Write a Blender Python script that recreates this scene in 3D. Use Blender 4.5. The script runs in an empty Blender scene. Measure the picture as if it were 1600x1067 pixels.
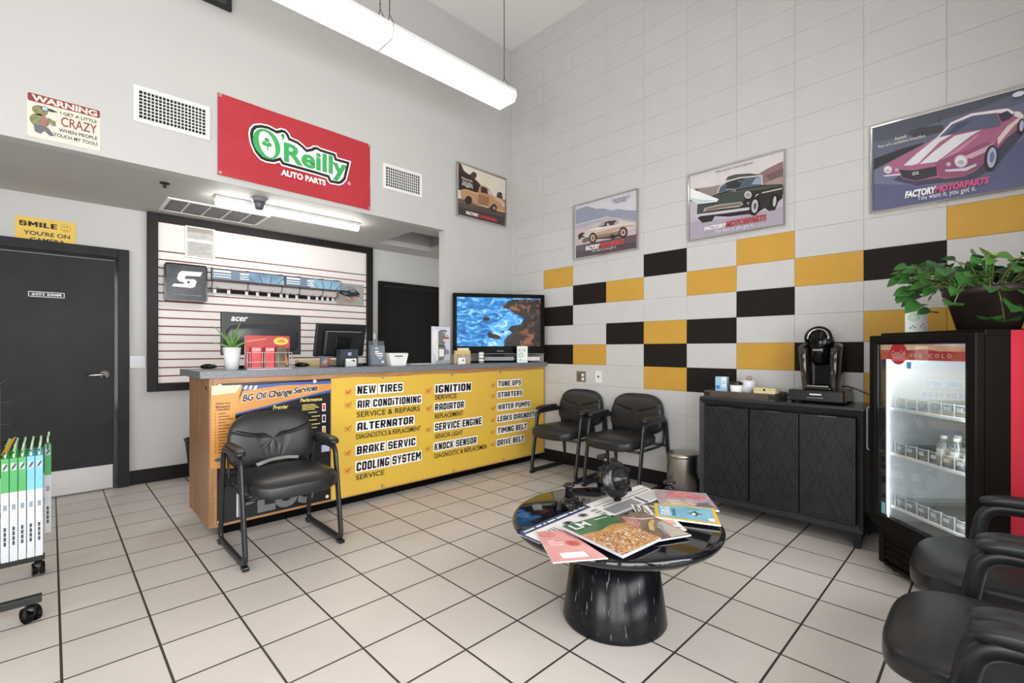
import bpy, bmesh, math, random
from mathutils import Vector, Matrix
from mathutils.geometry import tessellate_polygon
PI = math.pi
random.seed(7)
SC = bpy.context.scene
COL = SC.collection

# ---------------------------------------------------------------- camera, world, lights, exposure
CF, CY, YAW = 736.8, 545.8, 0.774            # focal length and horizon row for a 1600 x 1067 frame
CAM = Vector((-3.856, -3.967, 1.202))
cd = bpy.data.cameras.new('camera')
cd.sensor_width = 36; cd.lens = CF / 1600 * 36; cd.shift_y = (CY - 533.5) / 1600; cd.clip_start = 0.02
cam = bpy.data.objects.new('camera', cd); COL.objects.link(cam)
cam.location = CAM; cam.rotation_euler = (PI / 2, 0, -YAW)
SC.camera = cam
vs = SC.view_settings
vs.view_transform = 'Standard'; vs.look = 'None'; vs.gamma = 1; vs.use_curve_mapping = False
vs.exposure = 0.38
w = bpy.data.worlds.new('sky'); SC.world = w; w.use_nodes = True
w.node_tree.nodes['Background'].inputs[0].default_value = (0.975, 0.985, 1.0, 1)
w.node_tree.nodes['Background'].inputs[1].default_value = 7.0
SC.cycles.max_bounces = 10; SC.cycles.diffuse_bounces = 6; SC.cycles.glossy_bounces = 5
SC.cycles.transmission_bounces = 8; SC.cycles.transparent_max_bounces = 24
SC.cycles.use_denoising = True; SC.cycles.sample_clamp_indirect = 6
SC.cycles.caustics_reflective = False; SC.cycles.caustics_refractive = False
TUBE_POWER, ALCOVE_POWER = 1.0, 31.0
WINDOWS = [(-6.0, -4.5), (-4.4, -2.95), (-2.85, -1.45)]
for i, (xa, xb) in enumerate(WINDOWS):       # portals only: they guide the sky's own light through the windows
    ld = bpy.data.lights.new('window_portal', 'AREA'); ld.shape = 'RECTANGLE'; ld.size = xb - xa; ld.size_y = 2.5
    ld.cycles.is_portal = True
    lo = bpy.data.objects.new('window_portal', ld); COL.objects.link(lo)
    lo.location = ((xa + xb) / 2, -4.66, 1.35); lo.rotation_euler = (PI / 2, 0, 0)
ADDED_WINDOWS_L = [(-4.4, -2.4)]  # unseen window added in the left wall to light the right wall
for i, (ya, yb) in enumerate(ADDED_WINDOWS_L):
    ld = bpy.data.lights.new('window_portal', 'AREA'); ld.shape = 'RECTANGLE'; ld.size = 2.5; ld.size_y = yb - ya
    ld.cycles.is_portal = True
    lo = bpy.data.objects.new('window_portal', ld); COL.objects.link(lo)
    lo.location = (-7.66, (ya + yb) / 2, 1.35); lo.rotation_euler = (0, -PI / 2, 0)

# ---------------------------------------------------------------- measuring: a photo point on a known plane
_d = Vector((math.sin(YAW), math.cos(YAW), 0)); _r = Vector((math.cos(YAW), -math.sin(YAW), 0))
def at(u, v, x=None, y=None, z=None):
    ray = _d + _r * ((u - 800) / CF) + Vector((0, 0, (CY - v) / CF))
    k = (z - CAM.z) / ray.z if z is not None else (x - CAM.x) / ray.x if x is not None else (y - CAM.y) / ray.y
    return CAM + ray * k
def tr(ox, oy, s, **pl):                      # points of an enlarged piece of the photo -> (across, up) on a wall plane
    def f(x, y):
        p = at(ox + x / s, oy + y / s, **pl)
        return (p.x, p.z) if 'y' in pl else (-p.y, p.z)
    return lambda *q: [f(*p) for p in q]

# ---------------------------------------------------------------- materials
def lin(c):
    if isinstance(c, str):
        c = c.lstrip('#'); c = [int(c[i:i + 2], 16) / 255 for i in (0, 2, 4)]
    return tuple(x / 12.92 if x <= 0.04045 else ((x + 0.055) / 1.055) ** 2.4 for x in c) + (1,)
MATS = {}
def mat(name, col, rough=0.5, metal=0.0, emit=0, var=0.0, vscale=8.0, bump=0.0, bscale=60.0, col2=None, stretch=(1, 1, 1), coat=0, spec=0.5):
    if name in MATS: return MATS[name]
    m = bpy.data.materials.new(name); m.use_nodes = True; nt = m.node_tree; N = nt.nodes; L = nt.links
    b = N['Principled BSDF']
    b.inputs['Base Color'].default_value = lin(col); b.inputs['Roughness'].default_value = rough
    b.inputs['Metallic'].default_value = metal; b.inputs['Coat Weight'].default_value = coat
    b.inputs['Specular IOR Level'].default_value = spec
    m.diffuse_color = lin(col)
    if var or bump or col2:
        tc = N.new('ShaderNodeTexCoord'); mp = N.new('ShaderNodeMapping'); mp.inputs['Scale'].default_value = stretch
        L.new(tc.outputs['Object'], mp.inputs[0])
    if var or col2:
        no = N.new('ShaderNodeTexNoise'); no.inputs['Scale'].default_value = vscale; no.inputs['Detail'].default_value = 5
        L.new(mp.outputs[0], no.inputs['Vector'])
        rp = N.new('ShaderNodeValToRGB'); rp.color_ramp.elements[0].position = 0.35; rp.color_ramp.elements[1].position = 0.65
        a = lin(col); c2 = lin(col2) if col2 else tuple(x * (1 - var) for x in a[:3]) + (1,)
        rp.color_ramp.elements[0].color = c2; rp.color_ramp.elements[1].color = a
        L.new(no.outputs['Fac'], rp.inputs[0]); L.new(rp.outputs[0], b.inputs['Base Color'])
        if emit: L.new(rp.outputs[0], b.inputs['Emission Color'])
    if bump:
        nb = N.new('ShaderNodeTexNoise'); nb.inputs['Scale'].default_value = bscale; nb.inputs['Detail'].default_value = 4
        L.new(mp.outputs[0], nb.inputs['Vector'])
        bp = N.new('ShaderNodeBump'); bp.inputs['Strength'].default_value = bump; bp.inputs['Distance'].default_value = 0.01
        L.new(nb.outputs['Fac'], bp.inputs['Height']); L.new(bp.outputs[0], b.inputs['Normal'])
    if emit:
        if not (var or col2): b.inputs['Emission Color'].default_value = lin(col)
        b.inputs['Emission Strength'].default_value = emit
    MATS[name] = m
    return m
def glassy(name, tint, refl=0.12, alpha=0.0, rough=0.0):      # thin clear sheet: see-through with a faint reflection
    if name in MATS: return MATS[name]
    m = bpy.data.materials.new(name); m.use_nodes = True; nt = m.node_tree; N = nt.nodes; L = nt.links
    N.remove(N['Principled BSDF'])
    t = N.new('ShaderNodeBsdfTransparent'); t.inputs[0].default_value = lin(tint)
    g = N.new('ShaderNodeBsdfGlossy'); g.inputs['Roughness'].default_value = rough; g.inputs[0].default_value = (1, 1, 1, 1)
    lw = N.new('ShaderNodeLayerWeight'); lw.inputs[0].default_value = 0.5
    pw = N.new('ShaderNodeMath'); pw.operation = 'POWER'; pw.inputs[1].default_value = 4.0; L.new(lw.outputs['Facing'], pw.inputs[0])
    mx = N.new('ShaderNodeMixShader'); ma = N.new('ShaderNodeMath'); ma.operation = 'MULTIPLY_ADD'
    ma.inputs[1].default_value = 0.6; ma.inputs[2].default_value = refl; ma.use_clamp = True
    L.new(pw.outputs[0], ma.inputs[0]); L.new(ma.outputs[0], mx.inputs[0]); L.new(t.outputs[0], mx.inputs[1]); L.new(g.outputs[0], mx.inputs[2])
    out = mx
    if alpha:
        df = N.new('ShaderNodeBsdfDiffuse'); df.inputs[0].default_value = lin('#e8ecee')
        m2 = N.new('ShaderNodeMixShader'); m2.inputs[0].default_value = alpha
        L.new(mx.outputs[0], m2.inputs[1]); L.new(df.outputs[0], m2.inputs[2]); out = m2
    L.new(out.outputs[0], N['Material Output'].inputs[0]); MATS[name] = m
    return m

# ---------------------------------------------------------------- mesh building
class MB:
    def __init__(s): s.v = []; s.f = []; s.mi = []; s.sm = []; s.mats = []
    def _m(s, m):
        if m not in s.mats: s.mats.append(m)
        return s.mats.index(m)
    def add(s, vs_, fs, m, smooth=False, M=None):
        o = len(s.v); i = s._m(m)
        s.v += [tuple(M @ Vector(p)) if M else tuple(p) for p in vs_]
        for f in fs:
            s.f.append([o + k for k in f]); s.mi.append(i); s.sm.append(smooth)
        return s
    def addbm(s, bm, m, smooth=False, M=None):
        bm.verts.index_update()
        s.add([v.co.copy() for v in bm.verts], [[v.index for v in f.verts] for f in bm.faces], m, smooth, M); bm.free(); return s
    def box(s, lo, hi, m, bev=0, M=None, seg=2):
        lo = Vector(lo); hi = Vector(hi)
        bm = bmesh.new(); bmesh.ops.create_cube(bm, size=1)
        for v in bm.verts: v.co = Vector([(lo[i] + hi[i]) / 2 + v.co[i] * (hi[i] - lo[i]) for i in range(3)])
        if bev: bmesh.ops.bevel(bm, geom=bm.edges[:], offset=bev, segments=seg, affect='EDGES', profile=0.5)
        return s.addbm(bm, m, False, M)
    def tube(s, path, r, m, n=10, closed=False, r2=None, up=None, M=None, taper=None):
        P = [Vector(p) for p in path]; k = len(P); r2 = r2 or r; vs_ = []; nrm = None
        for i, p in enumerate(P):
            a = P[i - 1] if (i or closed) else p; b = P[(i + 1) % k] if (i < k - 1 or closed) else p
            t = (b - a).normalized()
            if up is not None: bi = Vector(up); nn = bi.cross(t).normalized()
            else:
                if nrm is None: nrm = t.orthogonal().normalized()
                nn = (nrm - t * nrm.dot(t)).normalized(); nrm = nn; bi = t.cross(nn)
            q = taper(i / max(1, k - 1)) if taper else 1
            for j in range(n):
                an = 2 * PI * j / n
                vs_.append(p + nn * (r * q * math.cos(an)) + bi * (r2 * q * math.sin(an)))
        fs = []
        for i in range(k if closed else k - 1):
            for j in range(n):
                fs.append((i * n + j, i * n + (j + 1) % n, ((i + 1) % k) * n + (j + 1) % n, ((i + 1) % k) * n + j))
        if not closed: fs += [tuple(range(n))[::-1], tuple((k - 1) * n + j for j in range(n))]
        return s.add(vs_, fs, m, True, M)
    def lathe(s, prof, m, n=32, M=None, smooth=True, caps=True):
        vs_ = []; fs = []; k = len(prof)
        for (r, z) in prof:
            for j in range(n): vs_.append((r * math.cos(2 * PI * j / n), r * math.sin(2 * PI * j / n), z))
        for i in range(k - 1):
            for j in range(n): fs.append((i * n + j, i * n + (j + 1) % n, (i + 1) * n + (j + 1) % n, (i + 1) * n + j))
        if caps:
            if prof[0][0] > 1e-4: fs.append(tuple(range(n))[::-1])
            if prof[-1][0] > 1e-4: fs.append(tuple((k - 1) * n + j for j in range(n)))
        return s.add(vs_, fs, m, smooth, M)
    def cyl(s, a, b, r, m, n=20, r2=None):
        a = Vector(a); b = Vector(b); d = b - a
        M = Matrix.Translation(a) @ d.to_track_quat('Z', 'Y').to_matrix().to_4x4()
        L = d.length; r2 = r if r2 is None else r2
        return s.lathe([(0, 0), (r, 0), (r, 0), (r2, L), (r2, L), (0, L)], m, n, M, smooth=True)
    def prism(s, poly, z0, z1, m, M=None):
        k = len(poly); area = sum(poly[i][0] * poly[(i + 1) % k][1] - poly[(i + 1) % k][0] * poly[i][1] for i in range(k))
        if area < 0: poly = poly[::-1]
        vs_ = [(x, y, z0) for x, y in poly] + [(x, y, z1) for x, y in poly]
        tri = [tuple(t) for t in tessellate_polygon([[Vector((x, y, 0)) for x, y in poly]])]
        fs = []
        for t in tri:
            a, b, c = (Vector(poly[i]).to_3d() for i in t)
            t = t if (b - a).cross(c - a).z > 0 else t[::-1]
            fs += [tuple(t[::-1]), tuple(k + i for i in t)]
        fs += [(i, (i + 1) % k, k + (i + 1) % k, k + i) for i in range(k)]
        return s.add(vs_, fs, m, False, M)
    def sq(s, c, a, e1, e2, m, nu=40, nv=20, M=None, fn=None):     # superellipsoid cushion
        sg = lambda x, e: math.copysign(abs(x) ** e, x); vs_ = []; fs = []
        for i in range(nv + 1):
            ph = -PI / 2 + PI * i / nv
            for j in range(nu):
                th = 2 * PI * j / nu
                p = Vector((a[0] * sg(math.cos(ph), e1) * sg(math.cos(th), e2), a[1] * sg(math.cos(ph), e1) * sg(math.sin(th), e2), a[2] * sg(math.sin(ph), e1)))
                if fn: p = fn(p)
                vs_.append(p + Vector(c))
        for i in range(nv):
            for j in range(nu): fs.append((i * nu + j, i * nu + (j + 1) % nu, (i + 1) * nu + (j + 1) % nu, (i + 1) * nu + j))
        return s.add(vs_, fs, m, True, M)
    def build(s, name, parent=None, world=False, label=None, cat=None, group=None, kind=None, origin=None):
        V = [Vector(p) for p in s.v]
        loc = Vector((0, 0, 0))
        if parent is None:
            if origin is None:
                xs = [[p[i] for p in V] for i in range(3)]
                loc = Vector(((min(xs[0]) + max(xs[0])) / 2, (min(xs[1]) + max(xs[1])) / 2, min(xs[2])))
            else: loc = Vector(origin)
            V = [p - loc for p in V]
        elif world:
            p = parent; Mx = Matrix.Identity(4)
            while p: Mx = p.matrix_basis @ Mx; p = p.parent
            inv = Mx.inverted(); V = [inv @ p for p in V]
        me = bpy.data.meshes.new(name); me.from_pydata(V, [], s.f); me.update()
        for m in s.mats: me.materials.append(m)
        me.polygons.foreach_set('material_index', s.mi); me.polygons.foreach_set('use_smooth', s.sm)
        o = bpy.data.objects.new(name, me); COL.objects.link(o); o.location = loc
        if parent: o.parent = parent
        tag(o, label, cat, group, kind)
        return o
def tag(o, label=None, cat=None, group=None, kind=None):
    for k, v in (('label', label), ('category', cat), ('group', group), ('kind', kind)):
        if v: o[k] = v
def thing(name, label, cat, loc=(0, 0, 0), rz=0, group=None):
    o = bpy.data.objects.new(name, None); COL.objects.link(o); o.empty_display_size = 0.05
    o.location = loc; o.rotation_euler = (0, 0, rz); tag(o, label, cat, group)
    return o
def copy_tree(o, parent=None):
    c = o.copy(); COL.objects.link(c)
    if parent: c.parent = parent
    for ch in list(o.children): copy_tree(ch, c)
    return c
def fillet(P, r, n=6, closed=False):
    P = [Vector(p) for p in P]; out = []; k = len(P)
    for i, p in enumerate(P):
        if not closed and i in (0, k - 1): out.append(p); continue
        a = (P[i - 1] - p); b = (P[(i + 1) % k] - p); rr = min(r, a.length * 0.48, b.length * 0.48)
        A = p + a.normalized() * rr; B = p + b.normalized() * rr
        for t in range(n + 1):
            t /= n; out.append(A * (1 - t) ** 2 + p * 2 * t * (1 - t) + B * t * t)
    return out
def rrect(x0, y0, x1, y1, r, n=5):
    out = []
    for cx, cy, a0 in ((x1 - r, y1 - r, 0), (x0 + r, y1 - r, 90), (x0 + r, y0 + r, 180), (x1 - r, y0 + r, 270)):
        for i in range(n + 1):
            a = math.radians(a0 + 90 * i / n); out.append((cx + r * math.cos(a), cy + r * math.sin(a)))
    return out
def ell(cx, cy, rx, ry, n=24, rot=0):
    return [(cx + rx * math.cos(2 * PI * i / n) * math.cos(rot) - ry * math.sin(2 * PI * i / n) * math.sin(rot),
             cy + rx * math.cos(2 * PI * i / n) * math.sin(rot) + ry * math.sin(2 * PI * i / n) * math.cos(rot)) for i in range(n)]
def inset(poly, d):
    k = len(poly); P = [Vector(p).to_2d() for p in poly]
    ar = sum(P[i].x * P[(i + 1) % k].y - P[(i + 1) % k].x * P[i].y for i in range(k)); sgn = 1 if ar > 0 else -1; out = []
    for i in range(k):
        a = (P[i] - P[i - 1]).normalized(); b = (P[(i + 1) % k] - P[i]).normalized()
        na = Vector((-a.y, a.x)) * sgn; nb = Vector((-b.y, b.x)) * sgn; n = (na + nb); q = max(0.5, n.length_squared / 2)
        n = n / q if n.length > 1e-6 else na
        out.append(tuple(P[i] + n * d))
    return out
# ---------------------------------------------------------------- lettering and flat printed art
_TX = {}
def text_geo(s, bold=0.0):
    key = (s, bold)
    if key in _TX: return _TX[key]
    cu = bpy.data.curves.new('lettering', 'FONT'); cu.body = s; cu.size = 1; cu.offset = bold; cu.resolution_u = 3
    o = bpy.data.objects.new('lettering', cu); COL.objects.link(o)
    dg = bpy.context.evaluated_depsgraph_get(); dg.update()
    me = bpy.data.meshes.new_from_object(o.evaluated_get(dg))
    g = ([v.co.copy() for v in me.vertices], [list(p.vertices) for p in me.polygons])
    bpy.data.objects.remove(o); bpy.data.curves.remove(cu); bpy.data.meshes.remove(me)
    _TX[key] = g
    return g
class Surf:                                    # draws printed shapes on a face; layers are thin ink films stacked outwards
    def __init__(s, mb, f, n, eps=0.0004): s.mb = mb; s.f = f; s.n = Vector(n); s.eps = eps
    def pt(s, a, b, l): return Vector(s.f(a, b)) + s.n * (s.eps * l)
    def poly(s, pts, m, l=1):
        tri = [tuple(t) for t in tessellate_polygon([[Vector((x, y, 0)) for x, y in pts]])]
        V = [s.pt(x, y, l) for x, y in pts]; F = []
        for t in tri:
            nn = (V[t[1]] - V[t[0]]).cross(V[t[2]] - V[t[0]])
            F.append(t if nn.dot(s.n) >= 0 else t[::-1])
        s.mb.add(V, F, m); return s
    def rect(s, a0, b0, a1, b1, m, l=1): return s.poly([(a0, b0), (a1, b0), (a1, b1), (a0, b1)], m, l)
    def text(s, t, a0, b0, w, h, m, l=2, bold=0.0, shear=0.0, out=0.0, om=None, rise=0.0):
        V0, _ = text_geo(t, 0.0)
        x0 = min(p.x for p in V0); x1 = max(p.x for p in V0); y0 = min(p.y for p in V0); y1 = max(p.y for p in V0)
        def put(bd, mm, ll):
            V, F = text_geo(t, bd); W = []
            for p in V:
                u = (p.x - x0) / (x1 - x0); q = (p.y - y0) / (y1 - y0)
                W.append(s.pt(a0 + u * w + shear * q * h, b0 + q * h + rise * u, ll))
            G = []
            for f in F:
                nn = (W[f[1]] - W[f[0]]).cross(W[f[2]] - W[f[0]]); G.append(f if nn.dot(s.n) >= 0 else f[::-1])
            s.mb.add(W, G, mm)
        if out: put(out, om, l)
        put(bold, m, l + (1 if out else 0)); return s
_G = dict(L=(0, 0, 2.4, 10), R=(3.6, 0, 6, 10), T=(0, 7.9, 6, 10), B=(0, 0, 6, 2.1), M=(0, 4.0, 6, 6.0))
BLOCK = {'A': (6, 'LRT', [(0, 2.6, 6, 4.5)], [], 'ac'), 'B': (6, 'LRTBM', [], [], 'cd'), 'C': (6, 'LTB', [(4, 6.4, 6, 10), (4, 0, 6, 3.6)], [], 'abcd'), 'D': (6, 'LRTB', [], [], 'cd'), 'E': (5.4, 'L', [(0, 8, 5.4, 10), (0, 0, 5.4, 2), (0, 4.1, 5, 5.9)], [], ''),
         'F': (5.4, 'L', [(0, 8, 5.4, 10), (0, 4, 5, 5.9)], [], ''), 'G': (6, 'LTB', [(4, 7, 6, 10), (4, 0, 6, 5), (3, 3.5, 6, 5)], [], 'abcd'), 'H': (6, 'LRM', [], [], ''), 'I': (2.4, 'L', [], [], ''), 'i': (2.4, '', [(0, 0, 2.4, 6.9), (0, 7.9, 2.4, 10)], [], ''),
         'K': (6.2, 'L', [], [[(2, 4), (4, 10), (6.2, 10), (4, 5.1), (6.2, 0), (4, 0), (2.6, 3.6)]], ''), 'L': (5.2, 'L', [(0, 0, 5.2, 2)], [], ''), 'M': (8, 'L', [(6, 0, 8, 10)], [[(1.6, 10), (2.2, 10), (4, 6.4), (5.8, 10), (6.4, 10), (6.4, 6.2), (4.6, 2.6), (3.4, 2.6), (1.6, 6.2)]], ''),
         'N': (6, 'LR', [], [[(0.4, 10), (2.4, 10), (5.6, 0), (3.6, 0)]], ''), 'O': (6, 'LRTB', [], [], 'abcd'), 'P': (6, 'LT', [(4, 4.6, 6, 10), (0, 3.6, 5.4, 5.4)], [], 'c'), 'R': (6.2, 'LT', [(4, 5, 6, 10), (0, 3.9, 5.6, 5.7)], [[(2.2, 4.2), (4.4, 4.2), (6.2, 0), (4, 0)]], 'c'),
         'S': (6, 'TBM', [(0, 4.6, 2, 10), (4, 0, 6, 5.4), (4, 7, 6, 10), (0, 0, 2, 3)], [], 'abcd'), 'T': (6, 'T', [(1.8, 0, 4.2, 10)], [], ''), 'U': (6, 'LRB', [], [], 'bd'), 'V': (6, '', [], [[(0, 10), (2.1, 10), (3, 3.6), (3.9, 10), (6, 10), (4.2, 0), (1.8, 0)]], ''),
         'W': (9, '', [], [[(0, 10), (2, 10), (2.7, 4), (3.7, 10), (5.3, 10), (6.3, 4), (7, 10), (9, 10), (7.5, 0), (5.5, 0), (4.5, 5.6), (3.5, 0), (1.5, 0)]], ''), 'Y': (6, '', [], [[(0, 10), (2.1, 10), (3, 6.6), (3.9, 10), (6, 10), (4, 4.2), (4, 0), (2, 0), (2, 4.2)]], ''), ' ': (2.6, '', [], [], '')}
def block_text(q, t, a0, b0, w, h, m, l, shear=0.0, back=None, pad=0.0):     # heavy squared capitals
    tot = sum(BLOCK[c][0] for c in t) + 1.0 * (len(t) - 1); k = w / tot; f = h / 10; x = 0.0
    if back:
        xs = 0.0
        for wd in t.split(' '):
            wl = sum(BLOCK[c][0] for c in wd) + len(wd) - 1; q.poly(rrect(a0 + xs * k - pad, b0 - pad, a0 + (xs + wl) * k + pad, b0 + h + pad, pad * 0.7, 3), back, l); xs += wl + 4.6
        l += 1
    for c in t:
        W, bars, rc, pol, ch = BLOCK[c]
        for r in [_G[b] for b in bars] + rc:
            P = [(r[0], r[1]), (r[2], r[1]), (r[2], r[3]), (r[0], r[3])]
            for cc in ch:
                sx, ox, sy, oy = {'a': (1, 0, -1, 10), 'b': (1, 0, 1, 0), 'c': (-1, 6, -1, 10), 'd': (-1, 6, 1, 0)}[cc]; g = lambda p: sx * (p[0] - ox) + sy * (p[1] - oy) - 1.3; O = []
                for i in range(len(P)):
                    A, B = P[i - 1], P[i]; ga, gb = g(A), g(B)
                    if (ga >= 0) != (gb >= 0): u = ga / (ga - gb); O.append((A[0] + (B[0] - A[0]) * u, A[1] + (B[1] - A[1]) * u))
                    if gb >= 0: O.append(B)
                P = O
            if len(P) > 2: q.poly([(a0 + (x + px) * k + shear * py * f, b0 + py * f) for px, py in P], m, l)
        for P in pol: q.poly([(a0 + (x + px) * k + shear * py * f, b0 + py * f) for px, py in P], m, l)
        x += W + 1.0
def bil(P):                                    # bilinear patch from four world corners: (0,0) (1,0) (1,1) (0,1)
    A, B, C_, D = [Vector(p) for p in P]
    return lambda u, v: A * (1 - u) * (1 - v) + B * u * (1 - v) + C_ * u * v + D * (1 - u) * v
# ---------------------------------------------------------------- common materials
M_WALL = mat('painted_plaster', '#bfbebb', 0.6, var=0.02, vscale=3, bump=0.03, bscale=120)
M_BLOCK = mat('painted_block_white', '#c6c5c3', 0.5, var=0.03, vscale=5, bump=0.25, bscale=90, spec=0.3)
M_BYEL = mat('painted_block_yellow', '#c79a40', 0.5, var=0.05, vscale=6, bump=0.25, bscale=90, spec=0.25)
M_BBLK = mat('painted_block_black', '#191412', 0.5, col2='#2a2320', vscale=160, bump=0.5, bscale=160, spec=0.12)
M_CEIL = mat('ceiling_paint', '#e4e3e0', 0.7, var=0.02, vscale=2)
M_BASE = mat('rubber_base', '#1c1918', 0.45, var=0.15, vscale=12, spec=0.2)
M_DOOR = mat('black_door_paint', '#1c1c1d', 0.45, col2='#232324', vscale=5, bump=0.02, bscale=30, spec=0.2)
M_DOOR2 = mat('dark_door_paint', '#120e0c', 0.5, var=0.3, vscale=3, spec=0.15)
M_BLK = mat('black_plastic', '#161617', 0.1, var=0.15, vscale=20)
M_BLKG = mat('gloss_black', '#080809', 0.1, var=0.2, vscale=10, spec=0.25)
M_WHITE = mat('white_plastic', '#e6e5e2', 0.4, var=0.03, vscale=10)
M_WHM = mat('white_metal', '#e3e2df', 0.4, var=0.03, vscale=10)
M_STEEL = mat('brushed_steel', '#b9b6b0', 0.32, metal=1, var=0.12, vscale=30, stretch=(1, 1, 12))
M_ALU = mat('satin_aluminium', '#c9c8c5', 0.1, metal=1, var=0.06, vscale=20)
M_GREY = mat('grey_plastic', '#7d7f82', 0.45, var=0.08, vscale=10)
I_WHITE = mat('ink_white', '#f2f0ec', 0.5, var=0.02); I_BLACK = mat('ink_black', '#121214', 0.5, var=0.1)
I_RED = mat('ink_red', '#c8323a', 0.5, var=0.05); I_GREY = mat('ink_grey', '#8a8a8c', 0.5, var=0.05)
I_GREEN = mat('ink_green', '#3fa85c', 0.5, var=0.05)

# floor: square tiles with dark grout
def floor_mat():
    m = bpy.data.materials.new('floor_tiles'); m.use_nodes = True; nt = m.node_tree; N = nt.nodes; L = nt.links; b = N['Principled BSDF']
    tc = N.new('ShaderNodeTexCoord'); mp = N.new('ShaderNodeMapping'); mp.inputs['Location'].default_value = (3.5382 + 0.29 * 30, 1.6001 + 0.296 * 30, 0)
    br = N.new('ShaderNodeTexBrick'); br.offset = 0; br.squash = 1
    for k, v in (('Scale', 1), ('Mortar Size', 0.0047), ('Mortar Smooth', 0.15), ('Brick Width', 0.29), ('Row Height', 0.296), ('Bias', 0.0)): br.inputs[k].default_value = v
    br.inputs['Color1'].default_value = lin('#d2cac3'); br.inputs['Color2'].default_value = lin('#cbc3bb'); br.inputs['Mortar'].default_value = lin('#3a342f')
    L.new(tc.outputs['Object'], mp.inputs[0]); L.new(mp.outputs[0], br.inputs['Vector'])
    no = N.new('ShaderNodeTexNoise'); no.inputs['Scale'].default_value = 220; no.inputs['Detail'].default_value = 3; L.new(tc.outputs['Object'], no.inputs['Vector'])
    n2 = N.new('ShaderNodeTexNoise'); n2.inputs['Scale'].default_value = 3; n2.inputs['Detail'].default_value = 5; L.new(tc.outputs['Object'], n2.inputs['Vector'])
    ad = N.new('ShaderNodeMath'); ad.operation = 'ADD'; L.new(no.outputs['Fac'], ad.inputs[0]); L.new(n2.outputs['Fac'], ad.inputs[1])
    rp = N.new('ShaderNodeMapRange'); rp.inputs[1].default_value = 0.6; rp.inputs[2].default_value = 1.4; rp.inputs[3].default_value = 0.9; rp.inputs[4].default_value = 1.06
    L.new(ad.outputs[0], rp.inputs[0])
    mx = N.new('ShaderNodeMix'); mx.data_type = 'RGBA'; mx.blend_type = 'MULTIPLY'; mx.inputs[0].default_value = 1
    L.new(br.outputs['Color'], mx.inputs[6]); L.new(rp.outputs[0], mx.inputs[7]); L.new(mx.outputs[2], b.inputs['Base Color'])
    bp = N.new('ShaderNodeBump'); bp.inputs['Strength'].default_value = 0.5; bp.inputs['Distance'].default_value = 0.003; bp.invert = True
    L.new(br.outputs['Fac'], bp.inputs['Height']); L.new(bp.outputs[0], b.inputs['Normal'])
    b.inputs['Roughness'].default_value = 0.42; b.inputs['Specular IOR Level'].default_value = 0.4
    return m
XL, XR, YF, ZC = -7.6, 0.0, -4.6, 4.7          # left wall, right wall, front wall, ceiling
YB, ZA, XJ = 1.38, 2.44, -0.95                 # alcove back wall, alcove ceiling, jamb of the opening
XA = 0.26                                      # alcove side wall
def S(mb, name): return mb.build(name, kind='structure', origin=(0, 0, 0))
S(MB().box((XL, YF, -0.1), (XA + 0.1, YB + 0.1, 0), floor_mat()), 'floor')
S(MB().box((XL, YF, ZC), (XR + 0.1, 0.1, ZC + 0.1), M_CEIL), 'ceiling')
mb = MB(); yy = [YF] + [v for p in ADDED_WINDOWS_L for v in p] + [YB + 0.1]
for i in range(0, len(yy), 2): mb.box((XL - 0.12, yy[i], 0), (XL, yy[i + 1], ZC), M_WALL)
for ya, yb in ADDED_WINDOWS_L: mb.box((XL - 0.12, ya, 0), (XL, yb, 0.1), M_WALL); mb.box((XL - 0.12, ya, 2.6), (XL, yb, ZC), M_WALL)
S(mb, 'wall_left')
# header wall over the counter and the piece right of the opening
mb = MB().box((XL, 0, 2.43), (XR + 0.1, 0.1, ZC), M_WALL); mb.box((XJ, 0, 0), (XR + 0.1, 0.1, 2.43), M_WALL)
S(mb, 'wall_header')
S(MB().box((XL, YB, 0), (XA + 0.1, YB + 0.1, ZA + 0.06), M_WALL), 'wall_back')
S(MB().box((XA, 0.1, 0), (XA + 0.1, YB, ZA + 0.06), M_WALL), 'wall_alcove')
# alcove ceiling with the open access hatch
hx0, hx1, hy0, hy1 = -1.14, -0.4, 0.33, 1.03
M_HATCH = mat('grey_drywall', '#9a9792', 0.8, var=0.1)
mb = MB()
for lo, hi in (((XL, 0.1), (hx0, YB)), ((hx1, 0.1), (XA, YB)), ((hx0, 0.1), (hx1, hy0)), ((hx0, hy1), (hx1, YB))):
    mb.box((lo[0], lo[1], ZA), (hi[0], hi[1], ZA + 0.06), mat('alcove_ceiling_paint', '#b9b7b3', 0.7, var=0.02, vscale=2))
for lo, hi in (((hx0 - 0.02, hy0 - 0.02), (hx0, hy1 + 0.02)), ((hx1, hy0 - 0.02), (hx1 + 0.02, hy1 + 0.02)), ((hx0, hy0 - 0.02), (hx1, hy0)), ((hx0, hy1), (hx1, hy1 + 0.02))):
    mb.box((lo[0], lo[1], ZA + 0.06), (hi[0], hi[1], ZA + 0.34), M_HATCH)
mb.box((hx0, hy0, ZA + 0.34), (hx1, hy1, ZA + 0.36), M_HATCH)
S(mb, 'ceiling_alcove')
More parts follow.
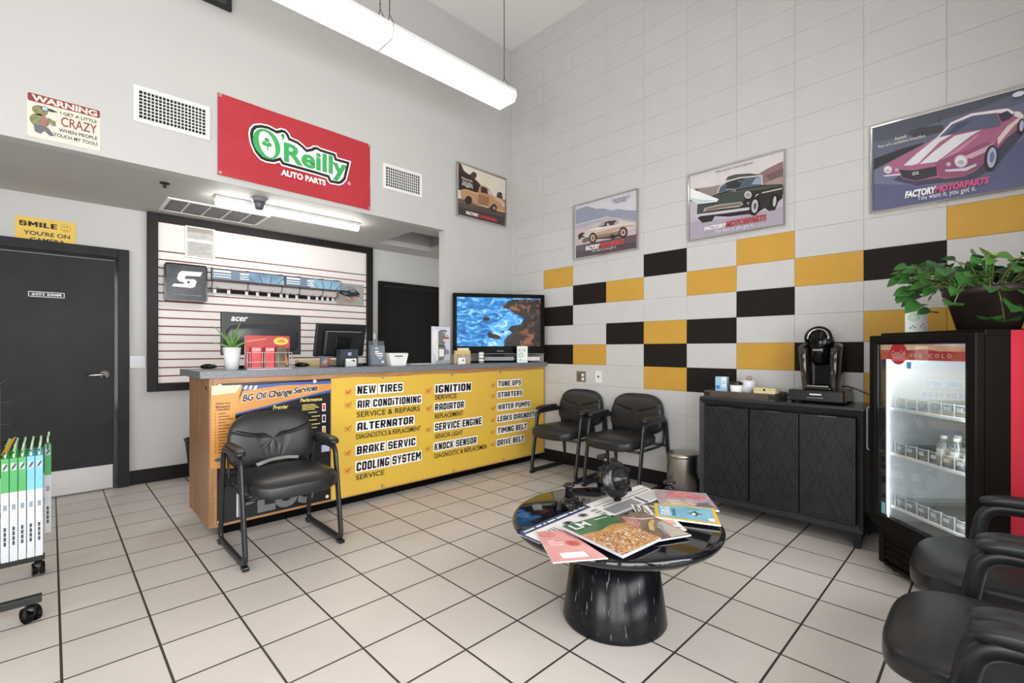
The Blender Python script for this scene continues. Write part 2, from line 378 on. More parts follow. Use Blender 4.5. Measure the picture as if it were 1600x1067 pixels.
# right wall: stack-bond painted blocks, 16 x 8 inch
Y0, Z0, BW, BH = -0.5153, 2.0632, 0.4064, 0.2032
yel = {(0, 0), (1, 4), (2, 1), (3, 3), (3, 5), (4, 1), (5, 0), (5, 4), (6, 1), (7, 3), (7, 5), (8, 0), (8, 3)}
blk = {(0, 2), (0, 4), (1, 1), (2, 3), (3, 0), (3, 4), (4, 3), (4, 5), (5, 2), (6, 4), (7, 1)}
mb = MB()
mb.box((0.004, YF, 0), (0.1, 0.0, ZC), M_BLOCK)
ys = [0.0, -0.1089] + [Y0 - BW * i for i in range(11)]
for c in range(len(ys) - 1):
    ya, yb = ys[c], max(ys[c + 1], YF)
    if ya <= YF: break
    for r in range(-13, 11):
        za, zb = Z0 - BH * r, max(0, Z0 - BH * (r + 1))
        if zb >= ZC or za <= 0: continue
        za = min(za, ZC); key = (c - 2, r); m = M_BYEL if key in yel else M_BBLK if key in blk else M_BLOCK
        g, e = 0.0007, 0.0022
        o = [(0.004, ya, za), (0.004, yb, za), (0.004, yb, zb), (0.004, ya, zb)]
        i = [(0.0, ya - g - e, za - g - e), (0, yb + g + e, za - g - e), (0, yb + g + e, zb + g + e), (0, ya - g - e, zb + g + e)]
        mb.add(o + i, [(4, 5, 6, 7)[::-1]] + [(k, (k + 1) % 4, 4 + (k + 1) % 4, 4 + k)[::-1] for k in range(4)], m)
S(mb, 'wall_right')
# front wall with three large shop windows (behind the camera)
M_PANE = glassy('window_glass', '#ffffff', 0.02)
M_FR = mat('dark_bronze_frame', '#2b2826', 0.4, var=0.1)
mb = MB(); xs = [XL - 0.12] + [x for p in WINDOWS for x in p] + [XR + 0.1]
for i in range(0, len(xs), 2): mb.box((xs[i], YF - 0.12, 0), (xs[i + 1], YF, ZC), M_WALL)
for xa, xb in WINDOWS:
    mb.box((xa, YF - 0.12, 0), (xb, YF, 0.1), M_WALL); mb.box((xa, YF - 0.12, 2.6), (xb, YF, ZC), M_WALL)
S(mb, 'wall_front')
for i, (xa, xb) in enumerate(WINDOWS):
    wn = MB()
    for lo, hi in (((xa, 0.1), (xa + 0.05, 2.6)), ((xb - 0.05, 0.1), (xb, 2.6)), ((xa + 0.05, 0.1), (xb - 0.05, 0.15)), ((xa + 0.05, 2.55), (xb - 0.05, 2.6)), ((xa + 0.05, 2.1), (xb - 0.05, 2.15))):
        wn.box((lo[0], YF - 0.1, lo[1]), (hi[0], YF - 0.02, hi[1]), M_FR)
    wo = wn.build('window_%d' % (i + 1), kind='structure', origin=(0, 0, 0))
    MB().box((xa + 0.05, YF - 0.064, 0.15), (xb - 0.05, YF - 0.056, 2.55), M_PANE).build('pane', wo)
for i, (ya, yb) in enumerate(ADDED_WINDOWS_L):  # frame and pane of the window added for side light
    wn = MB()
    for lo, hi in (((ya, 0.1), (ya + 0.05, 2.6)), ((yb - 0.05, 0.1), (yb, 2.6)), ((ya + 0.05, 0.1), (yb - 0.05, 0.4)), ((ya + 0.05, 2.55), (yb - 0.05, 2.6)), ((ya + 0.05, 2.1), (yb - 0.05, 2.15))):
        wn.box((XL - 0.1, lo[0], lo[1]), (XL - 0.02, hi[0], hi[1]), M_FR)
    wo = wn.build('window_%d' % (i + 4), kind='structure', origin=(0, 0, 0))
    MB().box((XL - 0.064, ya + 0.05, 0.15), (XL - 0.056, yb - 0.05, 2.55), M_PANE).build('pane', wo)
# base boards
S(MB().box((-0.012, YF, 0), (0, 0.0, 0.125), M_BASE, 0.003), 'baseboard_right')
S(MB().box((-3.36, YB - 0.012, 0), (-0.97, YB, 0.125), M_BASE, 0.003), 'baseboard_back')

# rest room door in its steel frame
d1 = MB()
for lo, hi in (((-3.44, 0), (-3.366, 2.07)), ((-4.45, 0), (-4.376, 2.07)), ((-4.376, 1.994), (-3.44, 2.07))):
    d1.box((lo[0], YB - 0.05, lo[1]), (hi[0], YB, hi[1]), M_DOOR, 0.004)
for lo, hi in (((-3.462, 0), (-3.44, 1.994)), ((-4.376, 0), (-4.354, 1.994)), ((-4.354, 1.972), (-3.462, 1.994))):
    d1.box((lo[0], YB - 0.03, lo[1]), (hi[0], YB, hi[1]), M_BLK)
d1 = d1.build('door_1', kind='structure', origin=(-3.9, YB, 0))
MB().box((-4.352, YB - 0.024, 0.008), (-3.466, YB - 0.002, 1.965), M_DOOR, 0.002).build('door_leaf', d1, True)
MB().box((-4.33, YB - 0.0275, 0.012), (-3.475, YB - 0.024, 0.212), mat('kick_plate_steel', '#b6b4b1', 0.45, metal=0.7, var=0.08, vscale=14, stretch=(1, 1, 10))).build('kick_plate', d1, True, label='brushed steel kick plate')
h = MB(); h.cyl((-3.53, YB - 0.024, 0.99), (-3.53, YB - 0.036, 0.99), 0.036, M_ALU); h.cyl((-3.53, YB - 0.03, 0.99), (-3.53, YB - 0.075, 0.99), 0.012, M_ALU)
h.tube(fillet([(-3.53, YB - 0.072, 0.99), (-3.58, YB - 0.076, 0.99), (-3.645, YB - 0.066, 0.985)], 0.02), 0.011, M_ALU, r2=0.008)
h.build('door_handle', d1, True, label='satin chrome lever handle')
rs = MB(); rs.box((-3.99, YB - 0.026, 1.617), (-3.772, YB - 0.024, 1.665), I_BLACK)
q = Surf(rs, lambda a, b: (a, YB - 0.026, b), (0, -1, 0))
for a0, b0, a1, b1 in ((-3.985, 1.62, -3.777, 1.624), (-3.985, 1.658, -3.777, 1.662), (-3.985, 1.62, -3.981, 1.662), (-3.781, 1.62, -3.777, 1.662)): q.rect(a0, b0, a1, b1, I_WHITE)
block_text(q, 'REST ROOM', -3.965, 1.631, 0.168, 0.021, I_WHITE, 2)
rs.build('room_sign', d1, True, label='small black and white sign reading rest room')
sc_ = MB()
for x in (-4.1, -3.49): sc_.cyl((x, YB - 0.03, 1.975), (x, YB - 0.034, 1.975), 0.005, M_ALU)
sc_.build('frame_screw', d1, True)
# dark door at the back of the alcove
d2 = MB()
for lo, hi in (((-0.96, 0), (-0.899, 2.05)), ((0.02, 0), (0.08, 2.05)), ((-0.899, 2.0), (0.02, 2.05))): d2.box((lo[0], YB - 0.045, lo[1]), (hi[0], YB, hi[1]), M_DOOR2, 0.004)
d2 = d2.build('door_2', kind='structure', origin=(-0.45, YB, 0))
MB().box((-0.895, YB - 0.022, 0.008), (0.016, YB - 0.002, 1.995), M_DOOR2, 0.002).build('door_leaf', d2, True)
kb = MB(); kb.lathe([(0, 0), (0.024, 0), (0.024, 0.008), (0.01, 0.012), (0.01, 0.035), (0.026, 0.045), (0.026, 0.06), (0, 0.066)], M_ALU, 20, Matrix.Translation((-0.04, YB - 0.022, 0.98)) @ Matrix.Rotation(PI / 2, 4, 'X'))
kb.build('door_knob', d2, True)
cb = MB(); cb.tube(fillet([(-0.95, 0.5, ZA + 0.2), (-0.7, 0.36, ZA + 0.12), (-0.62, 0.36, ZA + 0.06), (-0.45, 0.37, ZA + 0.1), (-0.42, 0.4, ZA + 0.25)], 0.1), 0.009, mat('white_cable', '#d8d6d0', 0.5, var=0.05), 8)
cb.build('cable', label='loose white cable drooping inside the open ceiling hatch', cat='cable')

# ---------------------------------------------------------------- lights of the place, and an added second row
M_LENS = mat('lit_lens', '#fffaf2', 0.4, emit=TUBE_POWER)
M_CHAIN = mat('chain_metal', '#5c5955', 0.4, metal=0.8, var=0.2)
def hung_fixture(xc, label, yc=-0.9):
    t = thing('fluorescent_fixture', label, 'light', (xc, yc, 3.39), 0, 'suspended fluorescent fixtures')
    L_ = 1.215 / 2
    b = MB(); P = [(-0.122, 0.075), (-0.122, 0.045), (-0.095, 0.0), (0.095, 0.0), (0.122, 0.045), (0.122, 0.075)]
    b.prism(P, -L_, L_, M_LENS, Matrix(((0, 0, 1, 0), (1, 0, 0, 0), (0, 1, 0, 0), (0, 0, 0, 1))))
    b.build('diffuser', t)
    for sx in (-1, 1): c = MB(); c.prism([(x * 1.012, z * 1.012 - 0.0006) for x, z in P], sx * L_ - 0.0035, sx * L_ + 0.0025, mat('end_cap_white', '#dcd8cc', 0.4, var=0.03), Matrix(((0, 0, 1, 0), (1, 0, 0, 0), (0, 1, 0, 0), (0, 0, 0, 1)))); c.build('end_cap', t)
    MB().box((-L_, -0.122, 0.0755), (L_, 0.122, 0.105), M_WHM, 0.004).build('housing', t)
    for sx in (-1, 1):
        c = MB(); x = sx * (L_ - 0.035); top = (x, 0, ZC - 3.39 - 0.002); k = (x, 0, 0.24)
        c.tube([top, k], 0.0035, M_CHAIN, 6); c.tube([k, (x, -0.09, 0.104)], 0.0028, M_CHAIN, 6); c.tube([k, (x, 0.09, 0.104)], 0.0028, M_CHAIN, 6)
        n = 40
        for i in range(n):
            z = 0.24 + (top[2] - 0.24) * i / n
            c.sq((x, 0, z + 0.01), (0.0065 if i % 2 else 0.003, 0.003 if i % 2 else 0.0065, 0.013), 1, 1, M_CHAIN, 6, 4)
        c.build('chain', t)
for xc, lb in ((-0.92 - 0.6075, 'hanging fluorescent strip light nearest the right wall'), (-0.92 - 1.22 - 0.6075, 'hanging fluorescent strip light cut off by the top of the picture')): hung_fixture(xc, lb)
for k in range(3): hung_fixture(-1.6 - 1.22 * k, 'added unseen fluorescent strip light of a second row over the visitor chairs', -3.2)  # second row added out of view to brighten the floor
t = thing('batten_light', 'narrow lit tube batten on the alcove ceiling above the counter', 'light', (-2.3, 0.42, ZA))
MB().box((-0.615, -0.04, -0.03), (0.615, 0.04, 0), M_WHM, 0.003).build('housing', t)
mb = MB(); mb.tube([(-0.605, 0, -0.045), (0.605, 0, -0.045)], 0.028, mat('lit_tube', '#fffdf8', 0.4, emit=ALCOVE_POWER), 14); mb.build('tube', t)
# ---------------------------------------------------------------- ceiling and wall fittings
t = thing('ceiling_vent', 'white supply grille in the alcove ceiling above the slat board', 'vent', (-2.79, 0.945, ZA))
mb = MB(); X, Y, F_ = 0.39, 0.225, 0.025
for lo, hi in (((-X, -Y), (X, -Y + F_)), ((-X, Y - F_), (X, Y)), ((-X, -Y + F_), (-X + F_, Y - F_)), ((X - F_, -Y + F_), (X, Y - F_))): mb.box((lo[0], lo[1], -0.012), (hi[0], hi[1], 0), M_WHM, 0.002)
mb.build('frame', t)
mb = MB()
for i in range(1, 5): x = -X + 2 * X * i / 5; mb.box((x - 0.006, -Y + F_, -0.01), (x + 0.006, Y - F_, -0.001), M_WHM)
mb.build('divider', t)
mb = MB(); M_VG = mat('vent_grey', '#6f6d6b', 0.6, var=0.15)
for i in range(13):
    y = -Y + F_ + 0.012 + i * 0.0305
    mb.box((-X + F_, y, -0.009), (X - F_, y + 0.014, -0.004), M_VG)
mb.box((-X + F_, -Y + F_, -0.002), (X - F_, Y - F_, -0.0005), mat('vent_dark', '#2a2928', 0.8, var=0.2)); mb.build('louvre', t)
t = thing('dome_camera', 'grey dome security camera on the alcove ceiling near the lit batten', 'camera', (-2.635, 0.25, ZA))
mb = MB(); mb.lathe([(0, 0), (0.065, 0), (0.065, -0.012), (0.05, -0.03), (0, -0.03)], M_GREY, 28); mb.build('base', t)
mb = MB(); mb.lathe([(0.045, -0.03), (0.046, -0.05), (0.036, -0.075), (0.03, -0.09), (0, -0.092)], mat('camera_body', '#55575a', 0.35, var=0.1), 28); mb.build('camera_body', t)
t = MB(); t.lathe([(0, 0), (0.035, 0), (0.03, -0.008), (0.012, -0.012), (0.01, -0.03), (0.018, -0.034), (0, -0.036)], mat('sprinkler_dark', '#3a3836', 0.4, metal=0.6, var=0.2), 20, Matrix.Translation((-3.25, 0.35, ZA)))
t.build('sprinkler_head', label='small dark sprinkler head in the alcove ceiling left of the grille', cat='sprinkler')
def eggcrate(name, label, x0, x1, z0, z1, nx, nz, m=0.03):
    t = thing(name, label, 'vent', ((x0 + x1) / 2, 0, z0), 0, 'wall vents on the header')
    f = MB()
    for a, b, c, d in ((x0, z0, x1, z0 + m), (x0, z1 - m, x1, z1), (x0, z0 + m, x0 + m, z1 - m), (x1 - m, z0 + m, x1, z1 - m)): f.box((a, -0.012, b), (c, 0, d), M_WHM, 0.003)
    f.build('frame', t, True)
    MB().box((x0 + m, -0.0015, z0 + m), (x1 - m, -0.0005, z1 - m), mat('duct_black', '#0d0d0d', 0.9, var=0.2)).build('duct', t, True)
    g = MB(); w_ = (x1 - x0 - 2 * m); h_ = (z1 - z0 - 2 * m); b_ = 0.0026
    for i in range(1, nx): x = x0 + m + w_ * i / nx; g.box((x - b_, -0.01, z0 + m), (x + b_, -0.002, z1 - m), M_WHM)
    for i in range(1, nz): z = z0 + m + h_ * i / nz; g.box((x0 + m, -0.0095, z - b_), (x1 - m, -0.0025, z + b_), M_WHM)
    g.build('grid', t, True)
eggcrate('wall_vent', 'wide white return grille between the warning sign and the red banner', -3.469, -3.034, 2.708, 2.949, 18, 8)
eggcrate('wall_vent', 'smaller white grille between the red banner and the truck poster', -1.656, -1.229, 2.697, 2.935, 16, 7)
t = thing('wall_frame', 'black framed board high on the header wall, only its corner in view', 'frame', (-3.2, 0, 3.70))
mb = MB()
for lo, hi in (((-3.5, 3.70), (-2.9, 3.73)), ((-3.5, 4.12), (-2.9, 4.15)), ((-3.5, 3.73), (-3.47, 4.12)), ((-2.93, 3.73), (-2.9, 4.12))): mb.box((lo[0], -0.03, lo[1]), (hi[0], 0, hi[1]), M_BLK, 0.003)
mb.build('frame', t, True); MB().box((-3.47, -0.02, 3.73), (-2.93, 0, 4.12), mat('dark_board', '#3a3b3e', 0.4, var=0.2)).build('board', t, True)

def sw_plate(name, label, cat, p, n, parts, m=M_WHITE, w_=0.115, h_=0.115):
    t = thing(name, label, cat, p, 0); ux = Vector((1, 0, 0)) if n[1] else Vector((0, -1, 0)); nn = Vector(n); o = Vector(p)
    Mx = Matrix((tuple(ux) + (0,), (0, 0, 1, 0), tuple(nn) + (0,), (0, 0, 0, 1))).transposed(); Mx = Matrix.Translation(o) @ Mx
    MB().box((-w_ / 2, 0, 0), (w_ / 2, h_, 0.006), m, 0.002, Mx).build('plate', t, True)
    for k, (pn, x, y, a, b, mm) in enumerate(parts): MB().box((x - a, y - b, 0.006), (x + a, y + b, 0.011), mm, 0.001, Mx).build(pn, t, True)
sw_plate('switch_plate', 'grey steel double switch plate between the rest room door and the slat board', 'switch', (-3.303, YB, 1.033), (0, -1, 0), [('toggle', -0.023, 0.057, 0.006, 0.012, M_WHITE), ('toggle', 0.023, 0.057, 0.006, 0.012, M_WHITE)], mat('plate_steel', '#a9a9aa', 0.4, metal=0.6, var=0.08))
sw_plate('outlet_plate', 'brown metal outlet plate on the block wall right of the counter', 'outlet', (0, -1.03, 0.872), (-1, 0, 0), [('socket', -0.018, 0.05, 0.012, 0.03, mat('plate_brown', '#6b6258', 0.4, metal=0.4, var=0.1)), ('socket', 0.025, 0.07, 0.014, 0.014, M_WHITE), ('socket', 0.025, 0.03, 0.014, 0.014, M_WHITE)], mat('plate_bronze', '#857c70', 0.4, metal=0.5, var=0.1), 0.115, 0.108)
sw_plate('jack_plate', 'small white jack plate beside the brown outlet plate', 'outlet', (0, -1.243, 0.872), (-1, 0, 0), [('jack', 0, 0.062, 0.008, 0.009, M_BLK)], M_WHITE, 0.075, 0.118)
t = thing('card_reader', 'small white wall unit beside the dark alcove door', 'wall unit', (-1.05, YB, 1.33))
MB().box((-1.1, YB - 0.035, 1.325), (-1.0, YB, 1.4), M_WHITE, 0.006).build('case', t, True); MB().box((-1.075, YB - 0.037, 1.355), (-1.05, YB - 0.034, 1.37), M_BLK).build('display', t, True)

# ---------------------------------------------------------------- signs on the walls
M_YS = mat('sign_yellow', '#e3bd4a', 0.45, var=0.04)
sg = MB(); sg.prism(rrect(-4.056, 2.02, -3.71, 2.25, 0.012), 0, 0.006, M_YS, Matrix(((1, 0, 0, 0), (0, 0, -1, YB), (0, 1, 0, 0), (0, 0, 0, 1))))
q = Surf(sg, lambda a, b: (a, YB - 0.006, b), (0, -1, 0))
block_text(q, 'SMILE', -4.035, 2.178, 0.215, 0.04, I_BLACK, 1); q.text("YOU'RE ON", -4.01, 2.112, 0.265, 0.032, I_BLACK, 1, 0.025); q.text('CAMERA', -3.975, 2.06, 0.2, 0.032, I_BLACK, 1, 0.025)
q.poly(ell(-3.77, 2.196, 0.03, 0.03), I_BLACK, 1).poly(ell(-3.77, 2.196, 0.028, 0.028), M_YS, 2); q.poly(ell(-3.78, 2.206, 0.003, 0.006, 10), I_BLACK, 3).poly(ell(-3.762, 2.206, 0.003, 0.006, 10), I_BLACK, 3)
q.poly([(-3.788 + 0.036 * i / 8, 2.187 - 0.012 * math.sin(PI * i / 8)) for i in range(9)] + [(-3.752 - 0.036 * i / 8, 2.1885 - 0.0095 * math.sin(PI * (1 - i / 8))) for i in range(9)], I_BLACK, 3)
sg.build('camera_sign', label='yellow smile sign with a smiley above the rest room door', cat='sign')
M_CREAM = mat('tin_cream', '#d9d5c5', 0.45, var=0.05, vscale=12); M_TRED = mat('tin_red', '#8e3a40', 0.45, var=0.12, vscale=20); M_INK2 = mat('tin_ink', '#3c4340', 0.5, var=0.2)
sg = MB(); sg.prism(rrect(-3.957, 2.456, -3.632, 2.715, 0.012), 0, 0.004, M_CREAM, Matrix(((1, 0, 0, 0), (0, 0, -1, 0), (0, 1, 0, 0), (0, 0, 0, 1))))
q = Surf(sg, lambda a, b: (a, -0.004, b), (0, -1, 0)); q.poly(rrect(-3.955, 2.665, -3.634, 2.713, 0.011), M_TRED, 1)
q.text('WARNING', -3.935, 2.672, 0.285, 0.033, M_CREAM, 2, 0.04); q.text('I GET A LITTLE', -3.815, 2.628, 0.165, 0.019, M_INK2, 2, 0.02)
q.text('CRAZY', -3.812, 2.56, 0.162, 0.056, M_TRED, 2, 0.01); q.text('WHEN PEOPLE', -3.822, 2.523, 0.175, 0.02, M_INK2, 2, 0.02); q.text('TOUCH MY TOOLS', -3.845, 2.488, 0.2, 0.02, M_INK2, 2, 0.02)
M_OL = mat('tin_olive', '#8f8f66', 0.5, col2='#6f6f4a', vscale=60)      # a plain green mechanic figure
q.poly(ell(-3.903, 2.62, 0.034, 0.03), M_OL, 2).poly(ell(-3.905, 2.56, 0.042, 0.04), M_OL, 2).poly([(-3.9, 2.645), (-3.85, 2.645), (-3.825, 2.635), (-3.85, 2.628), (-3.9, 2.63)], M_INK2, 3)
q.poly(ell(-3.882, 2.638, 0.016, 0.014), M_INK2, 4).poly(ell(-3.882, 2.638, 0.012, 0.011), mat('tin_lens', '#b9c4d0', 0.4, var=0.1), 5).poly([(-3.895, 2.6), (-3.88, 2.6), (-3.876, 2.535), (-3.9, 2.53)], mat('tin_rose', '#a96a70', 0.5, var=0.1), 3)
q.poly([(-3.93, 2.535), (-3.87, 2.53), (-3.84, 2.49), (-3.86, 2.482), (-3.885, 2.505), (-3.9, 2.482), (-3.925, 2.49)], mat('tin_denim', '#6d7078', 0.5, var=0.2), 3).poly([(-3.87, 2.59), (-3.835, 2.575), (-3.835, 2.55), (-3.85, 2.545), (-3.88, 2.57)], M_OL, 3)
q.poly(ell(-3.948, 2.706, 0.004, 0.004, 10), I_BLACK, 3).poly(ell(-3.641, 2.706, 0.004, 0.004, 10), I_BLACK, 3)
sg.build('warning_sign', label='cream tin warning sign with a green mechanic figure on the header', cat='sign')

# red banner with the auto parts logo
M_BRED = mat('banner_red', '#b22a35', 0.55, var=0.04, vscale=4)
t = thing('wall_banner', 'large red vinyl banner with the green and white auto parts logo', 'banner', (-2.387, 0, 2.47))
mb = MB(); nx, nz = 60, 30; V = []; F = []
def bz(u, v):
    k = 0.5 * math.exp(-((u * 2 + (1 - v) - 0.35) / 0.05) ** 2) if u < 0.35 else 0
    return -0.008 - 0.003 * math.sin(u * 9 + 2 * v) - 0.006 * k * math.sin(30 * (u - v)) - 0.002 * math.sin(14 * v + 5 * u) - 0.002 * math.exp(-((u % 0.125 - 0.06) / 0.008) ** 2) - (0.0025 * math.exp(-((v - 0.34 - 0.03 * math.sin(6 * u)) / 0.02) ** 2))
for i in range(nx + 1):
    for j in range(nz + 1):
        u, v = i / nx, j / nz; a = -2.988 + 1.203 * u; zl = 2.477 + (3.074 - 2.477) * v; zr = 2.462 + (3.062 - 2.462) * v
        V.append((a, bz(u, v), zl * (1 - u) + zr * u))
for i in range(nx):
    for j in range(nz): p = i * (nz + 1) + j; F.append((p, p + nz + 1, p + nz + 2, p + 1))
mb.add(V, F, M_BRED, True)
mb.build('banner_cloth', t, True)
mb = MB(); q = Surf(mb, lambda a, b: (a, -0.0165, b), (0, -1, 0)); T = tr(330, 140, 5.335, y=0)
hull = T((303, 375), (313, 325), (345, 293), (400, 286), (470, 300), (538, 335), (575, 325), (615, 337), (645, 368), (660, 402), (720, 428), (765, 465), (790, 490), (822, 484), (842, 470), (882, 474), (905, 490), (1036, 532), (1046, 570), (1160, 602), (1142, 680), (1122, 760), (1092, 793), (1060, 803), (985, 790), (966, 772), (955, 745), (860, 716), (700, 672), (580, 640), (562, 612), (520, 624), (450, 613), (400, 590), (350, 530), (316, 450))
q.poly(hull, I_WHITE, 0).poly(inset(hull, 0.011), I_BLACK, 1).poly(inset(hull, 0.033), I_WHITE, 2)
oc = T((458, 460))[0]; q.poly(ell(oc[0], oc[1], 0.098, 0.114, 40, 0.28), I_GREEN, 3).poly(ell(oc[0] + 0.002, oc[1] - 0.002, 0.056, 0.098, 40, 0.28), I_WHITE, 4)
for k in range(3): a = PI / 2 + k * 2.1 - 0.0; q.poly(ell(oc[0] + 0.021 * math.cos(a), oc[1] + 0.01 + 0.021 * math.sin(a), 0.018, 0.018, 14), I_GREEN, 5)
q.poly([(oc[0] - 0.004, oc[1]), (oc[0] + 0.006, oc[1]), (oc[0] + 0.012, oc[1] - 0.05), (oc[0] + 0.002, oc[1] - 0.05)], I_GREEN, 5)
ap = T((590, 395))[0]; q.poly(ell(ap[0], ap[1] + 0.006, 0.014, 0.014, 14), I_GREEN, 3).poly([(ap[0] + 0.014, ap[1] + 0.006), (ap[0] + 0.008, ap[1] - 0.02), (ap[0] - 0.008, ap[1] - 0.03), (ap[0], ap[1])], I_GREEN, 3)
a, b = T((608, 608), (1112, 700)); r1 = T((700, 450), (700, 610)); zt = T((612, 452))[0][1]; zy = T((1035, 757))[0][1]
q.text('Reilly', a[0], zy, b[0] - a[0], zt - zy, I_GREEN, 3, 0.035)
a, b, c_ = T((580, 715), (945, 808), (582, 670)); q.text('AUTO PARTS', a[0], a[1], b[0] - a[0], c_[1] - a[1], I_WHITE, 1, 0.045)
a = T((1143, 785))[0]; q.poly(ell(a[0], a[1], 0.014, 0.014, 20), I_WHITE, 1).poly(ell(a[0], a[1], 0.0115, 0.0115, 20), M_BRED, 2).text('R', a[0] - 0.006, a[1] - 0.007, 0.012, 0.014, I_WHITE, 3)
mb.build('printed_logo', t, True)
for x, z in ((-2.972, 3.058), (-2.972, 2.495), (-1.8, 3.046), (-1.802, 2.478)):
    g = MB(); g.lathe([(0.005, 0.0), (0.011, 0.0), (0.011, 0.003), (0.005, 0.003), (0.005, 0.0)], mat('brass_eyelet', '#d8c79a', 0.35, metal=0.8, var=0.1), 16, Matrix.Translation((x, -0.0145, z)) @ Matrix.Rotation(PI / 2, 4, 'X'), caps=False); g.build('eyelet', t, True)
# ---------------------------------------------------------------- framed car posters
def hexm(c, **k): return mat('print_' + c.strip('#'), c, k.pop('rough', 0.35), var=k.pop('var', 0.06), vscale=k.pop('vscale', 14), **k)
def poster(label, wall, a0, a1, b0, b1, bg, draw, T):
    if wall == 'R': f = lambda a, b: (-0.018, -a, b); n = (-1, 0, 0); loc = (0, -(a0 + a1) / 2, b0); bx = lambda A0, A1, B0, B1, d0, d1: ((-d1, -A1, B0), (-d0, -A0, B1))
    else: f = lambda a, b: (a, -0.018, b); n = (0, -1, 0); loc = ((a0 + a1) / 2, 0, b0); bx = lambda A0, A1, B0, B1, d0, d1: ((A0, -d1, B0), (A1, -d0, B1))
    t = thing('framed_poster', label, 'poster', loc, 0, 'framed car posters')
    fr = MB(); e = 0.012
    for A0, A1, B0, B1 in ((a0, a1, b0, b0 + e), (a0, a1, b1 - e, b1), (a0, a0 + e, b0 + e, b1 - e), (a1 - e, a1, b0 + e, b1 - e)):
        fr.box(*bx(A0, A1, B0, B1, 0.001, 0.026), M_ALU, 0.002)
    fr.build('frame', t, True)
    p = MB(); p.box(*bx(a0 + e, a1 - e, b0 + e, b1 - e, 0.004, 0.018), bg)
    q = Surf(p, f, n); ca0, ca1, cb0, cb1 = a0 + e, a1 - e, b0 + e, b1 - e
    def clip(P):                                # keep the print inside its sheet
        for ax, lim, sg in ((0, ca0, 1), (0, ca1, -1), (1, cb0, 1), (1, cb1, -1)):
            O = []
            for i in range(len(P)):
                A, B = P[i - 1], P[i]; ia = (A[ax] - lim) * sg >= 0; ib = (B[ax] - lim) * sg >= 0
                if ia != ib:
                    k = (lim - A[ax]) / (B[ax] - A[ax]); O.append((A[0] + (B[0] - A[0]) * k, A[1] + (B[1] - A[1]) * k))
                if ib: O.append(B)
            P = O
            if len(P) < 3: return None
        return P
    class D:
        def __init__(s): s.l = 1
        def P(s, c, *pts):
            s.l += 1; P = clip(T(*pts))
            if P: q.poly(P, c if not isinstance(c, str) else hexm(c), s.l)
        def E(s, c, x, y, rx, ry, rot=0): s.P(c, *ell(x, y, rx, ry, 26, rot))
        def line(s, tx, x0, yb0, x1, yt, c, bold=0.02, shear=0.0):
            s.l += 1; (A0, B0), (A1, B1) = T((x0, yb0), (x1, yt))
            h = T((x0, yb0), (x0, yt))
            q.text(tx, A0, h[0][1], A1 - A0, h[1][1] - h[0][1], hexm(c), s.l, bold, shear)
    draw(D()); p.build('print', t, True)
    return t
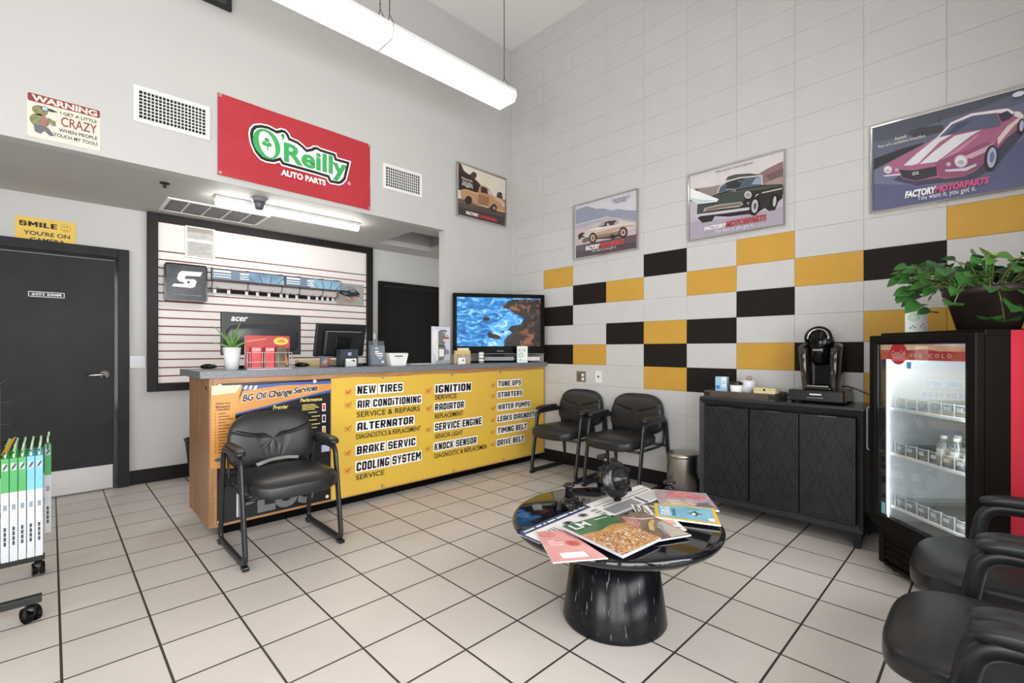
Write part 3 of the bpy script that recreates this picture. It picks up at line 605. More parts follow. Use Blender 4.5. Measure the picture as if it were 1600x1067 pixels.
def camaro(d):
    d.P('#5d6174', (0, 380), (1300, 20), (1300, 230), (0, 640)); d.P('#4b4e5c', (80, 470), (330, 420), (600, 300), (900, 210), (1290, 40), (1290, 20), (80, 350))
    d.P('#3a3b45', (340, 400), (420, 360), (620, 330), (640, 380), (420, 440)); d.P('#26262c', (80, 600), (300, 520), (480, 470), (420, 560), (200, 660), (80, 690)); d.P('#33343c', (585, 310), (600, 265), (608, 265), (600, 315))
    d.P('#6a6c86', (80, 690), (480, 480), (1290, 140), (1290, 820), (80, 1010)); d.P('#55567a', (80, 800), (700, 820), (1290, 420), (1290, 820), (80, 1015))
    d.P('#3c3c50', (230, 770), (420, 815), (880, 760), (1050, 660), (1270, 400), (1270, 330), (1000, 480), (300, 720))
    body = [(150, 690), (165, 660), (220, 620), (420, 520), (570, 430), (690, 310), (850, 240), (1060, 205), (1150, 200), (1200, 225), (1245, 235), (1270, 260), (1262, 300), (1220, 370), (1130, 440), (1060, 520), (1052, 480), (1010, 480), (975, 560), (950, 640), (880, 700), (800, 740), (640, 760), (590, 750), (410, 780), (310, 760), (285, 735), (200, 740)]
    d.P('#a4607e', *body); d.P('#8d4c69', (560, 620), (800, 540), (960, 470), (1050, 470), (1055, 520), (975, 560), (940, 650), (800, 740), (600, 750), (580, 670))
    d.P('#bd86a0', (640, 600), (760, 540), (930, 400), (900, 410), (740, 520), (610, 610)); d.P('#c7a2b4', (780, 590), (980, 500), (1040, 465), (980, 540), (850, 600))
    d.P('#d8c9c6', (1060, 440), (1140, 340), (1220, 280), (1268, 262), (1262, 285), (1200, 330), (1130, 410), (1065, 490)); d.P('#ddd8dc', (1200, 225), (1240, 230), (1270, 262), (1240, 280), (1190, 262))
    d.P('#d9d7dd', (315, 655), (420, 560), (570, 440), (680, 400), (720, 395), (600, 470), (430, 640), (380, 655)); d.P('#d9d7dd', (440, 645), (560, 540), (720, 420), (930, 372), (850, 420), (720, 520), (580, 625))
    d.P('#575b74', (585, 435), (700, 330), (860, 265), (1050, 245), (1085, 330), (1075, 345), (780, 390)); d.P('#41455c', (640, 420), (740, 330), (860, 290), (800, 340), (720, 400)); d.P('#e0dde2', (575, 440), (690, 315), (850, 245), (1055, 215), (1140, 203), (1200, 235), (1180, 250), (1050, 238), (860, 262), (700, 328), (590, 438))
    d.P('#3b3448', (1065, 250), (1140, 222), (1185, 260), (1150, 290), (1095, 310))
    d.P('#2a2a30', (283, 690), (390, 695), (575, 662), (580, 735), (410, 775), (305, 750)); d.line('SS', 385, 735, 435, 712, '#c9c9cf'); d.P('#c9c3d6', (640, 690), (800, 675), (895, 640), (890, 660), (810, 700), (650, 706)); d.P('#c9c3d6', (150, 735), (290, 720), (292, 733), (170, 745))
    for x, y, r in ((770, 622, 54), (192, 690, 34)): d.E('#c7b0be', x, y, r, r * 0.95); d.E('#d8dade', x, y, r * 0.78, r * 0.72); d.E('#a9abb6', x, y + r * 0.2, r * 0.5, r * 0.35)
    d.E('#c2a6ba', 672, 648, 20, 17); d.E('#c2a6ba', 262, 692, 16, 13)
    d.E('#1d1b22', 1008, 600, 52, 105, 0.12); d.E('#a9aec8', 1014, 595, 36, 82, 0.12); d.E('#6d7190', 1016, 592, 18, 45, 0.12); d.E('#1d1b22', 1245, 350, 28, 62, 0.12); d.E('#a9aec8', 1250, 345, 17, 45, 0.12)
    d.line('Asphalt.', 245, 470, 345, 435, '#d8d4c8', 0.005); d.line('Part of a complete breakfast.', 118, 530, 495, 500, '#d8d4c8', 0.005)
    d.line('FACTORY', 330, 916, 562, 868, '#f0eef0', 0.05, 0.1); d.line('MOTORPARTS', 568, 872, 985, 826, '#d2507c', 0.05, 0.1); d.line('You want it, you got it.', 425, 948, 890, 898, '#e8e6ee', 0.0)
    d.E('#d6d8e6', 1225, 95, 50, 20, -0.3)
def tbird(d):
    d.P('#cfcac9', (115, 340), (1045, 80), (1045, 420), (115, 520)); d.P('#866a68', (780, 330), (860, 280), (940, 240), (1045, 190), (1045, 560), (830, 440)); d.P('#6d5556', (850, 340), (950, 300), (1045, 260), (1045, 330), (900, 390)); d.P('#a08a84', (840, 420), (960, 370), (1045, 350), (1045, 420), (900, 450))
    d.P('#8d7f78', (115, 520), (160, 470), (330, 450), (420, 430), (420, 540), (115, 600)); d.P('#4b4c44', (460, 390), (490, 350), (560, 330), (700, 320), (780, 330), (790, 350), (600, 370)); d.P('#3f4540', (140, 490), (190, 470), (200, 490), (150, 505))
    d.P('#b6aebb', (115, 600), (400, 560), (1045, 520), (1045, 830), (115, 990)); d.P('#a59dab', (115, 800), (500, 760), (1045, 640), (1045, 830), (115, 985))
    d.P('#1f1b1e', (190, 760), (240, 805), (330, 790), (360, 740), (500, 745), (690, 720), (740, 735), (800, 690), (850, 660), (890, 690), (950, 680), (980, 600), (1025, 560), (1000, 430), (600, 450))
    body = [(185, 720), (190, 630), (240, 590), (330, 540), (420, 510), (560, 470), (700, 450), (830, 435), (1010, 425), (1028, 450), (1025, 540), (975, 560), (940, 520), (880, 640), (800, 660), (780, 560), (740, 560), (720, 670), (500, 700), (250, 725)]
    d.P('#27231f', *body); d.P('#39433f', (195, 640), (350, 540), (640, 480), (660, 560), (640, 600), (400, 620), (250, 680), (240, 720), (195, 715)); d.P('#4c4a44', (420, 520), (640, 480), (820, 450), (1005, 430), (1000, 445), (830, 480), (660, 500))
    d.P('#c2beb8', (820, 508), (1020, 462), (1022, 474), (822, 518)); d.P('#a59a90', (245, 700), (260, 660), (400, 625), (620, 600), (640, 625), (600, 650), (420, 670)); d.P('#6f6258', (262, 695), (280, 668), (410, 637), (615, 610), (620, 630), (420, 660))
    d.P('#bcbac2', (178, 745), (190, 722), (420, 690), (720, 650), (750, 630), (745, 665), (700, 680), (440, 715)); d.P('#e6e9ea', (118, 470), (180, 490), (400, 575), (380, 600), (210, 620), (118, 580)); d.P('#b9cccb', (125, 560), (230, 580), (395, 585), (220, 612), (125, 582))
    d.P('#4b5a68', (385, 510), (410, 450), (470, 405), (600, 365), (820, 345), (832, 435), (640, 470)); d.P('#2b2d30', (470, 480), (480, 410), (600, 375), (650, 370), (600, 460)); d.P('#8f9aa8', (720, 430), (760, 370), (815, 350), (825, 430)); d.P('#cfcac4', (383, 515), (408, 448), (470, 398), (600, 360), (825, 338), (835, 435), (825, 438), (815, 350), (600, 372), (475, 410), (415, 455), (395, 512)); d.P('#5c5e5c', (585, 405), (600, 390), (640, 395), (620, 410))
    d.E('#a9a49c', 520, 487, 50, 13, 0.1); d.E('#3a3633', 520, 489, 38, 8, 0.1); d.E('#c8c4bd', 688, 533, 36, 36); d.E('#8f908e', 688, 535, 24, 23); d.E('#24201f', 690, 615, 28, 30); d.E('#7c7570', 690, 615, 14, 14)
    d.P('#c9c0b6', (745, 580), (770, 530), (800, 522), (770, 545), (755, 590)); d.E('#151316', 752, 645, 48, 92, 0.1); d.E('#b9b6ba', 755, 645, 32, 66, 0.1); d.E('#59545a', 757, 645, 15, 35, 0.1); d.E('#151316', 940, 600, 36, 80, 0.1); d.E('#b9b6ba', 950, 598, 16, 52, 0.1)
    d.line("When the term 'hood' originated.", 370, 330, 738, 300, '#55524f', 0.0); d.line('FACTORY', 265, 885, 470, 850, '#eceaee', 0.05, 0.1); d.line('MOTORPARTS', 478, 850, 862, 798, '#b23a3c', 0.05, 0.1); d.line('You want it, you got it.', 360, 920, 745, 875, '#dedbe2', 0.0)
def chevelle(d):
    d.P('#c9c8cf', (165, 350), (940, 140), (940, 520), (165, 640)); d.P('#8f93a6', (165, 400), (230, 370), (310, 345), (420, 380), (520, 375), (630, 400), (700, 380), (830, 400), (940, 400), (940, 540), (560, 480), (165, 580)); d.P('#a9a5b2', (165, 590), (560, 490), (940, 540), (940, 560), (165, 660)); d.P('#c0b0b4', (165, 650), (420, 560), (940, 560), (940, 740), (165, 850))
    d.P('#5c5058', (165, 855), (500, 790), (940, 705), (940, 890), (165, 1020)); d.P('#4a3a44', (165, 930), (600, 860), (940, 800), (940, 892), (165, 1020))
    d.P('#3a2a28', (240, 800), (420, 770), (620, 760), (800, 720), (830, 650), (700, 660), (300, 740))
    body = [(200, 730), (250, 690), (300, 660), (420, 620), (470, 560), (560, 530), (680, 520), (740, 525), (860, 550), (930, 545), (932, 600), (900, 640), (830, 655), (800, 620), (750, 630), (720, 700), (600, 720), (450, 755), (420, 690), (370, 700), (350, 740), (330, 800), (270, 820), (240, 800)]
    d.P('#c9bfae', *body); d.P('#8c7560', (450, 755), (440, 720), (600, 690), (720, 660), (720, 705), (600, 735)); d.P('#b39c84', (420, 690), (600, 640), (760, 600), (900, 590), (930, 600), (740, 630), (600, 690), (440, 720)); d.P('#dcd8d0', (300, 665), (420, 622), (600, 600), (900, 560), (930, 560), (760, 585), (480, 640)); d.P('#6d5d50', (240, 800), (262, 760), (330, 740), (340, 790), (270, 822))
    d.P('#4a3232', (440, 615), (500, 560), (590, 535), (690, 525), (718, 550), (690, 580), (560, 605)); d.P('#98a0ae', (445, 615), (490, 570), (540, 548), (530, 590)); d.P('#c6b0a8', (560, 600), (570, 560), (600, 580), (590, 600)); d.P('#a3a9b0', (650, 580), (690, 530), (715, 550), (690, 578))
    d.P('#2c2624', (195, 720), (240, 685), (290, 690), (250, 720), (300, 750), (250, 745), (205, 780))
    for x, y, rx, ry in ((385, 755, 42, 62), (775, 685, 48, 62)): d.E('#3a1d1c', x, y, rx + 8, ry + 8, 0.1); d.E('#b4a094', x, y, rx * 0.72, ry * 0.72, 0.1); d.E('#5c3a36', x, y, rx * 0.3, ry * 0.3, 0.1)
    d.E('#242822', 640, 740, 36, 30)
    d.line('Given the choice of', 635, 300, 860, 250, '#6d6a74', 0.0); d.line('two wheels.', 665, 320, 820, 285, '#6d6a74', 0.0); d.line('FACTORY', 298, 918, 468, 865, '#f0eeee', 0.05, 0.1); d.line('MOTORPARTS', 475, 885, 790, 830, '#cc4448', 0.05, 0.1); d.line('You want it, you got it.', 370, 950, 690, 905, '#d9d4d6', 0.0)
def truck(d):
    d.P('#d9d0c0', (140, 80), (835, 340), (830, 620), (140, 600)); d.P('#4a2a22', (150, 80), (190, 110), (230, 200), (330, 280), (400, 330), (470, 400), (470, 480), (150, 470)); d.P('#2b2018', (150, 200), (210, 230), (330, 260), (380, 340), (440, 420), (440, 520), (150, 480)); d.E('#4c3426', 370, 270, 45, 50); d.E('#4c4438', 745, 550, 40, 40); d.P('#3e362c', (690, 580), (720, 560), (790, 570), (790, 620))
    d.P('#54453f', (145, 610), (500, 700), (830, 790), (815, 1010), (140, 830)); d.P('#403634', (145, 720), (500, 800), (820, 880), (815, 1010), (140, 830)); d.P('#7a6156', (150, 640), (500, 725), (500, 735), (150, 655))
    d.P('#b78a68', (175, 500), (210, 470), (260, 470), (435, 530), (450, 440), (480, 410), (560, 440), (615, 490), (640, 560), (720, 590), (800, 640), (822, 690), (820, 800), (770, 800), (700, 770), (690, 720), (650, 700), (610, 720), (590, 740), (430, 700), (360, 680), (330, 620), (280, 580), (230, 600), (190, 600)); d.P('#cda683', (640, 565), (720, 590), (800, 640), (820, 690), (760, 680), (680, 620)); d.P('#94694c', (440, 540), (600, 590), (580, 720), (430, 690)); d.P('#c79f7c', (180, 480), (250, 470), (435, 528), (430, 545), (250, 490))
    d.P('#36231c', (475, 430), (560, 460), (570, 540), (470, 515)); d.P('#c9b8c0', (585, 480), (615, 495), (632, 560), (580, 540)); d.E('#2a201c', 290, 630, 52, 60); d.E('#201a1a', 660, 745, 44, 58); d.E('#8c7a74', 662, 747, 22, 30); d.E('#d2b89a', 795, 700, 22, 28)
    d.P('#d8c4a8', (430, 690), (580, 730), (580, 745), (430, 702)); d.P('#d0b08c', (690, 765), (820, 795), (820, 810), (700, 785))
    d.line('Pickup trucks.', 192, 335, 352, 290, '#e8e0d4', 0.01); d.line('Built before', 205, 385, 345, 340, '#e8e0d4', 0.01); d.line('manufacturing', 192, 420, 350, 375, '#e8e0d4', 0.01); d.line('dates.', 245, 440, 305, 415, '#e8e0d4', 0.01)
    d.line('FACTORY', 255, 830, 428, 788, '#f0eae6', 0.05, 0.1); d.line('MOTORPARTS', 432, 880, 695, 840, '#c8463f', 0.05, 0.1)
poster('framed poster of a purple striped muscle car above the drinks cooler', 'R', 3.4, 4.13, 2.09, 2.655, hexm('#565a78'), camaro, tr(1350, 130, 5.08, x=-0.018))
poster('framed poster of a black vintage convertible with a white fin', 'R', 2.165, 2.898, 2.11, 2.668, hexm('#c2bcc0'), tbird, tr(1060, 220, 6.278, x=-0.018))
poster('framed poster of a cream coupe before hazy mountains', 'R', 0.946, 1.686, 2.12, 2.676, hexm('#b8b4bc'), chevelle, tr(880, 280, 8.208, x=-0.018))
poster('framed poster of an old orange pickup truck at dusk', 'H', -0.808, -0.09, 2.612, 3.18, hexm('#8a7868'), truck, tr(700, 245, 9.28, y=-0.018))

# ---------------------------------------------------------------- slat board on the alcove wall
M_SLAT = mat('slat_white', '#e6e0dc', 0.45, var=0.02); M_SGRV = mat('slat_groove', '#7d3236', 0.6, var=0.1); M_FRM = mat('slat_frame', '#1b1817', 0.45, var=0.12, vscale=14, spec=0.25)
t = thing('slat_board', 'white slat wall board with dark red grooves in a wide black frame', 'wall panel', (-2.143, YB, 0.82))
mb = MB()
for lo, hi in (((-3.24, 0.82), (-3.161, 2.437)), ((-1.122, 0.82), (-1.046, 2.437)), ((-3.161, 0.82), (-1.122, 0.887)), ((-3.161, 2.368), (-1.122, 2.437))): mb.box((lo[0], YB - 0.05, lo[1]), (hi[0], YB - 0.001, hi[1]), M_FRM, 0.004)
mb.build('frame', t, True)
MB().box((-3.161, YB - 0.010, 0.887), (-1.122, YB - 0.002, 2.368), M_SGRV).build('groove_backing', t, True)
mb = MB(); z1 = 2.368; z = 2.10
while z1 > 0.9:
    mb.box((-3.16, YB - 0.022, max(z, 0.888) + 0.006), (-1.123, YB - 0.010, z1 - 0.005), M_SLAT, 0.002); z1 = z; z -= 0.0762
mb.build('slats', t, True)
YS = YB - 0.022
t = thing('certificate_frame', 'white framed paper certificate at the top of the slat board', 'frame', (-2.833, YS, 2.07))
mb = MB()
for lo, hi in (((-2.955, 2.068), (-2.713, 2.083)), ((-2.955, 2.358), (-2.713, 2.373)), ((-2.955, 2.083), (-2.94, 2.358)), ((-2.728, 2.083), (-2.713, 2.358))): mb.box((lo[0], YS - 0.016, lo[1]), (hi[0], YS, hi[1]), M_WHITE, 0.002)
mb.build('frame', t, True)
mb = MB().box((-2.94, YS - 0.008, 2.083), (-2.728, YS, 2.358), mat('paper_grey', '#c4c1bb', 0.5, col2='#aaa8a3', vscale=22, stretch=(1, 1, 3)))
q = Surf(mb, lambda a, b: (a, YS - 0.008, b), (0, -1, 0)); q.rect(-2.938, 2.225, -2.73, 2.25, I_WHITE, 1).rect(-2.938, 2.315, -2.73, 2.355, mat('paper_tan', '#9d9689', 0.5, var=0.1), 1)
for i in range(8): q.rect(-2.925, 2.21 - i * 0.014, -2.745 - (i % 3) * 0.02, 2.2135 - i * 0.014, M_GREY, 1)
mb.build('paper', t, True)
t = thing('light_box_sign', 'square black sign with a bold white letter S mark', 'sign', (-2.953, YS, 1.65))
y1 = 1.285; mb = MB(); Mx = Matrix(((1, 0, 0, 0), (0, 0, -1, YS), (0, 1, 0, 0), (0, 0, 0, 1)))
mb.prism(rrect(-3.122, 1.648, -2.789, 1.995, 0.025), 0, YS - y1, M_BLK, Mx); mb.build('case', t, True)
mb = MB(); q = Surf(mb, lambda a, b: (a, y1 - 0.0005, b), (0, -1, 0)); q.poly(rrect(-3.11, 1.66, -2.8, 1.983, 0.015), mat('sign_face_dark', '#1c1e21', 0.25, col2='#3c4046', vscale=6), 1); T = tr(220, 300, 4, y=y1)
q.poly(T((255, 493), (385, 502), (372, 528), (282, 523), (272, 543), (335, 546), (350, 560), (338, 592), (318, 600), (193, 588), (207, 572), (262, 574), (275, 566), (240, 557), (226, 540), (236, 508)), I_WHITE, 2).poly(ell(*T((298, 563))[0], 0.012, 0.012, 14), mat('sign_face_dark', ''), 3)
q.rect(*T((197, 640))[0], *T((380, 649))[0], I_GREY, 2); mb.build('face', t, True)
# wiper display with headers and price hooks
t = thing('wiper_display', 'long blue wiper display header with a row of empty hooks on the slat board', 'display', (-2.15, YS, 1.76))
mb = MB(); M_HB = mat('header_blue', '#8fb0c4', 0.3, col2='#55708a', vscale=3)
yh = 1.2
for (x0, x1) in ((-2.775, -2.118), (-2.112, -1.505)):
    p = MB(); p.box((x0, yh, 1.862), (x1, yh + 0.02, 1.972), M_BLK, 0.003); q = Surf(p, lambda a, b: (a, yh - 0.0003, b), (0, -1, 0))
    q.rect(x0 + 0.006, 1.869, x1 - 0.006, 1.965, M_HB, 1); W_ = x1 - x0
    q.rect(x0 + 0.006, 1.869, x0 + 0.42 * W_, 1.965, mat('header_slate', '#66788c', 0.35, var=0.1, vscale=6), 2)
    for k, (a, b) in enumerate(((0.03, 1.94), (0.03, 1.915), (0.03, 1.892), (0.37, 1.932), (0.37, 1.91), (0.37, 1.888))): q.rect(x0 + a * W_, b, x0 + (a + (0.22 if k < 3 else 0.12)) * W_, b + (0.016 if k in (0, 3) else 0.008), I_WHITE, 3)
    for k in range(4): a = x0 + (0.56 + 0.11 * k) * W_; q.poly([(a, 1.872), (a + 0.008, 1.872), (a + 0.008 + (k - 1.6) * 0.05, 1.952), (a + (k - 1.6) * 0.05, 1.952)], mat('header_navy', '#2f4256', 0.4, var=0.1), 3)
    p.build('header_panel', t, True)
for x in (-2.76, -2.45, -2.13, -1.95, -1.7, -1.53):
    for P in ([(x, YS, 1.995), (x, yh + 0.03, 1.98), (x, yh + 0.012, 1.965)], [(x, YS, 1.79), (x, yh + 0.05, 1.80), (x, yh + 0.03, 1.862)]):
        ar = MB(); ar.tube(P, 0.004, M_BLK, 6); ar.build('support_arm', t, True)
MB().box((-2.79, YS - 0.03, 1.756), (-1.52, YS, 1.79), M_BLK, 0.003).build('hook_bar', t, True)
for x in (-2.72, -2.6, -2.44, -2.34, -2.23, -2.11, -2.05, -1.95, -1.82, -1.73, -1.67, -1.61, -1.55):
    hk = MB(); hk.tube([(x, YS - 0.03, 1.785), (x, YS - 0.13, 1.79), (x, YS - 0.15, 1.80)], 0.0025, M_CHAIN, 6); hk.box((x - 0.014, YS - 0.036, 1.748), (x + 0.014, YS - 0.03, 1.79), M_WHITE, 0.002); hk.build('price_hook', t, True)
mb = MB().box((-1.497, 1.345, 1.73), (-1.165, 1.35, 1.975), mat('tin_grey', '#b0aeab', 0.35, metal=0.3, var=0.06))
q = Surf(mb, lambda a, b: (a, 1.345, b), (0, -1, 0)); T = tr(220, 300, 4, y=1.345)
M_TO = mat('tin_orange', '#c08a62', 0.4, var=0.1); M_TBU = mat('tin_blue', '#7f93a8', 0.4, var=0.1); M_TD = mat('tin_dark', '#2a2b2c', 0.4, var=0.1); M_TL = mat('tin_light', '#8e9092', 0.4, var=0.08)
q.poly(T((1255, 608), (1285, 590), (1325, 592), (1345, 606), (1330, 608), (1290, 602)), M_TBU, 1).poly(T((1265, 658), (1300, 668), (1355, 655), (1345, 678), (1310, 695), (1275, 685)), M_TO, 1).poly(T((1282, 676), (1310, 682), (1330, 672), (1322, 688), (1300, 692)), M_TBU, 2)
q.poly(T((1238, 622), (1262, 614), (1290, 618), (1300, 610), (1340, 610), (1362, 628), (1370, 640), (1362, 652), (1300, 656), (1262, 644), (1240, 634)), M_TD, 2).poly(T((1300, 618), (1308, 613), (1336, 614), (1348, 626), (1318, 626)), M_TL, 3).poly(T((1262, 626), (1290, 630), (1300, 638), (1268, 636)), M_TL, 3)
for x, y in ((1272, 642), (1318, 655), (1360, 648)): q.poly(ell(*T((x, y))[0], 0.014, 0.018, 14), I_BLACK, 4).poly(ell(*T((x, y))[0], 0.007, 0.009, 12), M_TL, 5)
mb.box((-1.36, 1.35, 1.84), (-1.3, YS, 1.88), M_BLK)
mb.build('car_sign', label='small grey tin sign with a black car badge at the right of the wiper hooks', cat='sign')
# ---------------------------------------------------------------- service counter
M_OAK = mat('oak_veneer', '#a47a52', 0.4, col2='#8a6341', vscale=5, stretch=(9, 9, 0.7), bump=0.05, bscale=30)
M_OAKE = mat('oak_edge', '#b98b5e', 0.4, col2='#a5774c', vscale=6, stretch=(1, 9, 9))
M_TOP = mat('grey_laminate', '#7b7e83', 0.32, col2='#686b70', vscale=90)
ZT = 1.065
t = thing('service_counter', 'long oak service counter with a grey laminate top', 'counter', (-1.58, -0.25, 0))
MB().prism([(-3.205, -0.575), (-0.003, -0.575), (-0.003, -0.003), (-0.96, -0.003), (-0.96, 0.06), (-3.205, 0.06)], ZT - 0.043, ZT, M_TOP).build('countertop', t, True)
mb = MB(); mb.box((-3.15, -0.54, 0.08), (-3.125, 0.05, ZT - 0.0435), M_OAK); mb.tube([(-3.1503, -0.46, 0.945), (-3.1475, -0.46, 0.945)], 0.028, M_BLK, 16, r2=0.02); mb.build('end_panel', t, True, label='tall oak end panel with a dark oval cutout')
MB().box((-3.1245, -0.54, 0.08), (-0.006, -0.515, ZT - 0.0435), M_OAKE).build('front_panel', t, True)
MB().box((-3.08, -0.45, 0), (-0.006, -0.43, 0.08), mat('toe_kick_black', '#0b0a09', 0.6, var=0.1, spec=0.05)).build('toe_kick', t, True)
MB().box((-3.08, -0.43, 0.06), (-0.97, 0.05, 0.08), M_OAK).build('bottom_shelf', t, True)
def FS(mb, y): return Surf(mb, lambda a, b: (a, y, b), (0, -1, 0))
def eyelets(t, pts, y, m):
    for x, z in pts:
        g = MB(); g.lathe([(0, 0.001), (0.006, 0.001), (0.0065, 0.004), (0.012, 0.004), (0.013, 0), (0, 0)], m, 16, Matrix.Translation((x, y, z)) @ Matrix.Rotation(PI / 2, 4, 'X'), caps=False); g.build('eyelet', t, True)
# yellow list of services
M_SY = mat('banner_yellow', '#d9b04c', 0.42, col2='#d8b53e', vscale=1.2)
yb = -0.548
t = thing('services_banner', 'wide yellow vinyl banner listing repair services along the counter front', 'banner', (-1.2, yb, 0.1))
mb = MB(); V = []; F = []; nx, nz = 60, 14
for i in range(nx + 1):
    for j in range(nz + 1):
        u, v = i / nx, j / nz; zt = 0.985 + 0.004 * math.sin(u * 21); zb_ = 0.092
        V.append((-2.38 + 2.345 * u, yb - 0.0018 * math.sin(17 * u + 3 * v) * (1 - v) - 0.0022 * math.exp(-((v - 0.06) / 0.08) ** 2) * (1 + math.sin(60 * u)), zb_ + (zt - zb_) * v))
for i in range(nx):
    for j in range(nz): p = i * (nz + 1) + j; F.append((p, p + nz + 1, p + nz + 2, p + 1))
mb.add(V, F, M_SY, True); ys = yb - 0.0075; q = FS(mb, ys); T = tr(510, 560, 4.4444, y=ys)
M_TK = mat('tick_red', '#c0392f', 0.5, var=0.05); M_TB = mat('tick_box', '#d88c3c', 0.5, var=0.05)
def line(s, xl, xr, yt, yb_, big):
    (A0, B0), (A1, _), (_, B1) = T((xl, yb_), (xr, yb_), (xl, yt))
    if big: block_text(q, s.replace('DI', 'Di') if s.startswith('AIR') else s, A0, B0, A1 - A0, B1 - B0, I_BLACK, 2, 0.04, I_WHITE, 0.011)
    else: q.text(s, A0, B0, A1 - A0, B1 - B0, mat('ink_navy', '#14161f', 0.5, var=0.05), 2, 0.006)
for a in (('NEW TIRES', 213, 527, 192, 248, 1), ('AIR CONDITIONING', 215, 655, 293, 346, 1), ('SERVICE & REPAIRS', 212, 650, 372, 410, 0), ('ALTERNATOR', 213, 605, 448, 502, 1), ('DIAGNOSTICS & REPLACEMENT', 208, 655, 527, 562, 0),
          ('BRAKE SERVIC', 210, 617, 612, 668, 1), ('COOLING SYSTEM', 208, 655, 724, 785, 1), ('SERVICE', 205, 402, 812, 846, 0), ('IGNITION', 757, 1002, 187, 240, 1), ('SERVICE', 755, 905, 255, 287, 0), ('RADIATOR', 753, 955, 316, 363, 1),
          ('REPLACEMENT', 755, 950, 386, 418, 0), ('SERVICE ENGINE', 752, 1077, 452, 503, 1), ('SENSOR LIGHT', 753, 947, 527, 558, 0), ('KNOCK SENSOR', 750, 1043, 592, 640, 1), ('DIAGNOSTIC & REPLACEMEN', 750, 1112, 662, 695, 0),
          ('TUNE UPS', 1193, 1350, 158, 195, 1), ('STARTERS', 1190, 1360, 235, 272, 1), ('WATER PUMPS', 1190, 1413, 320, 358, 1), ('LEAKS DIAGNOSTIC', 1188, 1470, 402, 440, 1), ('TIMING BELT', 1188, 1390, 482, 522, 1), ('DRIVE BELT', 1186, 1370, 568, 608, 1)): line(*a)
for x, y, s in ((155, 232, 24), (155, 322, 24), (154, 485, 24), (153, 655, 24), (150, 775, 24), (712, 222, 20), (712, 346, 20), (710, 492, 20), (708, 626, 20), (1159, 186, 16), (1159, 260, 16), (1159, 344, 16), (1158, 428, 16), (1157, 510, 16), (1156, 596, 16)):
    (a, b), (a1, b1) = T((x - s, y + s), (x + s * 0.7, y - s * 0.6)); w_ = a1 - a; h_ = b1 - b; e = 0.0035
    for r in ((a, b, a1, b + e), (a, b1 - e, a1, b1), (a, b, a + e, b1), (a1 - e, b, a1, b1)): q.rect(*r, M_TB, 1)
    q.poly([(a + 0.2 * w_, b + 0.6 * h_), (a + 0.45 * w_, b + 0.2 * h_), (a + 1.15 * w_, b + 1.35 * h_), (a + 1.2 * w_, b + 1.45 * h_), (a + 0.5 * w_, b + 0.55 * h_), (a + 0.27 * w_, b + 0.75 * h_)], M_TK, 3)
mb.build('banner_cloth', t, True)
eyelets(t, [(*T((x, y))[0],) for x, y in ((396, 126), (872, 112), (1212, 96), (392, 886), (886, 780), (1232, 700))], yb - 0.004, M_STEEL)
# oil change poster with the black lower banner
M_OB = mat('print_oil_black', '#17171f', 0.25, var=0.15); M_OO = mat('print_oil_orange', '#d79a4d', 0.3, col2='#c98b45', vscale=3); M_OBL = mat('print_oil_blue', '#3f5ea8', 0.3, var=0.1)
yp = -0.549
t = thing('oil_change_banner', 'black and orange oil change services banner behind the near chair', 'banner', (-2.74, yp, 0.42))
mb = MB().box((-3.108, yp, 0.405), (-2.385, -0.5405, 0.985), M_OB); q = FS(mb, yp); T = tr(320, 580, 3.952, y=yp)
q.poly(T((38, 88), (235, 88), (215, 150), (190, 270), (175, 420), (180, 600), (35, 600)), M_OO, 1).poly(T((235, 120), (480, 85), (780, 75), (780, 112), (190, 262), (210, 180)), M_OO, 2).poly(T((190, 262), (780, 112), (780, 128), (600, 165), (195, 272)), M_OBL, 2)
q.poly(T((225, 95), (480, 72), (780, 58), (780, 76), (480, 86), (240, 118)), M_OBL, 3); (a, b), = T((42, 92)); (a1, b1), = T((225, 130)); q.poly([(a, b), (a1, b), (a1 - 0.03, b1), (a, b1 - 0.01)], mat('print_oil_pale', '#e8d2b4', 0.3, var=0.1), 3)
for k in range(3): (a, b), = T((240 + k * 30, 112)); q.poly([(a, b), (a + 0.016, b), (a + 0.024, b + 0.024), (a + 0.008, b + 0.024)], I_WHITE, 4)
(a, b), (a1, _), (_, b1) = T((232, 197), (690, 197), (232, 148)); q.text('BG Oil Change Services', a, b - 0.004, a1 - a, b1 - b + 0.006, I_BLACK, 5, 0.032, 0.15, out=0.075, om=I_WHITE, rise=0.045)
M_OY = mat('print_oil_yellow', '#e5cf6a', 0.3, var=0.05)
for s, xa, xb, y0, y1 in (('Premier', 422, 512, 236, 213), ('Performance', 590, 722, 190, 170)): (a, b), (a1, _), (_, b1) = T((xa, y0), (xb, y0), (xa, y1)); q.text(s, a, b, a1 - a, b1 - b, M_OY, 3, 0.03, 0.15)
M_OBR = mat('print_oil_brown', '#5a3a1e', 0.4, var=0.1)
for s, y0, y1 in (('Safety and', 210, 195), ('Maintenance', 228, 213), ('Checklist', 245, 232)): (a, b), (a1, _), (_, b1) = T((68, y0), (155, y0), (68, y1)); q.text(s, a, b, a1 - a, b1 - b, M_OBR, 3, 0.03)
for i in range(14): (a, b), = T((62, 268 + i * 18.5)); q.rect(a, b, a + 0.006, b + 0.006, M_OBR, 3).rect(a + 0.018, b, a + 0.06 + 0.022 * ((i * 7) % 3), b + 0.0055, M_OBR, 3)
for i in range(4): (a, b), = T((600, 212 + i * 10)); q.rect(a, b, a + 0.09 + 0.015 * (i % 3), b + 0.005, M_OY, 3)
for i in range(5): (a, b), = T((640 + (i % 2) * 20, 258 + i * 24)); q.rect(a, b, a + 0.06, b + 0.006, M_OY, 3)
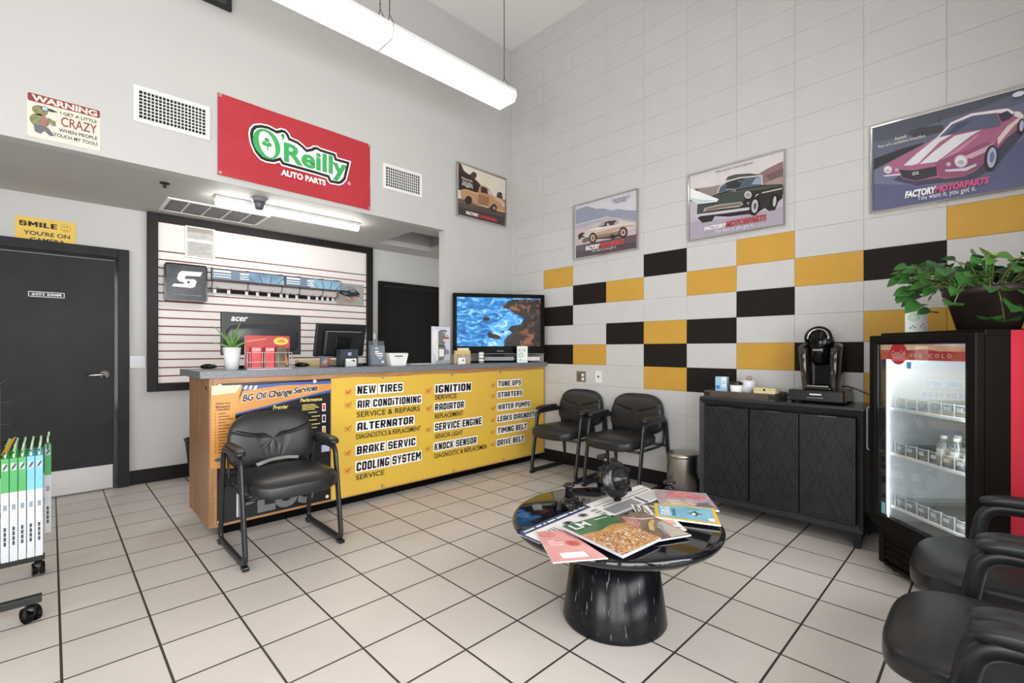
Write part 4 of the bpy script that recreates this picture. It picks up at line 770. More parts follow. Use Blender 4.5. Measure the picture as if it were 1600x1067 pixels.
for k, y in enumerate((218, 288, 358)): (a, b), = T((724, y + 28)); q.rect(a, b, a + 0.026, b + 0.055, I_WHITE, 3).rect(a + 0.004, b + 0.008, a + 0.022, b + 0.047, (I_RED, I_BLACK, M_OO)[k], 4)
(a, b), = T((62, 560)); q.poly(ell(a + 0.02, b + 0.01, 0.022, 0.012), mat('print_oil_teal', '#3d5f66', 0.4, var=0.1), 3)
(a, b), = T((720, 500)); q.rect(a, b, a + 0.06, b + 0.05, mat('print_oil_lilac', '#b7b9cf', 0.3, var=0.1), 3)
mb.build('printed_sheet', t, True)
eyelets(t, ((-3.095, 0.972), (-2.5, 0.972)), yp - 0.001, M_WHITE)
t = thing('lower_banner', 'black banner with big grey letters under the oil change banner', 'banner', (-2.74, yp, 0.1))
mb = MB().box((-3.108, yp + 0.001, 0.098), (-2.385, -0.5405, 0.404), mat('print_lower_black', '#151517', 0.3, var=0.15)); q = FS(mb, yp + 0.001)
q.text('PLUS', -2.98, 0.125, 0.46, 0.16, mat('print_lower_grey', '#77777a', 0.4, var=0.08), 1, 0.05); q.rect(-3.0, 0.12, -2.992, 0.28, I_WHITE, 2)
mb.build('printed_sheet', t, True); eyelets(t, ((-3.095, 0.112), (-2.41, 0.125)), yp, M_WHITE)

# ---------------------------------------------------------------- things on the counter
def mouse(label, x, y, rz):
    t = thing('computer_mouse', label, 'mouse', (x, y, ZT), rz)
    mb = MB(); mb.sq((0, 0, 0.014), (0.032, 0.058, 0.02), 0.8, 0.85, M_BLKG, 24, 12, fn=lambda p: Vector((p.x, p.y, max(p.z, -0.0135) * (1.05 - 4 * (p.y - 0.01) ** 2 / 0.02)))); mb.build('shell', t)
    mb = MB(); mb.cyl((-0.004, -0.03, 0.029), (0.004, -0.03, 0.029), 0.006, M_GREY, 12); mb.build('scroll_wheel', t)
mouse('black computer mouse at the left end of the counter', -3.05, -0.06, 1.2)
mouse('black computer mouse between the two monitors', -2.42, -0.10, 1.2)
# aloe in a white pot
t = thing('potted_aloe', 'small aloe plant in a white tapered pot on the counter', 'plant', (-3.0, -0.44, ZT))
mb = MB(); mb.lathe([(0, 0), (0.038, 0), (0.053, 0.15), (0.05, 0.15), (0.046, 0.14), (0, 0.14)], mat('pot_white', '#d6d8da', 0.45, var=0.03), 28); mb.build('pot', t)
mb = MB(); mb.lathe([(0, 0.143), (0.047, 0.143)], mat('potting_soil', '#3b2c20', 0.9, var=0.4, vscale=80), 20); mb.build('soil', t)
M_ALOE = mat('aloe_green', '#6f9a4c', 0.4, col2='#547f3c', vscale=25)
for (dx, dy, hgt, dr) in ((-0.115, 0.0, 0.15, 0.02), (-0.115, -0.03, 0.04, -0.012), (-0.05, 0.01, 0.11, 0.0), (0.0, 0.0, 0.14, 0.0), (0.066, 0.01, 0.205, 0.01), (0.1, -0.01, 0.145, 0.01), (0.09, -0.03, 0.055, 0.0), (-0.06, -0.03, 0.09, 0), (0.02, -0.04, 0.075, 0), (0.03, 0.05, 0.12, 0)):
    P = [(dx * (k * 0.75 + 0.25 * k * k) + 0.004 * math.sin(dx * 90), dy * k * 1.2, 0.14 + hgt * (k * 1.2 - 0.2 * k * k)) for k in [i / 8 for i in range(9)]]
    lf = MB(); lf.tube(P, 0.0105, M_ALOE, 8, r2=0.004, taper=lambda q: max(0.04, (1 - q) ** 0.7 * (0.6 + 0.8 * min(1, q * 4)))); lf.build('leaf', t)
# red brochure display in a wire rack
t = thing('brochure_display', 'red printed card display in a wire rack beside the aloe', 'display', (-2.775, -0.44, ZT))
mb = MB(); mb.box((-0.143, 0.01, 0.006), (0.143, 0.016, 0.232), mat('card_red', '#c13a3a', 0.4, col2='#a62f34', vscale=7)); q = Surf(mb, lambda a, b: (a, 0.0098, b), (0, -1, 0))
q.poly(ell(0.085, 0.195, 0.05, 0.026, 20), mat('card_yellow', '#e3c545', 0.4, var=0.05), 1).poly([(-0.135, 0.188), (-0.01, 0.206), (-0.01, 0.214), (-0.135, 0.196)], mat('card_orange', '#e0843a', 0.4, var=0.05), 1)
q.rect(0.06, 0.188, 0.115, 0.196, I_RED, 2).rect(0.07, 0.2, 0.105, 0.207, I_RED, 2).poly([(0.08, 0.01), (0.14, 0.01), (0.14, 0.15), (0.1, 0.13)], mat('card_dark', '#3a2622', 0.4, var=0.3), 1).poly([(0.085, 0.14), (0.11, 0.15), (0.135, 0.03), (0.12, 0.02), (0.1, 0.08)], mat('card_orange', ''), 2)
mb.build('printed_card', t)
for x in (-0.085, 0.0):
    mb = MB().box((x - 0.03, -0.03, 0.006), (x + 0.03, -0.012, 0.155), mat('leaflet_red', '#cf4a4e', 0.4, col2='#c23a40', vscale=9), 0.002); mb.box((x - 0.026, -0.0306, 0.125), (x + 0.026, -0.0301, 0.145), mat('leaflet_pink', '#e3a3a3', 0.4, var=0.05)); mb.build('leaflet_stack', t)
mb = MB(); mb.box((0.045, -0.03, 0.006), (0.1, -0.012, 0.155), mat('leaflet_dark', '#6a5c38', 0.4, col2='#3d3428', vscale=14), 0.002); mb.build('leaflet_stack', t, label='dark olive leaflets')
mb = MB(); M_WIRE = mat('rack_wire', '#cfcac8', 0.35, metal=0.4, var=0.05)
for z in (0.012, 0.05, 0.115): mb.tube(fillet([(-0.143, 0.008, z), (-0.143, -0.036, z), (0.143, -0.036, z), (0.143, 0.008, z)], 0.01), 0.0022, M_WIRE, 6)
for x in (-0.143, -0.125, -0.05, -0.035, 0.038, 0.052, 0.125, 0.143): mb.tube([(x, -0.036, 0.002), (x, -0.036, 0.118)], 0.0022, M_WIRE, 6)
for x in (-0.143, 0.143): mb.tube([(x, 0.018, 0.002), (x, 0.018, 0.232)], 0.003, M_WIRE, 6)
mb.box((-0.145, -0.038, 0), (0.145, 0.018, 0.005), M_WIRE); mb.build('wire_rack', t)
# wide monitor seen from behind
t = thing('desktop_monitor', 'wide black monitor seen from behind with a pale brand name', 'monitor', (-2.70, -0.07, ZT), 0.03)
mb = MB(); mb.box((-0.282, 0.0, 0.095), (0.282, 0.02, 0.41), M_BLKG, 0.004); mb.box((-0.28, -0.012, 0.098), (0.28, 0.0, 0.408), mat('monitor_back', '#262628', 0.35, var=0.12), 0.006)
mb.sq((0, -0.012, 0.215), (0.255, 0.03, 0.11), 0.5, 0.6, mat('monitor_hump', '#39393d', 0.22, var=0.1), 40, 20); q = Surf(mb, lambda a, b: (a, -0.0125, b), (0, -1, 0)); q.text('acer', -0.222, 0.345, 0.105, 0.03, mat('brand_silver', '#c9c9cc', 0.3, metal=0.4, var=0.05), 1, 0.02, 0.25); mb.build('case', t)
mb = MB(); mb.box((-0.03, 0.0, 0.01), (0.03, 0.02, 0.12), M_BLK, 0.004); mb.lathe([(0, 0), (0.11, 0), (0.105, 0.01), (0, 0.013)], M_BLKG, 32); mb.build('stand', t)
# point of sale terminal
t = thing('sales_terminal', 'tilted black touch terminal on a stubby stand, seen from behind', 'terminal', (-2.15, -0.27, ZT), 0.06)
Mt = Matrix.Translation((0, 0.05, 0.205)) @ Matrix.Rotation(0.22, 4, 'X')
mb = MB(); mb.box((-0.215, 0.0, -0.13), (0.215, 0.03, 0.14), mat('terminal_black', '#1e1f22', 0.35, var=0.15), 0.008, Mt); mb.box((-0.16, -0.035, -0.125), (0.16, 0.002, 0.095), mat('terminal_black', ''), 0.02, Mt); mb.box((-0.155, -0.0375, 0.082), (0.155, -0.034, 0.088), M_GREY, 0, Mt); mb.build('screen_unit', t)
mb = MB(); mb.box((-0.07, -0.045, -0.125), (0.07, -0.03, 0.045), M_BLK, 0.006, Mt); mb.build('cable_cover', t)
mb = MB(); mb.prism([(-0.075, 0.0), (0.075, 0.0), (0.075, 0.13), (-0.075, 0.13)], -0.025, 0.05, mat('stand_slate', '#3a4048', 0.4, var=0.1), Matrix.Translation((0, -0.035, 0.008)) @ Matrix.Rotation(PI / 2, 4, 'X')); mb.box((-0.1, -0.06, 0), (0.1, 0.12, 0.012), M_BLK, 0.004); mb.box((-0.014, -0.0865, 0.088), (0.014, -0.0855, 0.112), mat('logo_lilac', '#a9b4cf', 0.4, var=0.05)); mb.build('stand', t)
# yellow folders lying behind the terminal, keyboard
mb = MB(); mb.box((-2.43, -0.05, ZT + 0.0), (-1.95, 0.04, ZT + 0.05), mat('folder_manila', '#d9c48c', 0.6, var=0.06), 0.004); mb.build('folder_stack', label='stack of manila folders behind the tilted terminal', cat='folders')
t = thing('keyboard', 'low black keyboard lying behind the wide monitor rack', 'keyboard', (-2.78, -0.22, ZT))
MB().box((-0.2, -0.06, 0), (0.2, 0.06, 0.018), M_BLK, 0.004).build('case', t)
mb = MB()
for i in range(14):
    for j in range(4): mb.box((-0.19 + i * 0.0272, -0.05 + j * 0.025, 0.018), (-0.168 + i * 0.0272, -0.029 + j * 0.025, 0.024), M_BLK, 0.002, None, 1)
mb.build('keys', t)
mb = MB(); mb.lathe([(0, 0), (0.034, 0), (0.035, 0.075), (0.032, 0.075), (0.031, 0.006), (0, 0.006)], mat('mug_print', '#2f5f95', 0.3, col2='#b07a4a', vscale=26), 24)
mb.tube([(0.033, 0, 0.06), (0.055, 0, 0.055), (0.056, 0, 0.03), (0.034, 0, 0.018)], 0.006, mat('mug_print', ''), 8)
o = mb.build('mug', label='small blue and orange printed mug in front of the terminal', cat='mug', origin=(0, 0, 0)); o.location = (-2.35, -0.36, ZT); o.rotation_euler.z = 0.3
t = thing('card_holder', 'white card holder with a black logo in front of the terminal stand', 'card holder', (-2.175, -0.44, ZT), 0.1)
mb = MB().box((-0.048, -0.012, 0), (0.048, 0.012, 0.05), glassy('clear_acrylic', '#f2f5f6', 0.06, 0.06), 0.002); mb.build('holder', t)
mb = MB().box((-0.044, -0.006, 0.004), (0.044, 0.004, 0.064), I_WHITE); q = Surf(mb, lambda a, b: (a, -0.0062, b), (0, -1, 0)); q.poly([(-0.01, 0.045), (0.02, 0.058), (0.036, 0.044), (0.02, 0.04), (0.01, 0.048)], I_BLACK, 1); mb.build('card', t)
mb = MB(); mb.box((-2.02, -0.3, ZT), (-1.9, -0.23, ZT + 0.022), M_BLK, 0.006); mb.tube([(-2.02, -0.27, ZT + 0.012), (-2.06, -0.22, ZT + 0.006), (-2.06, -0.1, ZT + 0.006)], 0.004, M_BLK, 6); mb.build('barcode_scanner', label='small black scanner lying right of the terminal', cat='scanner')
t = thing('brochure_holder', 'clear holder with grey blue leaflets left of the white printer', 'leaflet holder', (-1.955, -0.44, ZT), 0.15)
MB().box((-0.075, 0.0, 0), (0.075, 0.004, 0.205), glassy('clear_acrylic', ''), 0).build('holder_back', t)
MB().box((-0.078, -0.045, 0), (0.078, 0.006, 0.006), glassy('clear_acrylic', ''), 0).build('holder_base', t)
Ml = Matrix.Rotation(-0.08, 4, 'X'); mb = MB().box((-0.066, -0.03, 0.008), (0.066, -0.012, 0.168), mat('leaflet_slate', '#77818d', 0.4, var=0.15), 0, Ml); q = Surf(mb, lambda a, b: Ml @ Vector((a, -0.0302, b)), Ml @ Vector((0, -1, 0)))
for a, b, w_, h_ in ((-0.03, 0.14, 0.03, 0.009), (-0.03, 0.112, 0.035, 0.011), (-0.03, 0.095, 0.075, 0.011), (-0.015, 0.078, 0.06, 0.009), (0.0, 0.06, 0.03, 0.006), (0.03, 0.025, 0.02, 0.016)): q.rect(a, b, a + w_, b + h_, I_WHITE, 1)
mb.build('leaflets', t)
t = thing('receipt_printer', 'white tapered box on the counter before the dark alcove door', 'printer', (-1.77, -0.4, ZT), 0.05)
mb = MB(); mb.prism([(-0.068, 0), (0.068, 0), (0.095, 0.1), (-0.095, 0.1)], -0.07, 0.07, M_WHITE, Matrix.Rotation(PI / 2, 4, 'X')); mb.build('case', t)
mb = MB(); q = Surf(mb, lambda a, b: (a, -0.0702, b), (0, -1, 0)); q.rect(-0.04, 0.076, 0.04, 0.084, I_BLACK, 1).rect(-0.02, 0.062, 0.012, 0.064, I_GREY, 1); mb.build('front_mark', t)
MB().box((-0.092, -0.066, 0.1), (0.092, 0.066, 0.106), M_WHM, 0.002).build('lid', t)
t = thing('blade_display', 'grey shaped product display with a printed card before the wall end', 'display', (-1.255, -0.36, ZT), 0.12)
mb = MB().box((-0.115, 0.0, 0.0), (0.115, 0.006, 0.348), mat('card_lilac', '#d6d8e2', 0.35, var=0.06)); q = Surf(mb, lambda a, b: (a, -0.0002, b), (0, -1, 0)); q.rect(-0.01, 0.30, 0.07, 0.318, mat('card_slate', '#5e6570', 0.4, var=0.1), 1).rect(0.02, 0.282, 0.055, 0.292, mat('card_slate', ''), 1).rect(0.025, 0.235, 0.1, 0.252, I_RED, 1).rect(0.02, 0.262, 0.09, 0.27, I_GREY, 1).poly([(0.02, 0.09), (0.1, 0.09), (0.1, 0.13), (0.05, 0.145), (0.02, 0.13)], mat('card_carblue', '#8d9cb8', 0.4, var=0.2, vscale=40), 1); mb.build('printed_card', t)
mb = MB(); sh = [(-0.05, 0.03), (0.01, 0.04), (0.04, 0.1), (0.035, 0.16), (0.02, 0.18), (0.03, 0.205), (0.0, 0.22), (0.035, 0.255), (0.01, 0.29), (-0.03, 0.305), (-0.06, 0.28), (-0.085, 0.2), (-0.085, 0.1)]
mb.prism([(x - 0.012, z) for x, z in [(-0.05, 0.02), (-0.095, 0.1), (-0.1, 0.2), (-0.07, 0.31), (-0.05, 0.32), (-0.05, 0.02)]], 0.004, 0.03, M_WHITE, Matrix(((1, 0, 0, 0), (0, 0, -1, 0), (0, 1, 0, 0), (0, 0, 0, 1)))); mb.build('white_edge', t)
mb = MB(); mb.prism(sh, 0.004, 0.022, mat('shape_grey', '#7b7b7d', 0.45, var=0.06), Matrix(((1, 0, 0, 0), (0, 0, -1, 0), (0, 1, 0, 0), (0, 0, 0, 1)))); q = Surf(mb, lambda a, b: (a, -0.0222, b), (0, -1, 0)); q.rect(-0.045, 0.07, 0.015, 0.14, I_WHITE, 1).poly([(-0.08, 0.165), (0.03, 0.165), (0.03, 0.172), (-0.08, 0.178)], I_BLACK, 1); mb.build('product_shape', t)
mb = MB(); mb.box((-0.12, -0.06, 0), (0.12, 0.008, 0.006), glassy('clear_acrylic', '')); mb.box((-0.12, -0.06, 0.006), (0.12, -0.055, 0.035), glassy('clear_acrylic', '')); mb.build('tray', t)
t = thing('flat_leaflet', 'pale leaflets lying flat left of the grey product display', 'leaflet', (-1.45, -0.3, ZT)); MB().box((-0.13, -0.06, 0), (0.1, 0.06, 0.004), mat('paper_pale', '#c9c9c4', 0.5, var=0.05)).build('sheet', t); MB().box((-0.06, -0.05, 0.0041), (0.14, 0.07, 0.0075), mat('paper_pale', '')).build('sheet', t)
# television
t = thing('television', 'black flat screen television showing waves and rocks', 'television', (-0.478, -0.32, ZT), math.atan2(-0.557, 0.855))
M_TVB = mat('television_black', '#050506', 0.25, var=0.2, spec=0.04); mb = MB(); W, zb_, zt = 0.488, 0.085, 0.72
for lo, hi in (((-W, zb_), (W, zb_ + 0.085)), ((-W, zt - 0.04), (W, zt)), ((-W, zb_ + 0.085), (-W + 0.04, zt - 0.04)), ((W - 0.04, zb_ + 0.085), (W, zt - 0.04))): mb.box((lo[0], -0.02, lo[1]), (hi[0], 0.03, hi[1]), M_TVB, 0.003)
mb.box((-W + 0.03, 0.012, zb_ + 0.03), (W - 0.03, 0.06, zt - 0.03), M_BLK, 0.01); q = Surf(mb, lambda a, b: (a, -0.0202, b), (0, -1, 0)); q.rect(-0.03, zb_ + 0.03, 0.04, zb_ + 0.038, I_GREY, 1).rect(-W, zb_ + 0.004, W, zb_ + 0.008, I_GREY, 1); mb.build('housing', t)
def tv_mat(name, c1, c2, c3, sc, st=(1, 1, 1), e=0.95):
    m = bpy.data.materials.new(name); m.use_nodes = True; nt = m.node_tree; N = nt.nodes; L = nt.links; b = N['Principled BSDF']
    tc = N.new('ShaderNodeTexCoord'); mp = N.new('ShaderNodeMapping'); mp.inputs['Scale'].default_value = st; mp.inputs['Rotation'].default_value = (0, 0.35, 0); no = N.new('ShaderNodeTexNoise'); no.inputs['Scale'].default_value = sc; no.inputs['Detail'].default_value = 6; no.inputs['Distortion'].default_value = 1.2
    rp = N.new('ShaderNodeValToRGB'); E = rp.color_ramp.elements; E[0].position = 0.36; E[0].color = lin(c1); E[1].position = 0.66; E[1].color = lin(c3); k = E.new(0.52); k.color = lin(c2)
    L.new(tc.outputs['Object'], mp.inputs[0]); L.new(mp.outputs[0], no.inputs['Vector']); L.new(no.outputs['Fac'], rp.inputs[0]); L.new(rp.outputs[0], b.inputs['Emission Color'])
    b.inputs['Base Color'].default_value = (0.01, 0.01, 0.01, 1); b.inputs['Emission Strength'].default_value = e; b.inputs['Roughness'].default_value = 0.25; b.inputs['Specular IOR Level'].default_value = 0.12
    return m
X0, X1, ZL, ZH = -W + 0.04, W - 0.04, zb_ + 0.085, zt - 0.04
M_SEA = tv_mat('screen_sea', '#0a4f96', '#2089d0', '#8ccdf0', 9, (1, 1, 2.6)); M_FOAM = tv_mat('screen_foam', '#2f8be8', '#5fb4f4', '#d7eefa', 12, (1, 1, 1.6)); M_ROCK = tv_mat('screen_rock', '#0c0705', '#2c1a10', '#8a5430', 12); M_ROCK2 = tv_mat('screen_rock_dark', '#07060a', '#1c1513', '#4d3a30', 16); M_SKY = tv_mat('screen_edge', '#dfe6ea', '#eef2f4', '#ffffff', 5)
mb = MB(); q = Surf(mb, lambda a, b: (X0 + (X1 - X0) * a, -0.004, ZL + (ZH - ZL) * b), (0, -1, 0)); q.rect(0, 0, 1, 1, M_SEA, 0)
q.poly([(0.36, 0.42), (0.5, 0.52), (0.6, 0.66), (0.64, 0.7), (0.68, 0.6), (0.78, 0.56), (0.72, 0.4), (0.6, 0.2), (0.55, 0), (0.36, 0), (0.3, 0.12), (0.42, 0.3)], M_FOAM, 1).poly([(0.3, 0.72), (0.45, 0.74), (0.56, 0.8), (0.5, 0.7), (0.36, 0.66)], M_FOAM, 1)
q.poly([(0.53, 0.8), (0.6, 0.93), (0.66, 0.97), (1, 0.98), (1, 0.56), (0.9, 0.58), (0.8, 0.6), (0.7, 0.66), (0.62, 0.76)], M_ROCK, 2).poly([(0.62, 0.76), (0.7, 0.66), (0.8, 0.58), (0.9, 0.54), (1, 0.58), (1, 0.7), (0.8, 0.7)], M_ROCK2, 3)
q.poly([(0.55, 0.1), (0.6, 0.22), (0.66, 0.28), (0.6, 0.34), (0.64, 0.42), (0.76, 0.46), (0.8, 0.58), (0.9, 0.56), (1, 0.6), (1, 0), (0.56, 0)], M_ROCK2, 2).poly([(0.62, 0), (0.64, 0.12), (0.72, 0.3), (0.84, 0.36), (0.88, 0.52), (0.95, 0.5), (1, 0.4), (1, 0)], M_ROCK, 3)
q.poly([(0.35, 0.26), (0.38, 0.3), (0.43, 0.26), (0.5, 0.22), (0.52, 0.15), (0.45, 0.14), (0.37, 0.18)], M_ROCK2, 2).poly([(0.3, 0.56), (0.34, 0.62), (0.39, 0.58), (0.38, 0.53), (0.33, 0.52)], M_ROCK2, 2).poly([(0.5, 0.29), (0.54, 0.32), (0.57, 0.3), (0.53, 0.28)], M_ROCK2, 2)
mb.build('screen', t)
mb = MB(); mb.box((-0.06, 0.01, 0.03), (0.06, 0.045, 0.12), M_TVB, 0.004); mb.box((-0.32, -0.09, 0.0), (0.32, 0.11, 0.016), M_TVB, 0.006); mb.build('stand', t)
t = thing('media_player', 'low black media box under the television', 'electronics', (-0.48, -0.38, ZT + 0.017), math.atan2(-0.557, 0.855)); MB().box((-0.2, -0.0, 0), (0.2, 0.055, 0.045), M_BLK, 0.004).build('case', t); MB().box((-0.2, -0.002, 0.02), (0.2, -0.0005, 0.025), M_GREY).build('trim_strip', t)
# small counter packs by the television
t = thing('card_rack', 'small tan rack of business cards left of the television', 'card holder', (-1.08, -0.47, ZT), -0.05)
MB().box((-0.085, 0.0, 0.0), (0.085, 0.03, 0.125), mat('box_tan', '#d9b978', 0.5, var=0.06), 0.002).build('backing', t)
for k, (x, c) in enumerate(((-0.056, '#a49a92'), (-0.01, '#b5aea4'), (0.04, '#b0a89c'))):
    m_ = mat('cards_%d' % k, c, 0.5, var=0.1, vscale=40); MB().box((x - 0.021, -0.018, 0.012), (x + 0.021, -0.0005, 0.092), m_, 0.001).build('card_stack', t)
mb = MB().box((-0.084, -0.045, 0.0), (-0.005, -0.03, 0.06), I_WHITE, 0.001); q = Surf(mb, lambda a, b: (a, -0.0452, b), (0, -1, 0)); q.poly([(-0.05, 0.03), (-0.03, 0.045), (-0.02, 0.04), (-0.03, 0.03)], I_BLACK, 1); mb.build('front_card', t, label='white card with a black mark')
MB().box((-0.05, 0.005, 0.125), (0.07, 0.028, 0.15), mat('card_cream', '#e0d6bc', 0.5, var=0.05)).build('loose_card', t)
t = thing('striped_tin', 'small grey and white banded tin left of the television stand', 'tin', (-0.86, -0.475, ZT))
mb = MB(); mb.lathe([(0, 0), (0.026, 0), (0.026, 0.105), (0.02, 0.112), (0, 0.112)], mat('tin_body', '#aaa59e', 0.35, var=0.15, vscale=20), 24); mb.build('can', t)
for z in (0.025, 0.06, 0.088): mb = MB(); mb.lathe([(0.0264, z), (0.0264, z + 0.014)], I_WHITE, 24, caps=False); mb.build('label_band', t)
t = thing('leaflet_box', 'white and green printed box in front of the television', 'box', (-0.36, -0.54, ZT), -0.62)
mb = MB().box((-0.055, -0.02, 0), (0.055, 0.02, 0.17), mat('box_white', '#dfe4dc', 0.45, var=0.04), 0.002); q = Surf(mb, lambda a, b: (a, -0.0203, b), (0, -1, 0)); q.rect(-0.042, 0.115, 0.032, 0.142, mat('box_green', '#8fb49a', 0.45, var=0.06), 1).rect(-0.03, 0.121, 0.02, 0.126, I_WHITE, 2).rect(-0.03, 0.131, 0.02, 0.136, I_WHITE, 2).poly(ell(-0.015, 0.078, 0.028, 0.028), mat('box_green', ''), 1).poly(ell(-0.015, 0.078, 0.021, 0.021), mat('box_mint', '#c2d6c4', 0.45, var=0.04), 2).poly([(-0.035, 0.02), (-0.01, 0.028), (-0.02, 0.035)], I_BLACK, 1).rect(0.0, 0.02, 0.045, 0.024, I_GREY, 1); mb.build('carton', t)
t = thing('silver_case', 'flat silver case under the right end of the television', 'box', (-0.23, -0.49, ZT + 0.017), math.atan2(-0.557, 0.855)); MB().box((-0.13, -0.04, 0.0), (0.13, 0.0, 0.042), mat('case_silver', '#b5aeac', 0.35, metal=0.3, var=0.06), 0.003).build('case', t); MB().box((-0.12, -0.0412, 0.018), (0.12, -0.0402, 0.021), M_GREY).build('seam', t)

# ---------------------------------------------------------------- waste bins
mb = MB(); mb.lathe([(0, 0), (0.11, 0), (0.15, 0.36), (0.158, 0.365), (0.158, 0.378), (0.145, 0.378), (0.145, 0.36), (0.105, 0.01), (0, 0.01)], mat('bin_black', '#1d1c1c', 0.5, var=0.15), 36)
o = mb.build('waste_bin', label='black plastic waste bin peeking out behind the left counter end', cat='waste bin', origin=(0, 0, 0)); o.location = (-2.83, 1.21, 0)
t = thing('pedal_bin', 'stainless steel round bin between the chairs and the black cabinet', 'waste bin', (-0.22, -2.21, 0))
mb = MB(); mb.lathe([(0, 0.02), (0.118, 0.02), (0.12, 0.34)], M_STEEL, 40, caps=False); mb.build('body', t)
mb = MB(); mb.lathe([(0, 0), (0.122, 0), (0.122, 0.022), (0, 0.022)], M_BLK, 40); mb.build('base_ring', t)
mb = MB(); mb.lathe([(0.123, 0.341), (0.123, 0.362), (0.11, 0.374), (0.06, 0.382), (0, 0.384)], M_STEEL, 40); mb.build('lid', t)

# ---------------------------------------------------------------- black vinyl chairs on sled frames
M_VINYL = mat('black_vinyl', '#19191a', 0.36, col2='#202021', vscale=6, bump=0.10, bscale=140, spec=0.5)
M_FRAME = mat('chair_black_metal', '#17171a', 0.35, col2='#202024', vscale=14)
M_ARM = mat('arm_pad_black', '#19191a', 0.38, col2='#232324', vscale=20)
M_WRK = mat('vinyl_worn', '#77736e', 0.5, var=0.1)
def make_chair():
    t = thing('guest_chair', '', 'chair')
    def seat_fn(p):
        e = max(0, (-p.y - 0.13) / 0.145); z = p.z + 0.012 * (1 - (p.x / 0.26) ** 2) * (1 if p.z > 0 else 0)
        z -= 0.022 * e * e
        if p.z > 0.01:
            for k in (-0.09, -0.035, 0.02, 0.08): z -= 0.004 * math.exp(-((p.x - k - 0.1 * (p.y - 0.14)) / 0.012) ** 2) * max(0, min(1, (p.y - 0.02) / 0.1))
        return Vector((p.x * (1 + 0.05 * (-p.y / 0.24)), p.y, z))
    mb = MB(); mb.sq((0, -0.09, 0.425), (0.245, 0.275, 0.052), 0.5, 0.55, M_VINYL, 72, 36, fn=seat_fn); mb.build('seat', t)
    def back_fn(p):
        x, y, z = p; y2 = y
        if y < 0:
            zc = 0.02 + 0.9 * x * x
            y2 += 0.010 * math.exp(-((z - zc) / 0.007) ** 2)
            if z < zc:
                for k, sl in ((-0.075, -0.25), (-0.025, -0.05), (0.03, 0.1), (0.08, 0.3)): y2 += 0.005 * math.exp(-((x - k - sl * (z - zc)) / 0.007) ** 2) * max(0, 1 - (zc - z) / 0.17)
            y2 -= 0.012 * (1 - (z / 0.19) ** 2)
        y2 -= 0.25 * x * x
        return Vector((x * (1 - 0.08 * (z / 0.18)), y2, z))
    mb = MB(); Mb = Matrix.Translation((0, 0.185, 0.625)) @ Matrix.Rotation(-0.16, 4, 'X')
    mb.sq((0, 0, 0), (0.255, 0.18, 0.045), 0.5, 0.62, M_VINYL, 150, 76, M=Mb, fn=lambda p: back_fn(Vector((p.x, -p.z, p.y)))); mb.build('backrest', t)
    for s in (-1, 1):
        x = s * 0.268
        P = fillet([(x, -0.268, 0.0245), (x, -0.175, 0.592), (x, 0.185, 0.602), (x, 0.262, 0.0245)], 0.06, 8, True)
        fr = MB(); fr.tube(P, 0.022, M_FRAME, 14, True, 0.0135, (1, 0, 0)); f = fr.build('side_frame', t)
        pd = MB(); pd.sq((x, -0.04, 0.627), (0.03, 0.15, 0.02), 0.6, 0.55, M_ARM, 32, 16, fn=lambda p: Vector((p.x * (1 - 0.18 * p.y / 0.15), p.y, p.z + 0.004 * (p.y / 0.15) - 0.006 * (p.y < -0.08) * ((-p.y - 0.08) / 0.07) ** 2 * 1.6))); pd.build('arm_pad', f)
        for y in (-0.255, 0.25):
            g = MB().box((x - 0.017, y - 0.026, 0.0), (x + 0.017, y + 0.026, 0.022), M_BLK, 0.004); g.build('foot_glide', f)
        br = MB(); x2 = s * 0.238; br.tube(fillet([(x2, -0.16, 0.366), (x2, 0.1, 0.366), (x2, 0.2, 0.38), (x2, 0.215, 0.62)], 0.05), 0.012, M_FRAME, 10, False, 0.006, (1, 0, 0)); br.build('back_bracket', t)
    mb = MB(); mb.tube([(-0.262, -0.2, 0.362), (0.262, -0.2, 0.362)], 0.011, M_FRAME, 10); mb.tube([(-0.262, 0.215, 0.366), (0.262, 0.215, 0.366)], 0.011, M_FRAME, 10); mb.build('cross_bar', t)
    return t
chair0 = make_chair()
spots = [(-2.835, -0.865, 0.0, 'black vinyl armchair standing alone in front of the counter'), (-0.245, -1.085, -PI / 2, 'black vinyl armchair by the block wall nearest the counter'),
         (-0.245, -1.715, -PI / 2, 'black vinyl armchair by the block wall nearest the steel bin'), (-1.53, -4.115, PI, 'black vinyl armchair beside the drinks cooler, its seat before the cooler grille'),
         (-2.135, -4.115, PI, 'black vinyl armchair in the near corner, its whole seat in view'), (-2.745, -4.115, PI, 'black vinyl armchair at the bottom corner, only one arm in view')]
for i, (x, y, rz, lb) in enumerate(spots):
    o = chair0 if i == 0 else copy_tree(chair0)
    o.location = (x, y, 0); o.rotation_euler = (0, 0, rz); o['label'] = lb; o['group'] = 'black vinyl guest chairs'
mb = MB(); mb.tube(fillet([(-2.96, -0.83, 0.499), (-2.86, -0.765, 0.506), (-2.76, -0.755, 0.506), (-2.70, -0.79, 0.502)], 0.03), 0.013, mat('strap_grey', '#8b8884', 0.5, var=0.08), 8, r2=0.006)
mb.build('grey_strap', label='bent grey plastic strip lying on the seat of the lone chair', cat='strip')
